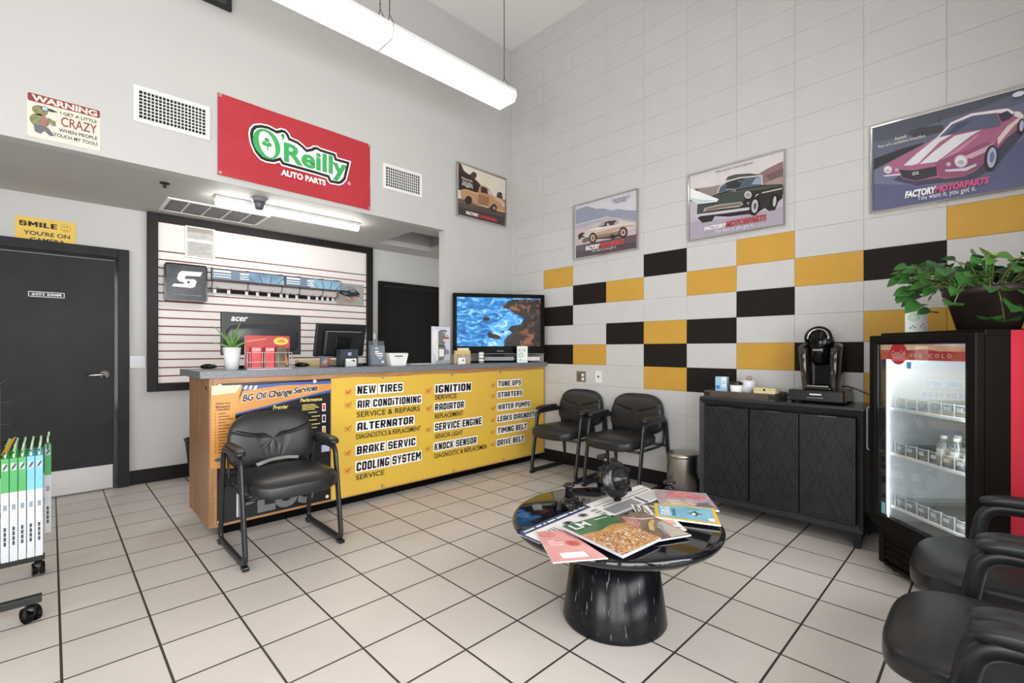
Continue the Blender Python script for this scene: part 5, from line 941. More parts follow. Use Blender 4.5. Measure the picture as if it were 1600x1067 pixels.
# ---------------------------------------------------------------- round black table
M_MARB = bpy.data.materials.new('black_marble'); M_MARB.use_nodes = True
def marble(m):
    nt = m.node_tree; N = nt.nodes; L = nt.links; b = N['Principled BSDF']; tc = N.new('ShaderNodeTexCoord'); mp = N.new('ShaderNodeMapping'); mp.inputs['Scale'].default_value = (85, 85, 6.0); mp.inputs['Rotation'].default_value = (0.18, 0.22, 0)
    no = N.new('ShaderNodeTexNoise'); no.inputs['Scale'].default_value = 1; no.inputs['Detail'].default_value = 3
    rp = N.new('ShaderNodeValToRGB'); E = rp.color_ramp.elements; E[0].position = 0.665; E[0].color = lin('#0b0c10'); E[1].position = 0.75; E[1].color = lin('#7b7d80')
    L.new(tc.outputs['Object'], mp.inputs[0]); L.new(mp.outputs[0], no.inputs['Vector']); L.new(no.outputs['Fac'], rp.inputs[0]); L.new(rp.outputs[0], b.inputs['Base Color'])
    b.inputs['Roughness'].default_value = 0.22; b.inputs['Specular IOR Level'].default_value = 0.3
marble(M_MARB)
TX, TY, TZ = -2.035, -2.765, 0.45
t = thing('coffee_table', 'round glossy black table on a flared base with magazines on it', 'table', (TX, TY, 0))
mb = MB(); mb.lathe([(0, TZ - 0.05), (0.40, TZ - 0.05), (0.445, TZ - 0.044), (0.46, TZ - 0.026), (0.46, TZ - 0.014), (0.452, TZ - 0.003), (0.44, TZ), (0, TZ)], mat('table_gloss_black', '#0a0b0e', 0.06, col2='#121318', vscale=9, coat=0.2), 96); mb.build('tabletop', t)
mb = MB(); mb.lathe([(0, 0), (0.226, 0), (0.23, 0.006), (0.228, 0.02), (0.175, TZ - 0.05), (0, TZ - 0.05)], M_MARB, 64); mb.build('base', t)
zt_ = [TZ + 0.0006]
def sheet(name, label, cat, corners, th, draw, m_edge, lift=0.0, group=None, bend=0.0, zz=None):
    z0 = (zz if zz is not None else zt_[0]) + lift
    P = [at(u, v, z=TZ + 0.004) for u, v in corners]; P = [Vector((p.x, p.y, z0 + th)) for p in P]; f0 = bil(P)
    f = (lambda u, v: f0(u, v) + Vector((0, 0, bend * u * (1 - u) * 4))) if bend else f0
    ctr = sum(P, Vector()) / 4; t = thing(name, label, cat, (ctr.x, ctr.y, z0), 0, group)
    mb = MB(); n = 8; V = [f(i / n, j / n) for i in range(n + 1) for j in range(n + 1)]; k = len(V); F = [(i * (n + 1) + j, (i + 1) * (n + 1) + j, (i + 1) * (n + 1) + j + 1, i * (n + 1) + j + 1) for i in range(n) for j in range(n)]
    V2 = V + [Vector((p.x, p.y, p.z - th)) for p in V]; ring = [i * (n + 1) for i in range(n + 1)] + [n * (n + 1) + j for j in range(1, n + 1)] + [i * (n + 1) + n for i in range(n - 1, -1, -1)] + [j for j in range(n - 1, 0, -1)]
    F2 = [tuple(k + x for x in fc[::-1]) for fc in F] + [(ring[i], k + ring[i], k + ring[(i + 1) % len(ring)], ring[(i + 1) % len(ring)]) for i in range(len(ring))]
    mb.add(V2, F + F2, m_edge)
    q = Surf(mb, f, (0, 0, 1), 0.0003); draw(q, f); mb.build('pages' if th > 0.003 else 'paper', t, True)
    return t
M_PAPER = mat('paper_white', '#e9e6e1', 0.35, var=0.03)
def grid(q, m, l=1, n=8, a0=0, b0=0, a1=1, b1=1):
    for i in range(n):
        for j in range(n): q.rect(a0 + (a1 - a0) * i / n, b0 + (b1 - b0) * j / n, a0 + (a1 - a0) * (i + 1) / n, b0 + (b1 - b0) * (j + 1) / n, m, l)
M_NAVY = mat('print_navy', '#38456b', 0.35, var=0.1); M_SHD = mat('print_newsgrey', '#8f8f92', 0.35, var=0.1)
def d_sheet(q, f):
    q.rect(0, 0.72, 1, 1, M_NAVY, 1).rect(0.0, 0.0, 0.03, 1, M_NAVY, 1).rect(0.05, 0.0, 0.16, 0.64, M_PAPER, 1)
    a = 0.06
    for w_ in (0.13, 0.07, 0.03, 0.1, 0.16, 0.12, 0.09): q.rect(a, 0.83, a + w_, 0.9, I_WHITE, 2); a += w_ + 0.025
    for i in range(4): q.rect(0.2 + i * 0.035, 0.15, 0.212 + i * 0.035, 0.5, I_BLACK, 2)
    for a, b in ((0.48, 0.42), (0.72, 0.5)): q.poly(ell(a, b, 0.055, 0.13, 18), M_SHD, 2).poly(ell(a, b, 0.03, 0.07, 14), I_BLACK, 3)
    for i in range(3): q.rect(0.85, 0.15 + i * 0.16, 0.97, 0.25 + i * 0.16, mat('print_newsgrey', ''), 2)
    q.rect(0.07, 0.08, 0.09, 0.3, I_BLACK, 2).rect(0.1, 0.08, 0.115, 0.3, I_BLACK, 2)
sheet('news_sheet', 'wide white sheet with a navy band lying under the magazines', 'paper', ((842, 848), (965, 800), (915, 786), (806, 832)), 0.0012, d_sheet, M_PAPER)
def d_news(q, f):
    q.rect(0.04, 0.1, 0.55, 0.5, M_SHD, 1).rect(0.1, 0.58, 0.96, 0.64, M_SHD, 1).rect(0.02, 0.74, 0.98, 0.78, M_SHD, 1).rect(0.6, 0.05, 0.65, 0.5, M_NAVY, 1).rect(0.0, 0.0, 0.62, 0.04, M_NAVY, 1)
    for i in range(6): q.rect(0.68, 0.1 + i * 0.07, 0.95, 0.13 + i * 0.07, M_SHD, 1)
sheet('news_sheet', 'grey printed newspaper sheet under the large pump', 'paper', ((962, 806), (1042, 774), (1000, 757), (915, 788)), 0.0012, d_news, M_PAPER, 0.0014)
def d_white(q, f):
    M_ = mat('print_dark_type', '#4a4644', 0.4, var=0.1); q.poly([(0.02, 0.62), (0.09, 0.62), (0.13, 0.9), (0.2, 0.62), (0.27, 0.62), (0.34, 0.9), (0.38, 0.62), (0.44, 0.62), (0.36, 0.98), (0.3, 0.98), (0.23, 0.72), (0.16, 0.98), (0.1, 0.98)], M_, 1)
    q.poly([(0.55, 0.62), (0.6, 0.62), (0.6, 0.85), (0.78, 0.62), (0.84, 0.62), (0.84, 0.98), (0.79, 0.98), (0.79, 0.75), (0.62, 0.98), (0.55, 0.98)], M_, 1).poly([(0.3, 0.1), (0.9, 0.2), (0.95, 0.55), (0.6, 0.5)], mat('print_blush', '#d9a79a', 0.4, var=0.1), 1).rect(0.5, 0.05, 0.9, 0.1, M_SHD, 2)
sheet('magazine', 'white magazine with dark capitals half hidden under the brown one', 'magazine', ((1012, 828), (1073, 829), (1032, 792), (985, 789)), 0.004, d_white, M_PAPER, 0.003, 'magazines on the round table')
def d_pink2(q, f):
    q.rect(0, 0, 1, 1, mat('print_mauve', '#c3aab0', 0.25, col2='#a08c98', vscale=16), 1).poly([(0.15, 0.5), (0.3, 0.9), (0.65, 0.95), (0.95, 0.7), (0.8, 0.5), (0.5, 0.6)], mat('print_rose', '#c96a78', 0.25, col2='#d98f96', vscale=30), 2).poly([(0.02, 0.05), (0.4, 0.1), (0.75, 0.2), (0.6, 0.42), (0.2, 0.4)], mat('print_cream', '#d9cbb9', 0.25, col2='#b8a596', vscale=26), 2).poly([(0.6, 0.05), (0.97, 0.08), (0.9, 0.4), (0.7, 0.3)], mat('print_violet', '#7d7288', 0.25, var=0.3, vscale=26), 2)
sheet('magazine', 'mauve and pink magazine at the far right of the table', 'magazine', ((1032, 791), (1124, 799), (1103, 772), (1020, 765)), 0.007, d_pink2, M_PAPER, 0.0006, 'magazines on the round table')
def d_yel(q, f):
    q.rect(0, 0, 1, 1, mat('print_mag_yellow', '#e3bc45', 0.25, var=0.04), 1).rect(0.06, 0.09, 0.94, 0.91, mat('print_sky', '#8cc3d8', 0.25, col2='#6fb0cc', vscale=8), 2)
    q.text('SHARK', 0.1, 0.2, 0.16, 0.6, I_WHITE, 3, 0.02).rect(0.28, 0.2, 0.34, 0.7, mat('print_deep', '#3d7f97', 0.3, var=0.1), 3)
    q.poly([(0.5, 0.45), (0.6, 0.55), (0.66, 0.7), (0.7, 0.56), (0.8, 0.46), (0.7, 0.46), (0.66, 0.3), (0.6, 0.44)], mat('print_shark', '#4f5d63', 0.3, var=0.2, vscale=40), 3).poly(ell(0.63, 0.46, 0.03, 0.07, 14), I_WHITE, 4).poly([(0.45, 0.75), (0.6, 0.82), (0.75, 0.8), (0.75, 0.77), (0.6, 0.78)], mat('print_shark', ''), 3).rect(0.84, 0.12, 0.93, 0.3, I_WHITE, 3)
sheet('magazine', 'yellow bordered magazine with a blue shark cover', 'magazine', ((1024, 811.4), (1127, 825), (1115.6, 798), (1022, 790)), 0.007, d_yel, M_PAPER, 0.0088, 'magazines on the round table')
def d_brown(q, f):
    q.rect(0, 0, 1, 1, mat('print_umber', '#8c7468', 0.25, col2='#5f4c44', vscale=22), 1).poly([(0.05, 0.6), (0.3, 0.95), (0.55, 0.85), (0.4, 0.6), (0.2, 0.5)], mat('print_skin', '#c69a8c', 0.25, col2='#a4675f', vscale=40), 2).poly([(0.45, 0.02), (0.98, 0.03), (0.96, 0.55), (0.75, 0.5), (0.55, 0.3)], mat('print_ash', '#b9b2a8', 0.25, var=0.12, vscale=30), 2)
    q.poly([(0.3, 0.35), (0.55, 0.55), (0.8, 0.66), (0.82, 0.6), (0.6, 0.48), (0.36, 0.28)], mat('print_sand', '#c9ab6a', 0.3, var=0.1), 3).poly([(0.45, 0.15), (0.6, 0.4), (0.78, 0.5), (0.8, 0.42), (0.64, 0.3), (0.55, 0.1)], mat('print_dust', '#98a0a8', 0.3, col2='#6a6c70', vscale=70), 3).poly([(0.3, 0.9), (0.6, 0.7), (0.95, 0.66), (0.95, 0.7), (0.6, 0.78)], mat('print_cream', ''), 3)
sheet('magazine', 'brown covered magazine with curling cover in the middle of the table', 'magazine', ((1027, 849), (1080, 840), (1004, 802), (952, 813.6)), 0.006, d_brown, M_PAPER, 0.0095, 'magazines on the round table')
def d_lm(q, f):
    q.rect(0, 0, 1, 1, mat('print_leafgreen', '#48734c', 0.25, col2='#3a6242', vscale=8), 1).poly([(0, 0), (1, 0), (1, 0.62), (0.75, 0.68), (0.4, 0.62), (0, 0.66)], mat('print_wheat', '#c79a5c', 0.25, col2='#a4744a', vscale=40), 2)
    random.seed(5)
    for i in range(420):
        a = random.random(); b = random.random() ** 0.8 * 0.5; r = 0.011 + 0.008 * random.random(); c = random.choice(('#e8dcc8', '#d8c890', '#b8483c', '#e6e0d4', '#c98a58', '#8f3a34')); q.poly([(max(0, a - r), b), (a, max(0, b - r)), (min(1, a + r), b), (a, b + r)], mat('print_seed' + c, c, 0.4, var=0.05), 3 + i % 5)
    q.text('LM', 0.08, 0.8, 0.34, 0.15, I_WHITE, 9, 0.02).rect(0.62, 0.9, 0.92, 0.915, I_WHITE, 9)
sheet('magazine', 'thick green magazine with a mound of mixed seeds on its cover', 'magazine', ((973.2, 878), (1032.7, 849.5), (946.6, 811.4), (877.6, 831)), 0.011, d_lm, mat('page_edges', '#c6cbd6', 0.5, var=0.1, vscale=90), 0.0156, 'magazines on the round table')
def d_csp(q, f):
    M_P = mat('print_pink', '#dfa49f', 0.25, col2='#d4938f', vscale=6); q.rect(0, 0, 1, 1, M_P, 1)
    M_C = mat('print_coral', '#c9605a', 0.3, var=0.06); q.poly(ell(0.28, 0.87, 0.23, 0.09, 30), M_C, 2).poly(ell(0.28, 0.87, 0.2, 0.07, 30), M_P, 3).text('CSP', 0.14, 0.83, 0.28, 0.08, M_C, 4, 0.02)
    for a1, b in ((0.34, 0.62), (0.52, 0.55), (0.48, 0.48)): q.rect(0.15, b, a1, b + 0.04, mat('print_palepink', '#ecc9c4', 0.3, var=0.03), 2)
    q.poly(ell(0.72, 0.52, 0.17, 0.1, 24), M_C, 2).poly(ell(0.72, 0.52, 0.1, 0.05, 20), mat('print_seal', '#b8534e', 0.3, var=0.06), 3).rect(0.22, 0.08, 0.72, 0.24, I_WHITE, 2)
sheet('magazine', 'thin pink magazine at the near left edge of the table', 'magazine', ((864, 880), (950, 873), (884, 829), (837, 832)), 0.004, d_csp, M_PAPER, 0.0024, 'magazines on the round table', zz=TZ + 0.0006)
# engine parts on the table
M_CAST = mat('painted_cast_black', '#0d0d0f', 0.18, col2='#18181b', vscale=40, bump=0.15, bscale=70)
c = at(968, 789, z=TZ)
t = thing('water_pump', 'large black water pump standing on edge on the round table', 'engine part', (c.x, c.y, TZ + 0.0035), 0)
n = Vector((-0.15, -0.9, 0.28)).normalized(); Mp = Matrix.Translation((0, 0.02, 0.118)) @ n.to_track_quat('Z', 'Y').to_matrix().to_4x4()
mb = MB(); mb.lathe([(0, -0.03), (0.07, -0.03), (0.088, -0.02), (0.092, -0.004), (0.09, 0.006), (0.076, 0.012), (0.07, 0.02), (0.05, 0.024), (0, 0.024)], M_CAST, 48, Mp); mb.build('pump_plate', t)
mb = MB(); mb.lathe([(0.045, 0.024), (0.045, 0.034), (0.03, 0.036), (0.024, 0.058), (0.014, 0.062), (0.013, 0.075), (0, 0.075)], M_CAST, 32, Mp, caps=False)
for k in range(4): a = k * PI / 2 + 0.4; mb.cyl(Mp @ Vector((0.034 * math.cos(a), 0.034 * math.sin(a), 0.03)), Mp @ Vector((0.034 * math.cos(a), 0.034 * math.sin(a), 0.046)), 0.006, M_CAST, 8)
mb.build('hub', t)
mb = MB()
for k in range(6):
    a = k * PI / 3 + 0.35; p = Vector((0.092 * math.cos(a), 0.092 * math.sin(a), -0.004)); mb.cyl(Mp @ (p + Vector((0, 0, -0.012))), Mp @ (p + Vector((0, 0, 0.014))), 0.013, M_CAST, 14)
mb.build('bolt_lug', t)
mb = MB(); a = 2.0; p1 = Vector((0.08 * math.cos(a), 0.08 * math.sin(a), 0)); p2 = Vector((0.128 * math.cos(a), 0.128 * math.sin(a), 0.0)); mb.tube([Mp @ p1, Mp @ p2], 0.012, M_CAST, 10); mb.cyl(Mp @ (p2 + Vector((0, 0, -0.03))), Mp @ (p2 + Vector((0, 0, 0.02))), 0.014, M_CAST, 16); mb.build('hose_arm', t)
mb = MB(); mb.lathe([(0, -0.075), (0.06, -0.075), (0.066, -0.07), (0.05, -0.03)], M_CAST, 28, Mp, caps=False)
for k in range(9): a = k * 2 * PI / 9; mb.box((0.03, -0.003, -0.074), (0.078, 0.003, -0.032), M_CAST, 0.001, Mp @ Matrix.Rotation(a, 4, 'Z'))
mb.build('impeller', t)
c = at(889, 792, z=TZ)
t = thing('pump_pulley', 'small black upright pump with a flanged neck at the left of the table', 'engine part', (c.x, c.y, TZ), 0.4)
mb = MB(); mb.lathe([(0, 0.0), (0.05, 0.0), (0.054, 0.012), (0.046, 0.028), (0.03, 0.04), (0.022, 0.05), (0, 0.05)], M_CAST, 24); mb.sq((0.045, 0.01, 0.026), (0.04, 0.026, 0.026), 0.8, 0.8, M_CAST, 20, 10); mb.sq((-0.035, -0.01, 0.02), (0.03, 0.03, 0.02), 0.6, 0.8, M_CAST, 20, 10)
for x, y in ((0.07, -0.018), (-0.05, 0.03), (-0.058, -0.025), (0.02, -0.052), (0.08, 0.02)): mb.cyl((x, y, 0.0), (x, y, 0.03), 0.012, M_CAST, 12)
mb.cyl((0.04, 0.01, 0.04), (0.046, 0.012, 0.075), 0.014, M_CAST, 14); mb.build('housing', t)
mb = MB(); mb.lathe([(0.019, 0.048), (0.017, 0.09), (0.019, 0.096), (0.027, 0.1), (0.028, 0.108), (0.02, 0.112), (0.012, 0.112), (0.01, 0.102), (0, 0.102)], M_CAST, 24); mb.build('neck', t)
c = at(1046, 764, z=TZ)
mb = MB(); mb.lathe([(0, 0), (0.022, 0), (0.022, 0.008), (0.01, 0.014), (0.011, 0.024), (0.03, 0.03), (0.034, 0.038), (0.02, 0.046), (0, 0.048)], M_CAST, 24)
o = mb.build('thermostat_part', label='tiny black mushroom shaped part at the far edge of the table', cat='engine part', origin=(0, 0, 0)); o.location = (c.x, c.y, TZ)

# ---------------------------------------------------------------- black cabinet with lattice doors
M_CAB = mat('cabinet_black', '#17191c', 0.42, col2='#1f2125', vscale=10, bump=0.03, bscale=50, spec=0.35)
CW, CDp, CT = 0.99, 0.385, 0.852
t = thing('sideboard', 'black sideboard with three lattice carved doors against the block wall', 'cabinet', (-0.405, -2.927, 0), -PI / 2)
h2 = CW / 2
mb = MB(); mb.box((-h2, 0.012, 0.10), (-h2 + 0.02, CDp, CT - 0.022), M_CAB); mb.box((h2 - 0.02, 0.012, 0.10), (h2, CDp, CT - 0.022), M_CAB); mb.box((-h2 + 0.02, 0.03, 0.10), (h2 - 0.02, CDp, 0.125), M_CAB); mb.box((-h2 + 0.02, CDp - 0.012, 0.125), (h2 - 0.02, CDp, CT - 0.022), M_CAB)
for x in (-0.162, 0.157): mb.box((x - 0.008, 0.03, 0.125), (x + 0.008, CDp - 0.012, CT - 0.022), M_CAB)
mb.build('body', t)
MB().box((-h2 - 0.002, 0.006, CT - 0.022), (h2 + 0.002, CDp, CT), mat('cabinet_top', '#2c2c2e', 0.2, var=0.08, vscale=12), 0.003).build('top', t)
mb = MB()                                      # mitred sloping picture-frame front
o_ = [(-h2, 0.10), (h2, 0.10), (h2, CT - 0.022), (-h2, CT - 0.022)]; i_ = [(-h2 + 0.036, 0.142), (h2 - 0.036, 0.142), (h2 - 0.036, CT - 0.062), (-h2 + 0.036, CT - 0.062)]
V = [(x, 0.0, z) for x, z in o_] + [(x, 0.022, z) for x, z in i_] + [(x, 0.03, z) for x, z in o_] + [(x, 0.03, z) for x, z in i_]
F = []
for k in range(4): k2 = (k + 1) % 4; F += [(k, k2, 4 + k2, 4 + k), (k2, k, 8 + k, 8 + k2), (4 + k, 4 + k2, 12 + k2, 12 + k), (8 + k, 12 + k, 12 + k2, 8 + k2)]
mb.add(V, F, M_CAB); mb.build('front_frame', t)
doors = ((-0.457, -0.157), (-0.143, 0.157 - 0.005), (0.166 - 0.004, 0.457))
for (x0, x1) in doors:
    d = MB().box((x0, 0.012, 0.145), (x1, 0.03, CT - 0.065), M_CAB, 0.002); z0, z1 = 0.145, CT - 0.065
    for lo, hi in (((x0, z0), (x0 + 0.012, z1)), ((x1 - 0.012, z0), (x1, z1)), ((x0 + 0.012, z0), (x1 - 0.012, z0 + 0.012)), ((x0 + 0.012, z1 - 0.012), (x1 - 0.012, z1))): d.box((lo[0], 0.006, lo[1]), (hi[0], 0.012, hi[1]), M_CAB, 0.001)
    d = d.build('door', t)
    L_ = MB(); xa, xb, za, zb2 = x0 + 0.012, x1 - 0.012, z0 + 0.012, z1 - 0.012; W2 = xb - xa; H2 = zb2 - za
    kk = [0]
    def seg(ax, az, bx, bz, hw=0.0085):
        p = Vector((xa + ax * W2, za + az * H2)); q2 = Vector((xa + bx * W2, za + bz * H2)); dd = (q2 - p).normalized(); nn = Vector((-dd.y, dd.x)) * hw
        kk[0] += 1; L_.prism([(p - nn)[:], (q2 - nn)[:], (q2 + nn)[:], (p + nn)[:]], -0.0118, -0.0035 - 0.00025 * kk[0], M_CAB, Matrix(((1, 0, 0, 0), (0, 0, -1, 0), (0, 1, 0, 0), (0, 0, 0, 1))))
    for s_ in ((0.10, 1, 0.62, 0.50), (0.36, 0.77, 0.98, 0.16), (0.46, 1, 0.99, 0.52), (0.01, 0.86, 0.40, 0.48), (0.01, 0.56, 0.66, 0.01), (0.30, 0.52, 0.86, 0.01), (0.01, 0.24, 0.22, 0.02), (0.94, 1, 0.28, 0.40), (0.66, 1, 0.01, 0.42), (0.99, 0.80, 0.16, 0.02), (0.40, 1, 0.01, 0.66), (0.99, 0.50, 0.42, 0.01), (0.60, 0.72, 0.01, 0.18), (0.99, 0.24, 0.72, 0.01)): seg(*s_)
    L_.build('lattice', d)
    MB().box(((x0 + x1) / 2 - 0.05, 0.0, z1 - 0.006), ((x0 + x1) / 2 + 0.05, 0.013, z1 + 0.001), mat('pull_metal', '#5b5a58', 0.35, metal=0.8, var=0.1)).build('edge_pull', d)
for x in (-h2 + 0.035, h2 - 0.035):
    for y in (0.04, CDp - 0.035):
        g = MB(); g.lathe([(0, 0), (0.022, 0), (0.034, 0.0995), (0, 0.0995)], M_CAB, 4, Matrix.Translation((x, y, 0)) @ Matrix.Rotation(PI / 4, 4, 'Z'), smooth=False); g.build('leg', t)
# serving tray and coffee things
t = thing('serving_tray', 'dark wooden serving tray with black corner fittings on the sideboard', 'tray', (-0.22, -2.69, CT), -PI / 2)
M_TW = mat('tray_wood', '#54473f', 0.45, col2='#3f352f', vscale=8, stretch=(1, 8, 8)); M_TWK = mat('tray_iron', '#181717', 0.5, var=0.2)
mb = MB(); mb.box((-0.24, -0.14, 0), (0.24, 0.14, 0.01), M_TW)
for lo, hi in (((-0.24, -0.14), (0.24, -0.128)), ((-0.24, 0.128), (0.24, 0.14)), ((-0.24, -0.128), (-0.228, 0.128)), ((0.228, -0.128), (0.24, 0.128))): mb.box((lo[0], lo[1], 0.01), (hi[0], hi[1], 0.045), M_TW, 0.001)
mb.build('tray', t)
mb = MB()
for x0, x1 in ((-0.242, -0.2), (0.2, 0.242)):
    mb.box((x0, -0.143, 0.008), (x1, -0.1395, 0.035), M_TWK, 0.001)
    for k in range(3): mb.cyl((x0 + 0.008 + k * 0.013, -0.143, 0.022), (x0 + 0.008 + k * 0.013, -0.146, 0.022), 0.003, M_TWK, 8)
mb.build('corner_iron', t); mb = MB(); mb.tube(fillet([(0.242, -0.06, 0.03), (0.275, -0.06, 0.035), (0.275, 0.06, 0.035), (0.242, 0.06, 0.03)], 0.012), 0.007, M_TWK, 8); mb.build('handle', t)
ZT2 = CT + 0.0105
t = thing('stirrer_box', 'light blue and white carton standing in the tray', 'box', (-0.26, -2.54, ZT2), -PI / 2 + 0.1)
mb = MB().box((-0.04, -0.028, 0), (0.04, 0.028, 0.135), mat('carton_blue', '#8fc3dd', 0.4, var=0.05), 0.001); q = Surf(mb, lambda a, b: (a, -0.0283, b), (0, -1, 0)); q.rect(0.002, 0.0, 0.04, 0.135, mat('carton_pale', '#dbe3e8', 0.4, var=0.04), 1).rect(-0.034, 0.045, -0.008, 0.07, mat('carton_navy', '#456fa8', 0.4, var=0.06), 1).rect(0.004, 0.03, 0.038, 0.058, mat('carton_blue', ''), 2).rect(0.006, 0.085, 0.034, 0.09, I_GREY, 2).rect(0.006, 0.1, 0.034, 0.104, I_GREY, 2); mb.build('carton', t)
t = thing('paper_cup', 'stack of white paper cups with a black rim in the tray', 'cups', (-0.27, -2.645, ZT2)); mb = MB(); mb.lathe([(0, 0), (0.034, 0), (0.043, 0.08), (0, 0.08)], I_WHITE, 28); mb.build('cup_stack', t); mb = MB(); mb.lathe([(0.044, 0.08), (0.046, 0.084), (0.047, 0.1), (0.04, 0.102), (0.036, 0.09), (0, 0.09)], M_BLK, 28); mb.build('top_cup', t, label='black rimmed top cup')
t = thing('cup_sleeve', 'clear bag of white lids behind the paper cups', 'bag', (-0.2, -2.70, ZT2)); mb = MB(); mb.lathe([(0, 0), (0.05, 0), (0.052, 0.1), (0.045, 0.112), (0.02, 0.118), (0, 0.118)], mat('bag_white', '#dcdbe0', 0.3, var=0.06), 28); mb.build('lid_stack', t)
mb = MB(); mb.sq((0.0, -0.01, 0.122), (0.036, 0.02, 0.016), 0.8, 0.6, mat('bag_film', '#cbb9ae', 0.25, col2='#8d6a5c', vscale=40), 20, 10, fn=lambda p: Vector((p.x, p.y + 0.3 * p.x, p.z + 0.008 * math.sin(p.x * 120)))); mb.build('bag_top', t)
t = thing('tea_box', 'small cream carton in the tray beside the coffee drawer', 'box', (-0.27, -2.85, ZT2), -PI / 2); MB().box((-0.07, -0.045, 0), (0.07, 0.045, 0.055), mat('carton_cream', '#d9cf9c', 0.45, var=0.05), 0.002).build('carton', t); mb = MB().box((-0.072, -0.047, 0.0555), (0.072, 0.047, 0.07), mat('carton_cream2', '#cfc48e', 0.45, var=0.05), 0.002); mb.cyl((0, -0.0475, 0.058), (0, -0.0465, 0.058), 0.008, M_BLK, 12); mb.build('lid', t)
t = thing('pod_drawer', 'flat black coffee pod drawer under the coffee machine', 'drawer', (-0.185, -3.155, CT), -PI / 2)
mb = MB().box((-0.155, -0.13, 0.008), (0.155, 0.155, 0.085), M_BLK, 0.006)
for x in (-0.13, 0.13):
    for y in (-0.11, 0.13): mb.cyl((x, y, 0), (x, y, 0.01), 0.012, M_BLK, 12)
mb.build('case', t); mb = MB().box((-0.152, -0.137, 0.014), (0.152, -0.1305, 0.078), mat('drawer_front', '#191a1c', 0.25, var=0.15), 0.003); q = Surf(mb, lambda a, b: (a, -0.1372, b), (0, -1, 0)); q.rect(-0.03, 0.054, 0.035, 0.062, I_WHITE, 1).rect(-0.045, 0.034, 0.045, 0.038, M_ALU, 1); mb.build('drawer_front', t)
t = thing('coffee_machine', 'glossy black single serve coffee machine with a domed lid', 'coffee maker', (-0.185, -3.165, CT + 0.0855), -PI / 2)
G = M_BLKG; mb = MB(); mb.box((-0.075, -0.13, 0), (0.075, 0.1, 0.022), M_BLK, 0.008); mb.box((-0.06, -0.128, 0.022), (0.06, -0.03, 0.03), M_ALU, 0.002); mb.build('drip_tray', t)
mb = MB(); mb.prism(rrect(-0.075, -0.0, 0.075, 0.11, 0.02), 0.0225, 0.27, G); mb.build('rear_body', t)
for s in (-1, 1):
    mb = MB(); P = []
    V = []; F = []; prof = [(0.0, 0.062, 0.10, -0.075, 0.1), (0.2, 0.064, 0.112, -0.1, 0.105), (0.27, 0.064, 0.118, -0.105, 0.105), (0.295, 0.066, 0.108, -0.08, 0.09), (0.305, 0.068, 0.09, -0.03, 0.06)]
    for z, xi, xo, yf, yk in prof: V += [(s * xi, yf, z), (s * (xo - 0.012), yf, z), (s * xo, yf + 0.014, z), (s * xo, yk - 0.02, z), (s * (xo - 0.015), yk, z), (s * xi, yk, z)]
    for k in range(len(prof) - 1):
        for j in range(6): F.append((k * 6 + j, k * 6 + (j + 1) % 6, (k + 1) * 6 + (j + 1) % 6, (k + 1) * 6 + j))
    F += [tuple(range(6)), tuple((len(prof) - 1) * 6 + j for j in range(6))[::-1]]; mb.add(V, F, mat('machine_bronze', '#1f1a16', 0.15, var=0.2, coat=0.3), True); mb.build('water_tank' if s > 0 else 'side_panel', t)
mb = MB(); mb.lathe([(0, 0.16), (0.03, 0.16), (0.05, 0.2), (0.058, 0.26), (0.058, 0.3), (0, 0.3)], G, 32, Matrix.Translation((0, -0.055, 0))); mb.build('brew_head', t)
mb = MB(); Mr = Matrix.Translation((0, -0.045, 0.325)) @ Matrix.Rotation(-0.25, 4, 'X')
mb.lathe([(0, -0.06), (0.068, -0.06), (0.072, -0.045), (0.072, 0.045), (0.06, 0.06), (0, 0.06)], G, 36, Mr @ Matrix.Rotation(PI / 2, 4, 'X')); mb.build('lid', t)
mb = MB(); mb.tube([Mr @ Vector((0.058 * math.cos(a), -0.063, 0.058 * math.sin(a))) for a in [math.radians(-10 + 200 * i / 24) for i in range(25)]], 0.006, M_ALU, 8); mb.tube([Mr @ Vector((0.07 * math.cos(a), -0.06, 0.07 * math.sin(a))) for a in [math.radians(-40 + 260 * i / 28) for i in range(29)]], 0.009, G, 8); mb.build('lid_handle', t)
mb = MB(); q = Surf(mb, lambda a, b: (a, -0.1145, b), (0, -1, 0)); q.rect(-0.028, 0.255, 0.028, 0.266, M_ALU, 1); mb.build('name_badge', t)
mb = MB(); mb.tube(fillet([(-0.09, -3.21, CT + 0.11), (-0.05, -3.3, CT + 0.1), (-0.05, -3.445, CT + 0.03), (-0.04, -3.47, CT - 0.06), (-0.05, -3.49, 0.4), (-0.04, -3.47, 0.15)], 0.05), 0.004, M_BLK, 8); mb.build('power_cord', label='black power cord running down behind the sideboard from the coffee machine', cat='cord')
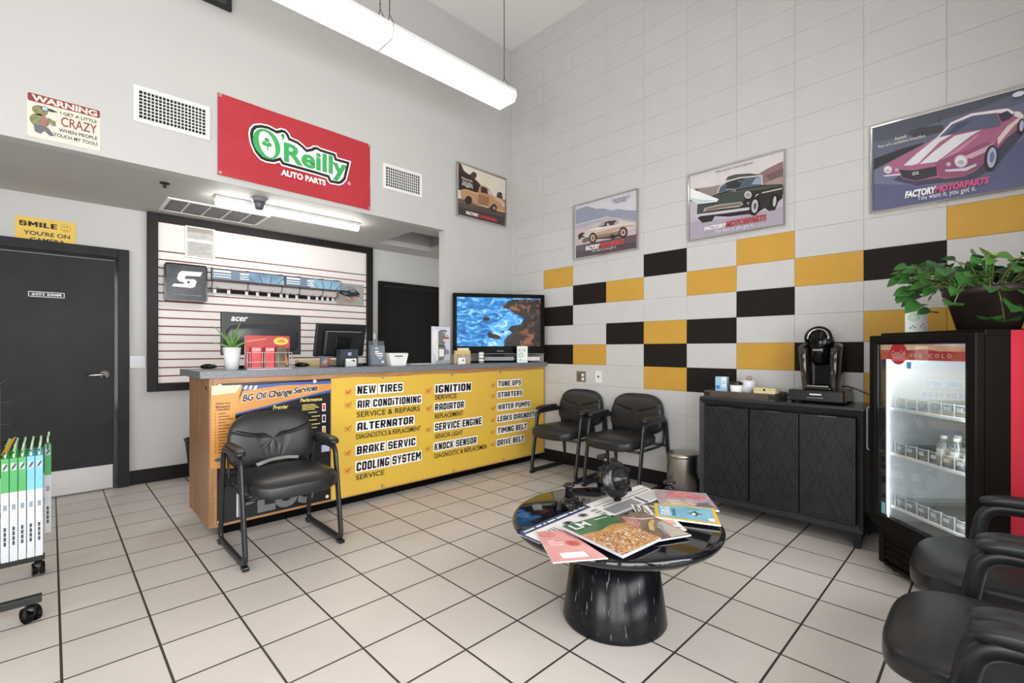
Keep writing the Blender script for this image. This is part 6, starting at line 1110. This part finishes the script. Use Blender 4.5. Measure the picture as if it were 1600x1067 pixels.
# ---------------------------------------------------------------- glass door drinks cooler, set at an angle in the corner
RZ = math.radians(-136.64)
t = thing('drinks_cooler', 'black glass door drinks cooler with red side panel in the corner', 'cooler', (-0.789, -3.733, 0), RZ)
M_CB = mat('cooler_black', '#120f0d', 0.5, var=0.12, vscale=14, spec=0.12); M_LIN = mat('cooler_liner', '#dfe3e6', 0.35, var=0.02)
mb = MB(); mb.box((-0.3, 0.0, 0.245), (-0.275, 0.55, 1.262), M_CB); mb.box((0.275, 0.0, 0.245), (0.3, 0.55, 1.262), M_CB); mb.box((-0.275, 0.525, 0.245), (0.275, 0.55, 1.262), M_CB); mb.box((-0.3, 0.0, 1.262), (0.3, 0.55, 1.29), M_CB, 0.004); mb.box((-0.3, 0.005, 0.03), (0.3, 0.55, 0.2445), M_CB)
mb.build('cabinet', t)
mb = MB(); mb.box((-0.2745, 0.006, 0.2455), (-0.266, 0.524, 1.2615), M_LIN); mb.box((0.266, 0.006, 0.2455), (0.2745, 0.524, 1.2615), M_LIN); mb.box((-0.266, 0.512, 0.2455), (0.266, 0.524, 1.2615), M_LIN); mb.box((-0.266, 0.006, 1.25), (0.266, 0.512, 1.2615), M_LIN); mb.box((-0.266, 0.006, 0.2455), (0.266, 0.512, 0.262), M_LIN)
M_SLOT = mat('slot_grey', '#8b9094', 0.5, var=0.1)
for x in (-0.17, 0.17):
    mb.box((x - 0.012, 0.5105, 0.27), (x + 0.012, 0.5122, 1.24), M_LIN)
    for i in range(46): mb.box((x - 0.003, 0.51, 0.29 + i * 0.0205), (x + 0.003, 0.5107, 0.299 + i * 0.0205), M_SLOT)
mb.build('liner', t)
MB().box((0.3002, 0.105, 0.05), (0.3015, 0.548, 1.285), mat('cooler_red', '#b02c3a', 0.6, var=0.04, spec=0.15)).build('side_decal', t, label='plain red side panel')
mb = MB(); mb.box((-0.3, -0.012, 0.2), (0.3, 0.004, 0.244), M_CB, 0.003); mb.box((-0.3, -0.012, 0.035), (-0.262, 0.004, 0.2), M_CB, 0.003); mb.box((0.262, -0.012, 0.035), (0.3, 0.004, 0.2), M_CB, 0.003); mb.box((-0.262, -0.012, 0.03), (0.262, 0.004, 0.05), M_CB, 0.003)
for i in range(4): mb.box((-0.262, -0.012, 0), (0.262, 0.0, 0.027), M_CB, 0.002, Matrix.Translation((0, 0.0, 0.06 + i * 0.036)) @ Matrix.Rotation(-0.45, 4, 'X'))
mb.build('kick_grille', t)
mb = MB()
for x in (-0.25, 0.25):
    for y in (0.05, 0.49): mb.cyl((x, y, 0), (x, y, 0.03), 0.02, M_BLK, 14)
mb.build('foot', t)
d = MB(); DX0, DX1, DZ0, DZ1 = -0.325, 0.305, 0.247, 1.277; gx0, gx1, gz0, gz1 = -0.281, 0.262, 0.30, 1.235
for lo, hi in (((DX0, DZ0), (gx0, DZ1)), ((gx1, DZ0), (DX1, DZ1)), ((gx0, DZ0), (gx1, gz0)), ((gx0, gz1), (gx1, DZ1))): d.box((lo[0], -0.045, lo[1]), (hi[0], -0.004, hi[1]), M_CB, 0.006)
for lo, hi in (((gx0, gz0), (gx0 + 0.012, gz1)), ((gx1 - 0.012, gz0), (gx1, gz1)), ((gx0 + 0.012, gz0), (gx1 - 0.012, gz0 + 0.01)), ((gx0 + 0.012, gz1 - 0.008), (gx1 - 0.012, gz1))): d.box((lo[0], -0.038, lo[1]), (hi[0], -0.006, hi[1]), M_BLK, 0.002)
d = d.build('door', t)
MB().box((gx0 + 0.004, -0.028, gz0 + 0.004), (gx1 - 0.004, -0.025, gz1 - 0.004), glassy('cooler_glass', '#f6f8f8', 0.07)).build('glass_pane', d)
mb = MB(); M_HG = mat('cooler_header_print', '#ead2b4', 0.35, col2='#d99474', vscale=5, stretch=(1, 1, 2.5), emit=0.25); M_HR = mat('cooler_header_red', '#b5322f', 0.35, col2='#d0674f', vscale=16, emit=0.2); M_CR = mat('disc_red', '#d52f38', 0.35, var=0.04, emit=0.2)
mb.box((gx0 + 0.012, -0.0235, 1.148), (gx1 - 0.012, -0.0225, gz1 - 0.008), M_HG); q = Surf(mb, lambda a, b: (a, -0.0236, b), (0, -1, 0), 0.0002)
q.poly([(gx0 + 0.012, 1.148), (gx1 - 0.012, 1.148), (gx1 - 0.012, 1.19), (0.1, 1.193), (0.02, 1.203), (-0.1, 1.196), (gx0 + 0.012, 1.2)], M_HR, 1)
q.poly([p for p in ell(-0.144, 1.181, 0.058, 0.058, 40) if p[1] < 1.228], M_CR, 2)
q.text('Coca', -0.193, 1.170, 0.046, 0.026, I_WHITE, 3, 0.006, 0.3).text('Cola', -0.141, 1.170, 0.042, 0.028, I_WHITE, 3, 0.006, 0.3).rect(-0.145, 1.179, -0.137, 1.182, I_WHITE, 3).poly([(-0.19, 1.166), (-0.165, 1.161), (-0.13, 1.165), (-0.1, 1.161), (-0.1, 1.163), (-0.13, 1.168), (-0.165, 1.164), (-0.188, 1.168)], I_WHITE, 3)
x = -0.062
for ch, w_ in (('I', 0.006), ('C', 0.024), ('E', 0.021), (' ', 0.012), ('C', 0.024), ('O', 0.027), ('L', 0.019), ('D', 0.024)):
    if ch != ' ': q.text(ch, x, 1.162, w_ * 0.8, 0.018, I_WHITE, 3, 0.005)
    x += w_ + 0.011
mb.build('header_strip', d, label='red and cream header strip with a round red logo')
mb = MB(); mb.tube(fillet([(DX0 - 0.0, -0.03, 0.88), (DX0 - 0.014, -0.046, 0.88), (DX0 - 0.014, -0.046, 0.64), (DX0 - 0.0, -0.03, 0.64)], 0.012), 0.0035, M_GREY, 8); mb.build('door_handle', d)
mb = MB(); q = Surf(mb, lambda a, b: (a, -0.0285, b), (0, -1, 0)); q.rect(-0.083, 1.105, -0.055, 1.138, mat('sticker_blue', '#5b9fd0', 0.4, var=0.05), 0); q.rect(-0.255, 0.315, -0.225, 0.375, mat('sticker_sky', '#7fb7d2', 0.4, var=0.05), 0); mb.build('sticker', d)
mb = MB()
mb.box((-0.2635, 0.012, 0.3), (-0.2595, 0.0145, 1.22), mat('cooler_led', '#f4fbff', 0.4, emit=6.0)); mb.box((0.256, 0.008, 0.3), (0.264, 0.02, 1.22), mat('cooler_led_side', '#f4fbff', 0.4, emit=60.0))
mb.box((-0.24, 0.03, 1.24), (0.24, 0.06, 1.2495), mat('cooler_led_top', '#f4fbff', 0.4, emit=25.0)); mb.build('led_strip', t)
MB().box((-0.19, 0.505, 0.93), (-0.02, 0.5095, 1.12), mat('info_paper', '#c9cccd', 0.5, col2='#b3b7b9', vscale=30)).build('info_sheet', t)
# shelves, lane organisers
M_SH = mat('shelf_brown', '#6e655a', 0.5, var=0.12, vscale=20); M_SHE = mat('shelf_edge', '#f0f1f0', 0.35, var=0.02); M_LANE = glassy('lane_clear', '#f4f7f7', 0.02, 0.03); M_LIP = glassy('lip_clear', '#f4f7f8', 0.05, 0.10)
for z in (0.875, 0.63, 0.345):
    mb = MB(); mb.box((-0.262, 0.035, z), (0.262, 0.49, z + 0.006), M_SH); mb.build('shelf', t, label='brown slatted shelf') ; mb = MB(); mb.box((-0.262, 0.026, z - 0.004), (0.262, 0.035, z + 0.012), M_SHE, 0.002); mb.build('shelf_rail', t)
O = Vector((-0.789, -3.733, 0)); RM = Matrix.Translation(O) @ Matrix.Rotation(RZ, 4, 'Z')
for k, (z, lb) in enumerate(((0.8815, 'clear bottle lane organiser on the upper cooler shelf'), (0.6365, 'clear bottle lane organiser on the middle cooler shelf'), (0.3515, 'empty clear bottle lane organiser on the lowest cooler shelf'))):
    p = RM @ Vector((0, 0.04, z)); o_ = thing('bottle_organiser', lb, 'organiser', p, RZ, 'clear organisers in the cooler')
    mb = MB()
    for i in range(8): x = -0.25 + i * 0.0714; mb.box((x - 0.001, 0.01, 0.0), (x + 0.001, 0.40, 0.045), M_LANE)
    mb.build('lane_divider', o_)
    for i in range(7):
        x0 = -0.25 + i * 0.0714; l = MB(); n = 8; V = []; F = []
        for j in range(n + 1):
            a = j / n; x = x0 + 0.003 + 0.0654 * a; y = 0.008 - 0.014 * math.sin(PI * a); V += [(x, y, 0.0), (x, y, 0.062), (x, y + 0.0015, 0.062), (x, y + 0.0015, 0)]
        for j in range(n):
            for c in range(4): F.append((j * 4 + c, (j + 1) * 4 + c, (j + 1) * 4 + (c + 1) % 4, j * 4 + (c + 1) % 4))
        l.add(V, F, M_LIP, True); l.box((x0 - 0.0012, -0.002, 0), (x0 + 0.0032, 0.003, 0.066), mat('lip_edge', '#e9edee', 0.2, var=0.02)); l.tube([(x0 + 0.003 + 0.0654 * j / 8, 0.008 - 0.0145 * math.sin(PI * j / 8), 0.061) for j in range(9)], 0.0016, mat('lip_edge', ''), 6)
        l.box((x0 + 0.022, -0.0085, 0.03), (x0 + 0.05, -0.0075, 0.048), mat('lip_tag', '#d3d8d8', 0.4, var=0.05)); l.build('front_lip', o_)
# small water bottles on the right of the middle shelf
M_BOT = glassy('bottle_clear', '#e9eff0', 0.10, 0.12); M_BL = mat('bottle_label', '#e6e9ea', 0.4, col2='#b9c0c6', vscale=60); M_BC = mat('bottle_cap', '#f1f2f2', 0.4, var=0.03)
def bottle():
    t = thing('water_bottle', '', 'bottle', (0, 0, 0), 0, 'water bottles on the middle cooler shelf')
    mb = MB(); mb.lathe([(0, 0.0), (0.026, 0.0), (0.029, 0.006), (0.0285, 0.03), (0.027, 0.034), (0.0285, 0.038), (0.0285, 0.085), (0.026, 0.1), (0.013, 0.122), (0.0115, 0.13), (0, 0.13)], M_BOT, 24); mb.build('bottle_body', t)
    mb = MB(); mb.lathe([(0.0292, 0.042), (0.0292, 0.08)], M_BL, 24, caps=False); mb.build('label_band', t)
    mb = MB(); mb.lathe([(0, 0.128), (0.0145, 0.128), (0.0145, 0.143), (0, 0.143)], M_BC, 20); mb.build('cap', t); return t
b0 = bottle(); xs_ = [-0.25 + 0.0714 * (i + 0.5) for i in range(7)]; first = True
rows = ('front', 'second'); names = ('third lane from the right', 'second lane from the right', 'rightmost lane')
for r in range(2):
    for k, i in enumerate((3, 4, 5, 6)):
        o = b0 if first else copy_tree(b0); first = False
        o.location = RM @ Vector((xs_[i], 0.085 + 0.066 * r, 0.637)); o.rotation_euler.z = RZ
        o['label'] = 'small clear water bottle, %s row, %s of four lanes on the middle cooler shelf' % (rows[r], ('first', 'second', 'third', 'last')[k])

# ---------------------------------------------------------------- trailing pothos on the cooler
PC = Vector((-0.735, -3.945, 1.2905))
t = thing('potted_pothos', 'bushy green trailing pothos in a dark pot on the drinks cooler', 'plant', PC)
mb = MB(); mb.lathe([(0, 0), (0.105, 0), (0.148, 0.165), (0.158, 0.165), (0.162, 0.2), (0.15, 0.2), (0.142, 0.17), (0, 0.17)], mat('pot_dark', '#2a211d', 0.5, var=0.15), 44); mb.build('pot', t)
mb = MB(); mb.lathe([(0, 0.172), (0.141, 0.172)], mat('potting_soil', ''), 24); mb.build('soil', t)
M_L = [mat('pothos_leaf', '#33632a', 0.34, col2='#244c1e', vscale=18), mat('pothos_leaf_dark', '#22481f', 0.34, col2='#183617', vscale=18), mat('pothos_leaf_light', '#4f7d32', 0.34, col2='#386428', vscale=18), mat('pothos_leaf_new', '#a9b84a', 0.35, col2='#7fa03c', vscale=18)]
M_STEM = mat('pothos_stem', '#6f7a3c', 0.5, var=0.2)
half = [(0, 0), (0.22, -0.10), (0.40, -0.02), (0.50, 0.18), (0.46, 0.42), (0.34, 0.66), (0.16, 0.88), (0.0, 1.06)]
def leaf(mb, p, out, up, size, m):
    out = out.normalized(); side = out.cross(up).normalized(); nrm = side.cross(out).normalized(); V = []; F = []; nr = len(half)
    for a, b in half:
        for s in (-1, -0.5, 0, 0.5, 1):
            x = a * s; V.append(p + side * (x * size * 0.86) + out * (b * size) + nrm * size * (0.26 * abs(x) - 0.30 * b * b + 0.05 * math.sin(7 * b + 3 * x)))
    for i in range(nr - 1):
        for j in range(4): F.append((i * 5 + j, i * 5 + j + 1, (i + 1) * 5 + j + 1, (i + 1) * 5 + j))
    mb.add(V, F, m, True)
lf = MB(); st = MB(); random.seed(21); _u = Vector((0, 0, 1))
specs = []
def L3(r_, d_, z_): return _r * r_ + _d * d_ + _u * z_
for i in range(165):
    a = random.uniform(-0.37, 0.36); dd = random.uniform(-0.20, 0.12); top = 0.345 - 0.28 * max(0, -a - 0.22) - 0.12 * abs(dd); z = random.uniform(0.17, max(0.2, top))
    if abs(a) < 0.11 and dd > -0.1 and z < 0.2: z = 0.24
    specs.append((a, dd, z, random.uniform(0.05, 0.088)))
for a, dd, z, s in ((-0.2, -0.19, 0.04, 0.09), (-0.13, -0.2, 0.03, 0.1), (-0.05, -0.21, 0.06, 0.11), (0.02, -0.22, 0.035, 0.12), (0.1, -0.23, 0.05, 0.12), (0.13, -0.22, 0.09, 0.1), (-0.1, -0.2, 0.1, 0.1), (0.05, -0.2, 0.12, 0.1), (-0.36, -0.05, 0.12, 0.09), (-0.38, -0.02, 0.17, 0.09), (-0.33, -0.08, 0.08, 0.08), (-0.27, -0.12, 0.11, 0.09), (-0.3, -0.03, 0.2, 0.1), (0.18, -0.16, 0.2, 0.1), (-0.02, -0.18, 0.16, 0.11)): specs.append((a, dd, z, s))
for i, (a, dd, z, s) in enumerate(specs):
    p = L3(a, dd, z); base = L3(max(-0.12, min(0.12, a * 0.4)), max(-0.1, dd * 0.4), 0.185)
    dirv = Vector((p.x, p.y, 0)) + Vector((random.uniform(-0.12, 0.12), random.uniform(-0.12, 0.12), 0)); dirv = (dirv.normalized() if dirv.length > 0.01 else _r) + _u * random.uniform(-0.55, 0.35) - _d * 0.25
    upv = (_u + (-_d) * random.uniform(0.2, 1.1) + _r * random.uniform(-0.5, 0.5)).normalized()
    m = M_L[3] if i in (4, 40) else M_L[i % 3 if random.random() < 0.8 else 0]
    leaf(lf, p, dirv, upv, s, m)
    mid = base.lerp(p, 0.55) + _u * (0.05 if z > 0.15 else 0.10); pts = [base * (1 - q) ** 2 + mid * 2 * q * (1 - q) + p * q * q for q in [k / 6 for k in range(7)]]
    if i % 2 == 0: st.tube(pts, 0.0024, M_STEM, 5)
lf.build('foliage', t); st.build('stems', t)
p = RM @ Vector((-0.185, 0.10, 1.2905)); t = thing('printed_card', 'white and green printed card standing on the cooler left of the pothos', 'card', p, math.radians(-50))
mb = MB(); n = 8; V = []; F = []
for i in range(n + 1):
    x = -0.055 + 0.11 * i / n; y = 0.012 * math.sin(PI * i / n)
    V += [(x, -y, 0.0), (x, -y, 0.125), (x, -y + 0.002, 0.125), (x, -y + 0.002, 0.0)]
for i in range(n):
    for c in range(4): F.append((i * 4 + c, (i + 1) * 4 + c, (i + 1) * 4 + (c + 1) % 4, i * 4 + (c + 1) % 4))
F += [(0, 1, 2, 3), (n * 4 + 3, n * 4 + 2, n * 4 + 1, n * 4)]
mb.add(V, F, mat('card_white', '#dfe2dc', 0.4, var=0.03)); fx = lambda a, b: (a, -0.012 * math.sin(PI * (a + 0.055) / 0.11), b); q = Surf(mb, fx, (0, -1, 0), 0.0006)
for i in range(8): q.rect(-0.055 + 0.11 * i / 8, 0.108, -0.055 + 0.11 * (i + 1) / 8, 0.125, mat('card_mint', '#8fb89a', 0.4, var=0.05), 1)
q.poly(ell(-0.02, 0.08, 0.028, 0.02), mat('card_mint', ''), 1).poly(ell(-0.02, 0.08, 0.022, 0.014), mat('card_mint2', '#b9d2bd', 0.4, var=0.05), 2)
for a, b in ((-0.03, 0.03), (-0.02, 0.022), (0.01, 0.028), (0.03, 0.02), (0.02, 0.04), (-0.04, 0.02)): q.poly([(a, b), (a + 0.012, b + 0.004), (a + 0.004, b + 0.009)], I_BLACK, 1)
mb.build('card', t)

# ---------------------------------------------------------------- wiper blade rack at the left edge
M_RK = mat('rack_black', '#141414', 0.4, var=0.15)
t = thing('blade_rack', 'black wheeled rack with wiper blade boxes at the left edge', 'rack', (-4.2, -0.7, 0))
mb = MB(); mb.box((-4.62, -1.02, 0.085), (-3.885, -0.985, 0.115), M_RK, 0.002); mb.box((-4.62, -0.42, 0.08), (-3.88, -0.388, 0.108), M_RK, 0.002); mb.box((-4.44, -0.985, 0.085), (-4.4, -0.42, 0.108), M_RK, 0.002); mb.build('base_frame', t, True)
for x, y in ((-3.92, -0.99), (-3.905, -0.405), (-4.58, -0.99), (-4.58, -0.405)):
    mb = MB(); a = 0.5 if y < -0.8 else 0.1; d_ = Vector((math.cos(a), math.sin(a), 0)); c = Vector((x, y, 0.034))
    for s in (-1, 1): mb.cyl(c + d_ * (0.006 * s), c + d_ * (0.024 * s), 0.034, M_BLKG, 24)
    mb.sq(c + Vector((0, 0, 0.012)), (0.024, 0.03, 0.03), 0.7, 0.8, M_RK, 20, 10); mb.cyl(c + Vector((0, 0, 0.03)), (x, y, 0.086), 0.008, M_ALU, 10); mb.build('caster', t, True)
mb = MB(); mb.box((-4.44, -0.72, 0.108), (-4.4, -0.68, 1.7), M_RK, 0.002); mb.build('post', t, True)
mb = MB()
for k, y in enumerate((-0.50, -0.44)): mb.tube([(-4.44, y, 0.735), (-3.87, y, 0.735)], 0.004, M_RK, 6)
mb.tube([(-4.42, -0.7, 0.735), (-4.42, -0.44, 0.735)], 0.006, M_RK, 6)
for i in range(7): mb.tube([(-3.871, -0.44 - i * 0.0, 0.735 + 0.0), (-3.871, -0.44, 0.735), (-3.871, -0.445 , 0.735)], 0.003, M_RK, 5) if i == 0 else None
mb.build('hook_rail', t, True)
XB = [-4.006, -3.9785, -3.951, -3.9235, -3.896]
for x in XB + [-3.868]:
    mb = MB(); mb.tube([(x, -0.44, 0.735), (x, -0.845, 0.728), (x, -0.86, 0.738)], 0.0022, mat('hook_wire', '#3b3a38', 0.35, metal=0.7, var=0.1), 6); mb.build('hook', t, True)
mb = MB()
for z, a in ((1.035, 0.05), (0.96, 0.0), (0.86, 0.0)): mb.tube([(-4.42, -0.75, z), (-4.03, -0.8, z), (-3.985, -0.82, z + a)], 0.0025, mat('hook_wire', ''), 6)
mb.build('side_hook', t, True)
MB().box((-4.40, -0.835, 0.70), (-4.021, -0.83, 1.03), mat('panel_mint', '#9fd0a0', 0.45, col2='#c9dcc4', vscale=3)).build('side_panel', t, True)
mb = MB(); mb.add([(-4.018, -0.84, 0.725), (-3.998, -0.80, 0.73), (-3.972, -0.80, 0.80), (-3.99, -0.84, 0.79), (-4.018, -0.838, 0.723), (-3.998, -0.798, 0.728), (-3.972, -0.798, 0.798), (-3.99, -0.838, 0.788)], [(0, 1, 2, 3), (7, 6, 5, 4), (0, 4, 5, 1), (1, 5, 6, 2), (2, 6, 7, 3), (3, 7, 4, 0)], mat('tab_yellow', '#e0b530', 0.45, var=0.06)); mb.build('index_tab', t, True, label='yellow tilted index tab')
M_BG = mat('blade_green', '#3f9c52', 0.4, var=0.08, vscale=20); M_BB = mat('blade_blue', '#6fb6da', 0.4, var=0.08, vscale=20); M_BW = mat('blade_white', '#c2c5c8', 0.4, var=0.05, vscale=20); M_TAB = mat('tab_pale', '#a9d0a0', 0.35, var=0.1); M_GLY = mat('blade_glyph', '#2c3340', 0.4, var=0.1); M_SQ = mat('blade_square', '#7d8b95', 0.4, var=0.1)
def blade(col, front, length):
    t = thing('wiper_box', '', 'box', (0, 0, 0), 0, 'wiper blade boxes on the rack')
    mb = MB().box((-0.0125, -0.02, -length), (0.0125, 0.02, -0.03), M_BW, 0.001); mb.box((-0.0127, -0.0202, -0.185), (0.0127, 0.0202, -0.0295), col, 0.001)
    if front:
        q = Surf(mb, lambda a, b: (a, -0.0204, b), (0, -1, 0), 0.0002); q.rect(-0.009, -0.085, 0.009, -0.052, mat('blade_pane', '#a9b9b4', 0.4, var=0.05), 1).poly([(-0.008, -0.083), (-0.004, -0.07), (0.004, -0.055), (0.008, -0.054), (0.007, -0.066), (0.0, -0.078)], M_GLY, 2)
        q.rect(-0.005, -0.265, 0.006, -0.24, M_SQ, 1)
        for k in range(4): q.rect(-0.004, -0.36 - k * 0.022, 0.004, -0.342 - k * 0.022, M_GLY, 1)
    mb.build('carton', t)
    mb = MB(); mb.box((-0.004, -0.003, -0.03), (0.004, 0.003, 0.0), M_TAB, 0.001); mb.tube([(0.0, 0, 0.0), (0.002, 0, 0.01), (0.005, 0, 0.022), (0.003, 0, 0.03)], 0.0048, M_TAB, 8, r2=0.0025); mb.build('hanger_tab', t)
    return t
proto = {}
for i, x in enumerate(XB):
    for r in range(4):
        key = (i < 3, r == 0)
        if key not in proto: o = proto[key] = blade(M_BG if key[0] else M_BB, key[1], 0.50)
        else: o = copy_tree(proto[key])
        o.location = (x, -0.815 + r * 0.075, 0.735)
        o['label'] = ('%s wiper blade box, %s, front row of the rack' % (('green', 'green', 'green', 'blue', 'blue')[i], ('first from the picture edge', 'second from the picture edge', 'third, beside a blue box', 'first blue one after the green boxes', 'second blue one')[i])) if r == 0 else '%s wiper blade box behind the front row, only its tab showing' % ('green' if i < 3 else 'blue')
        o['group'] = 'front row of wiper boxes' if r == 0 else ('green wiper boxes behind' if i < 3 else 'blue wiper boxes behind')
o = blade(M_BG, True, 0.475); o.location = (-3.868, -0.62, 0.755); o['label'] = 'shorter green wiper blade box set back at the right end of the rack'
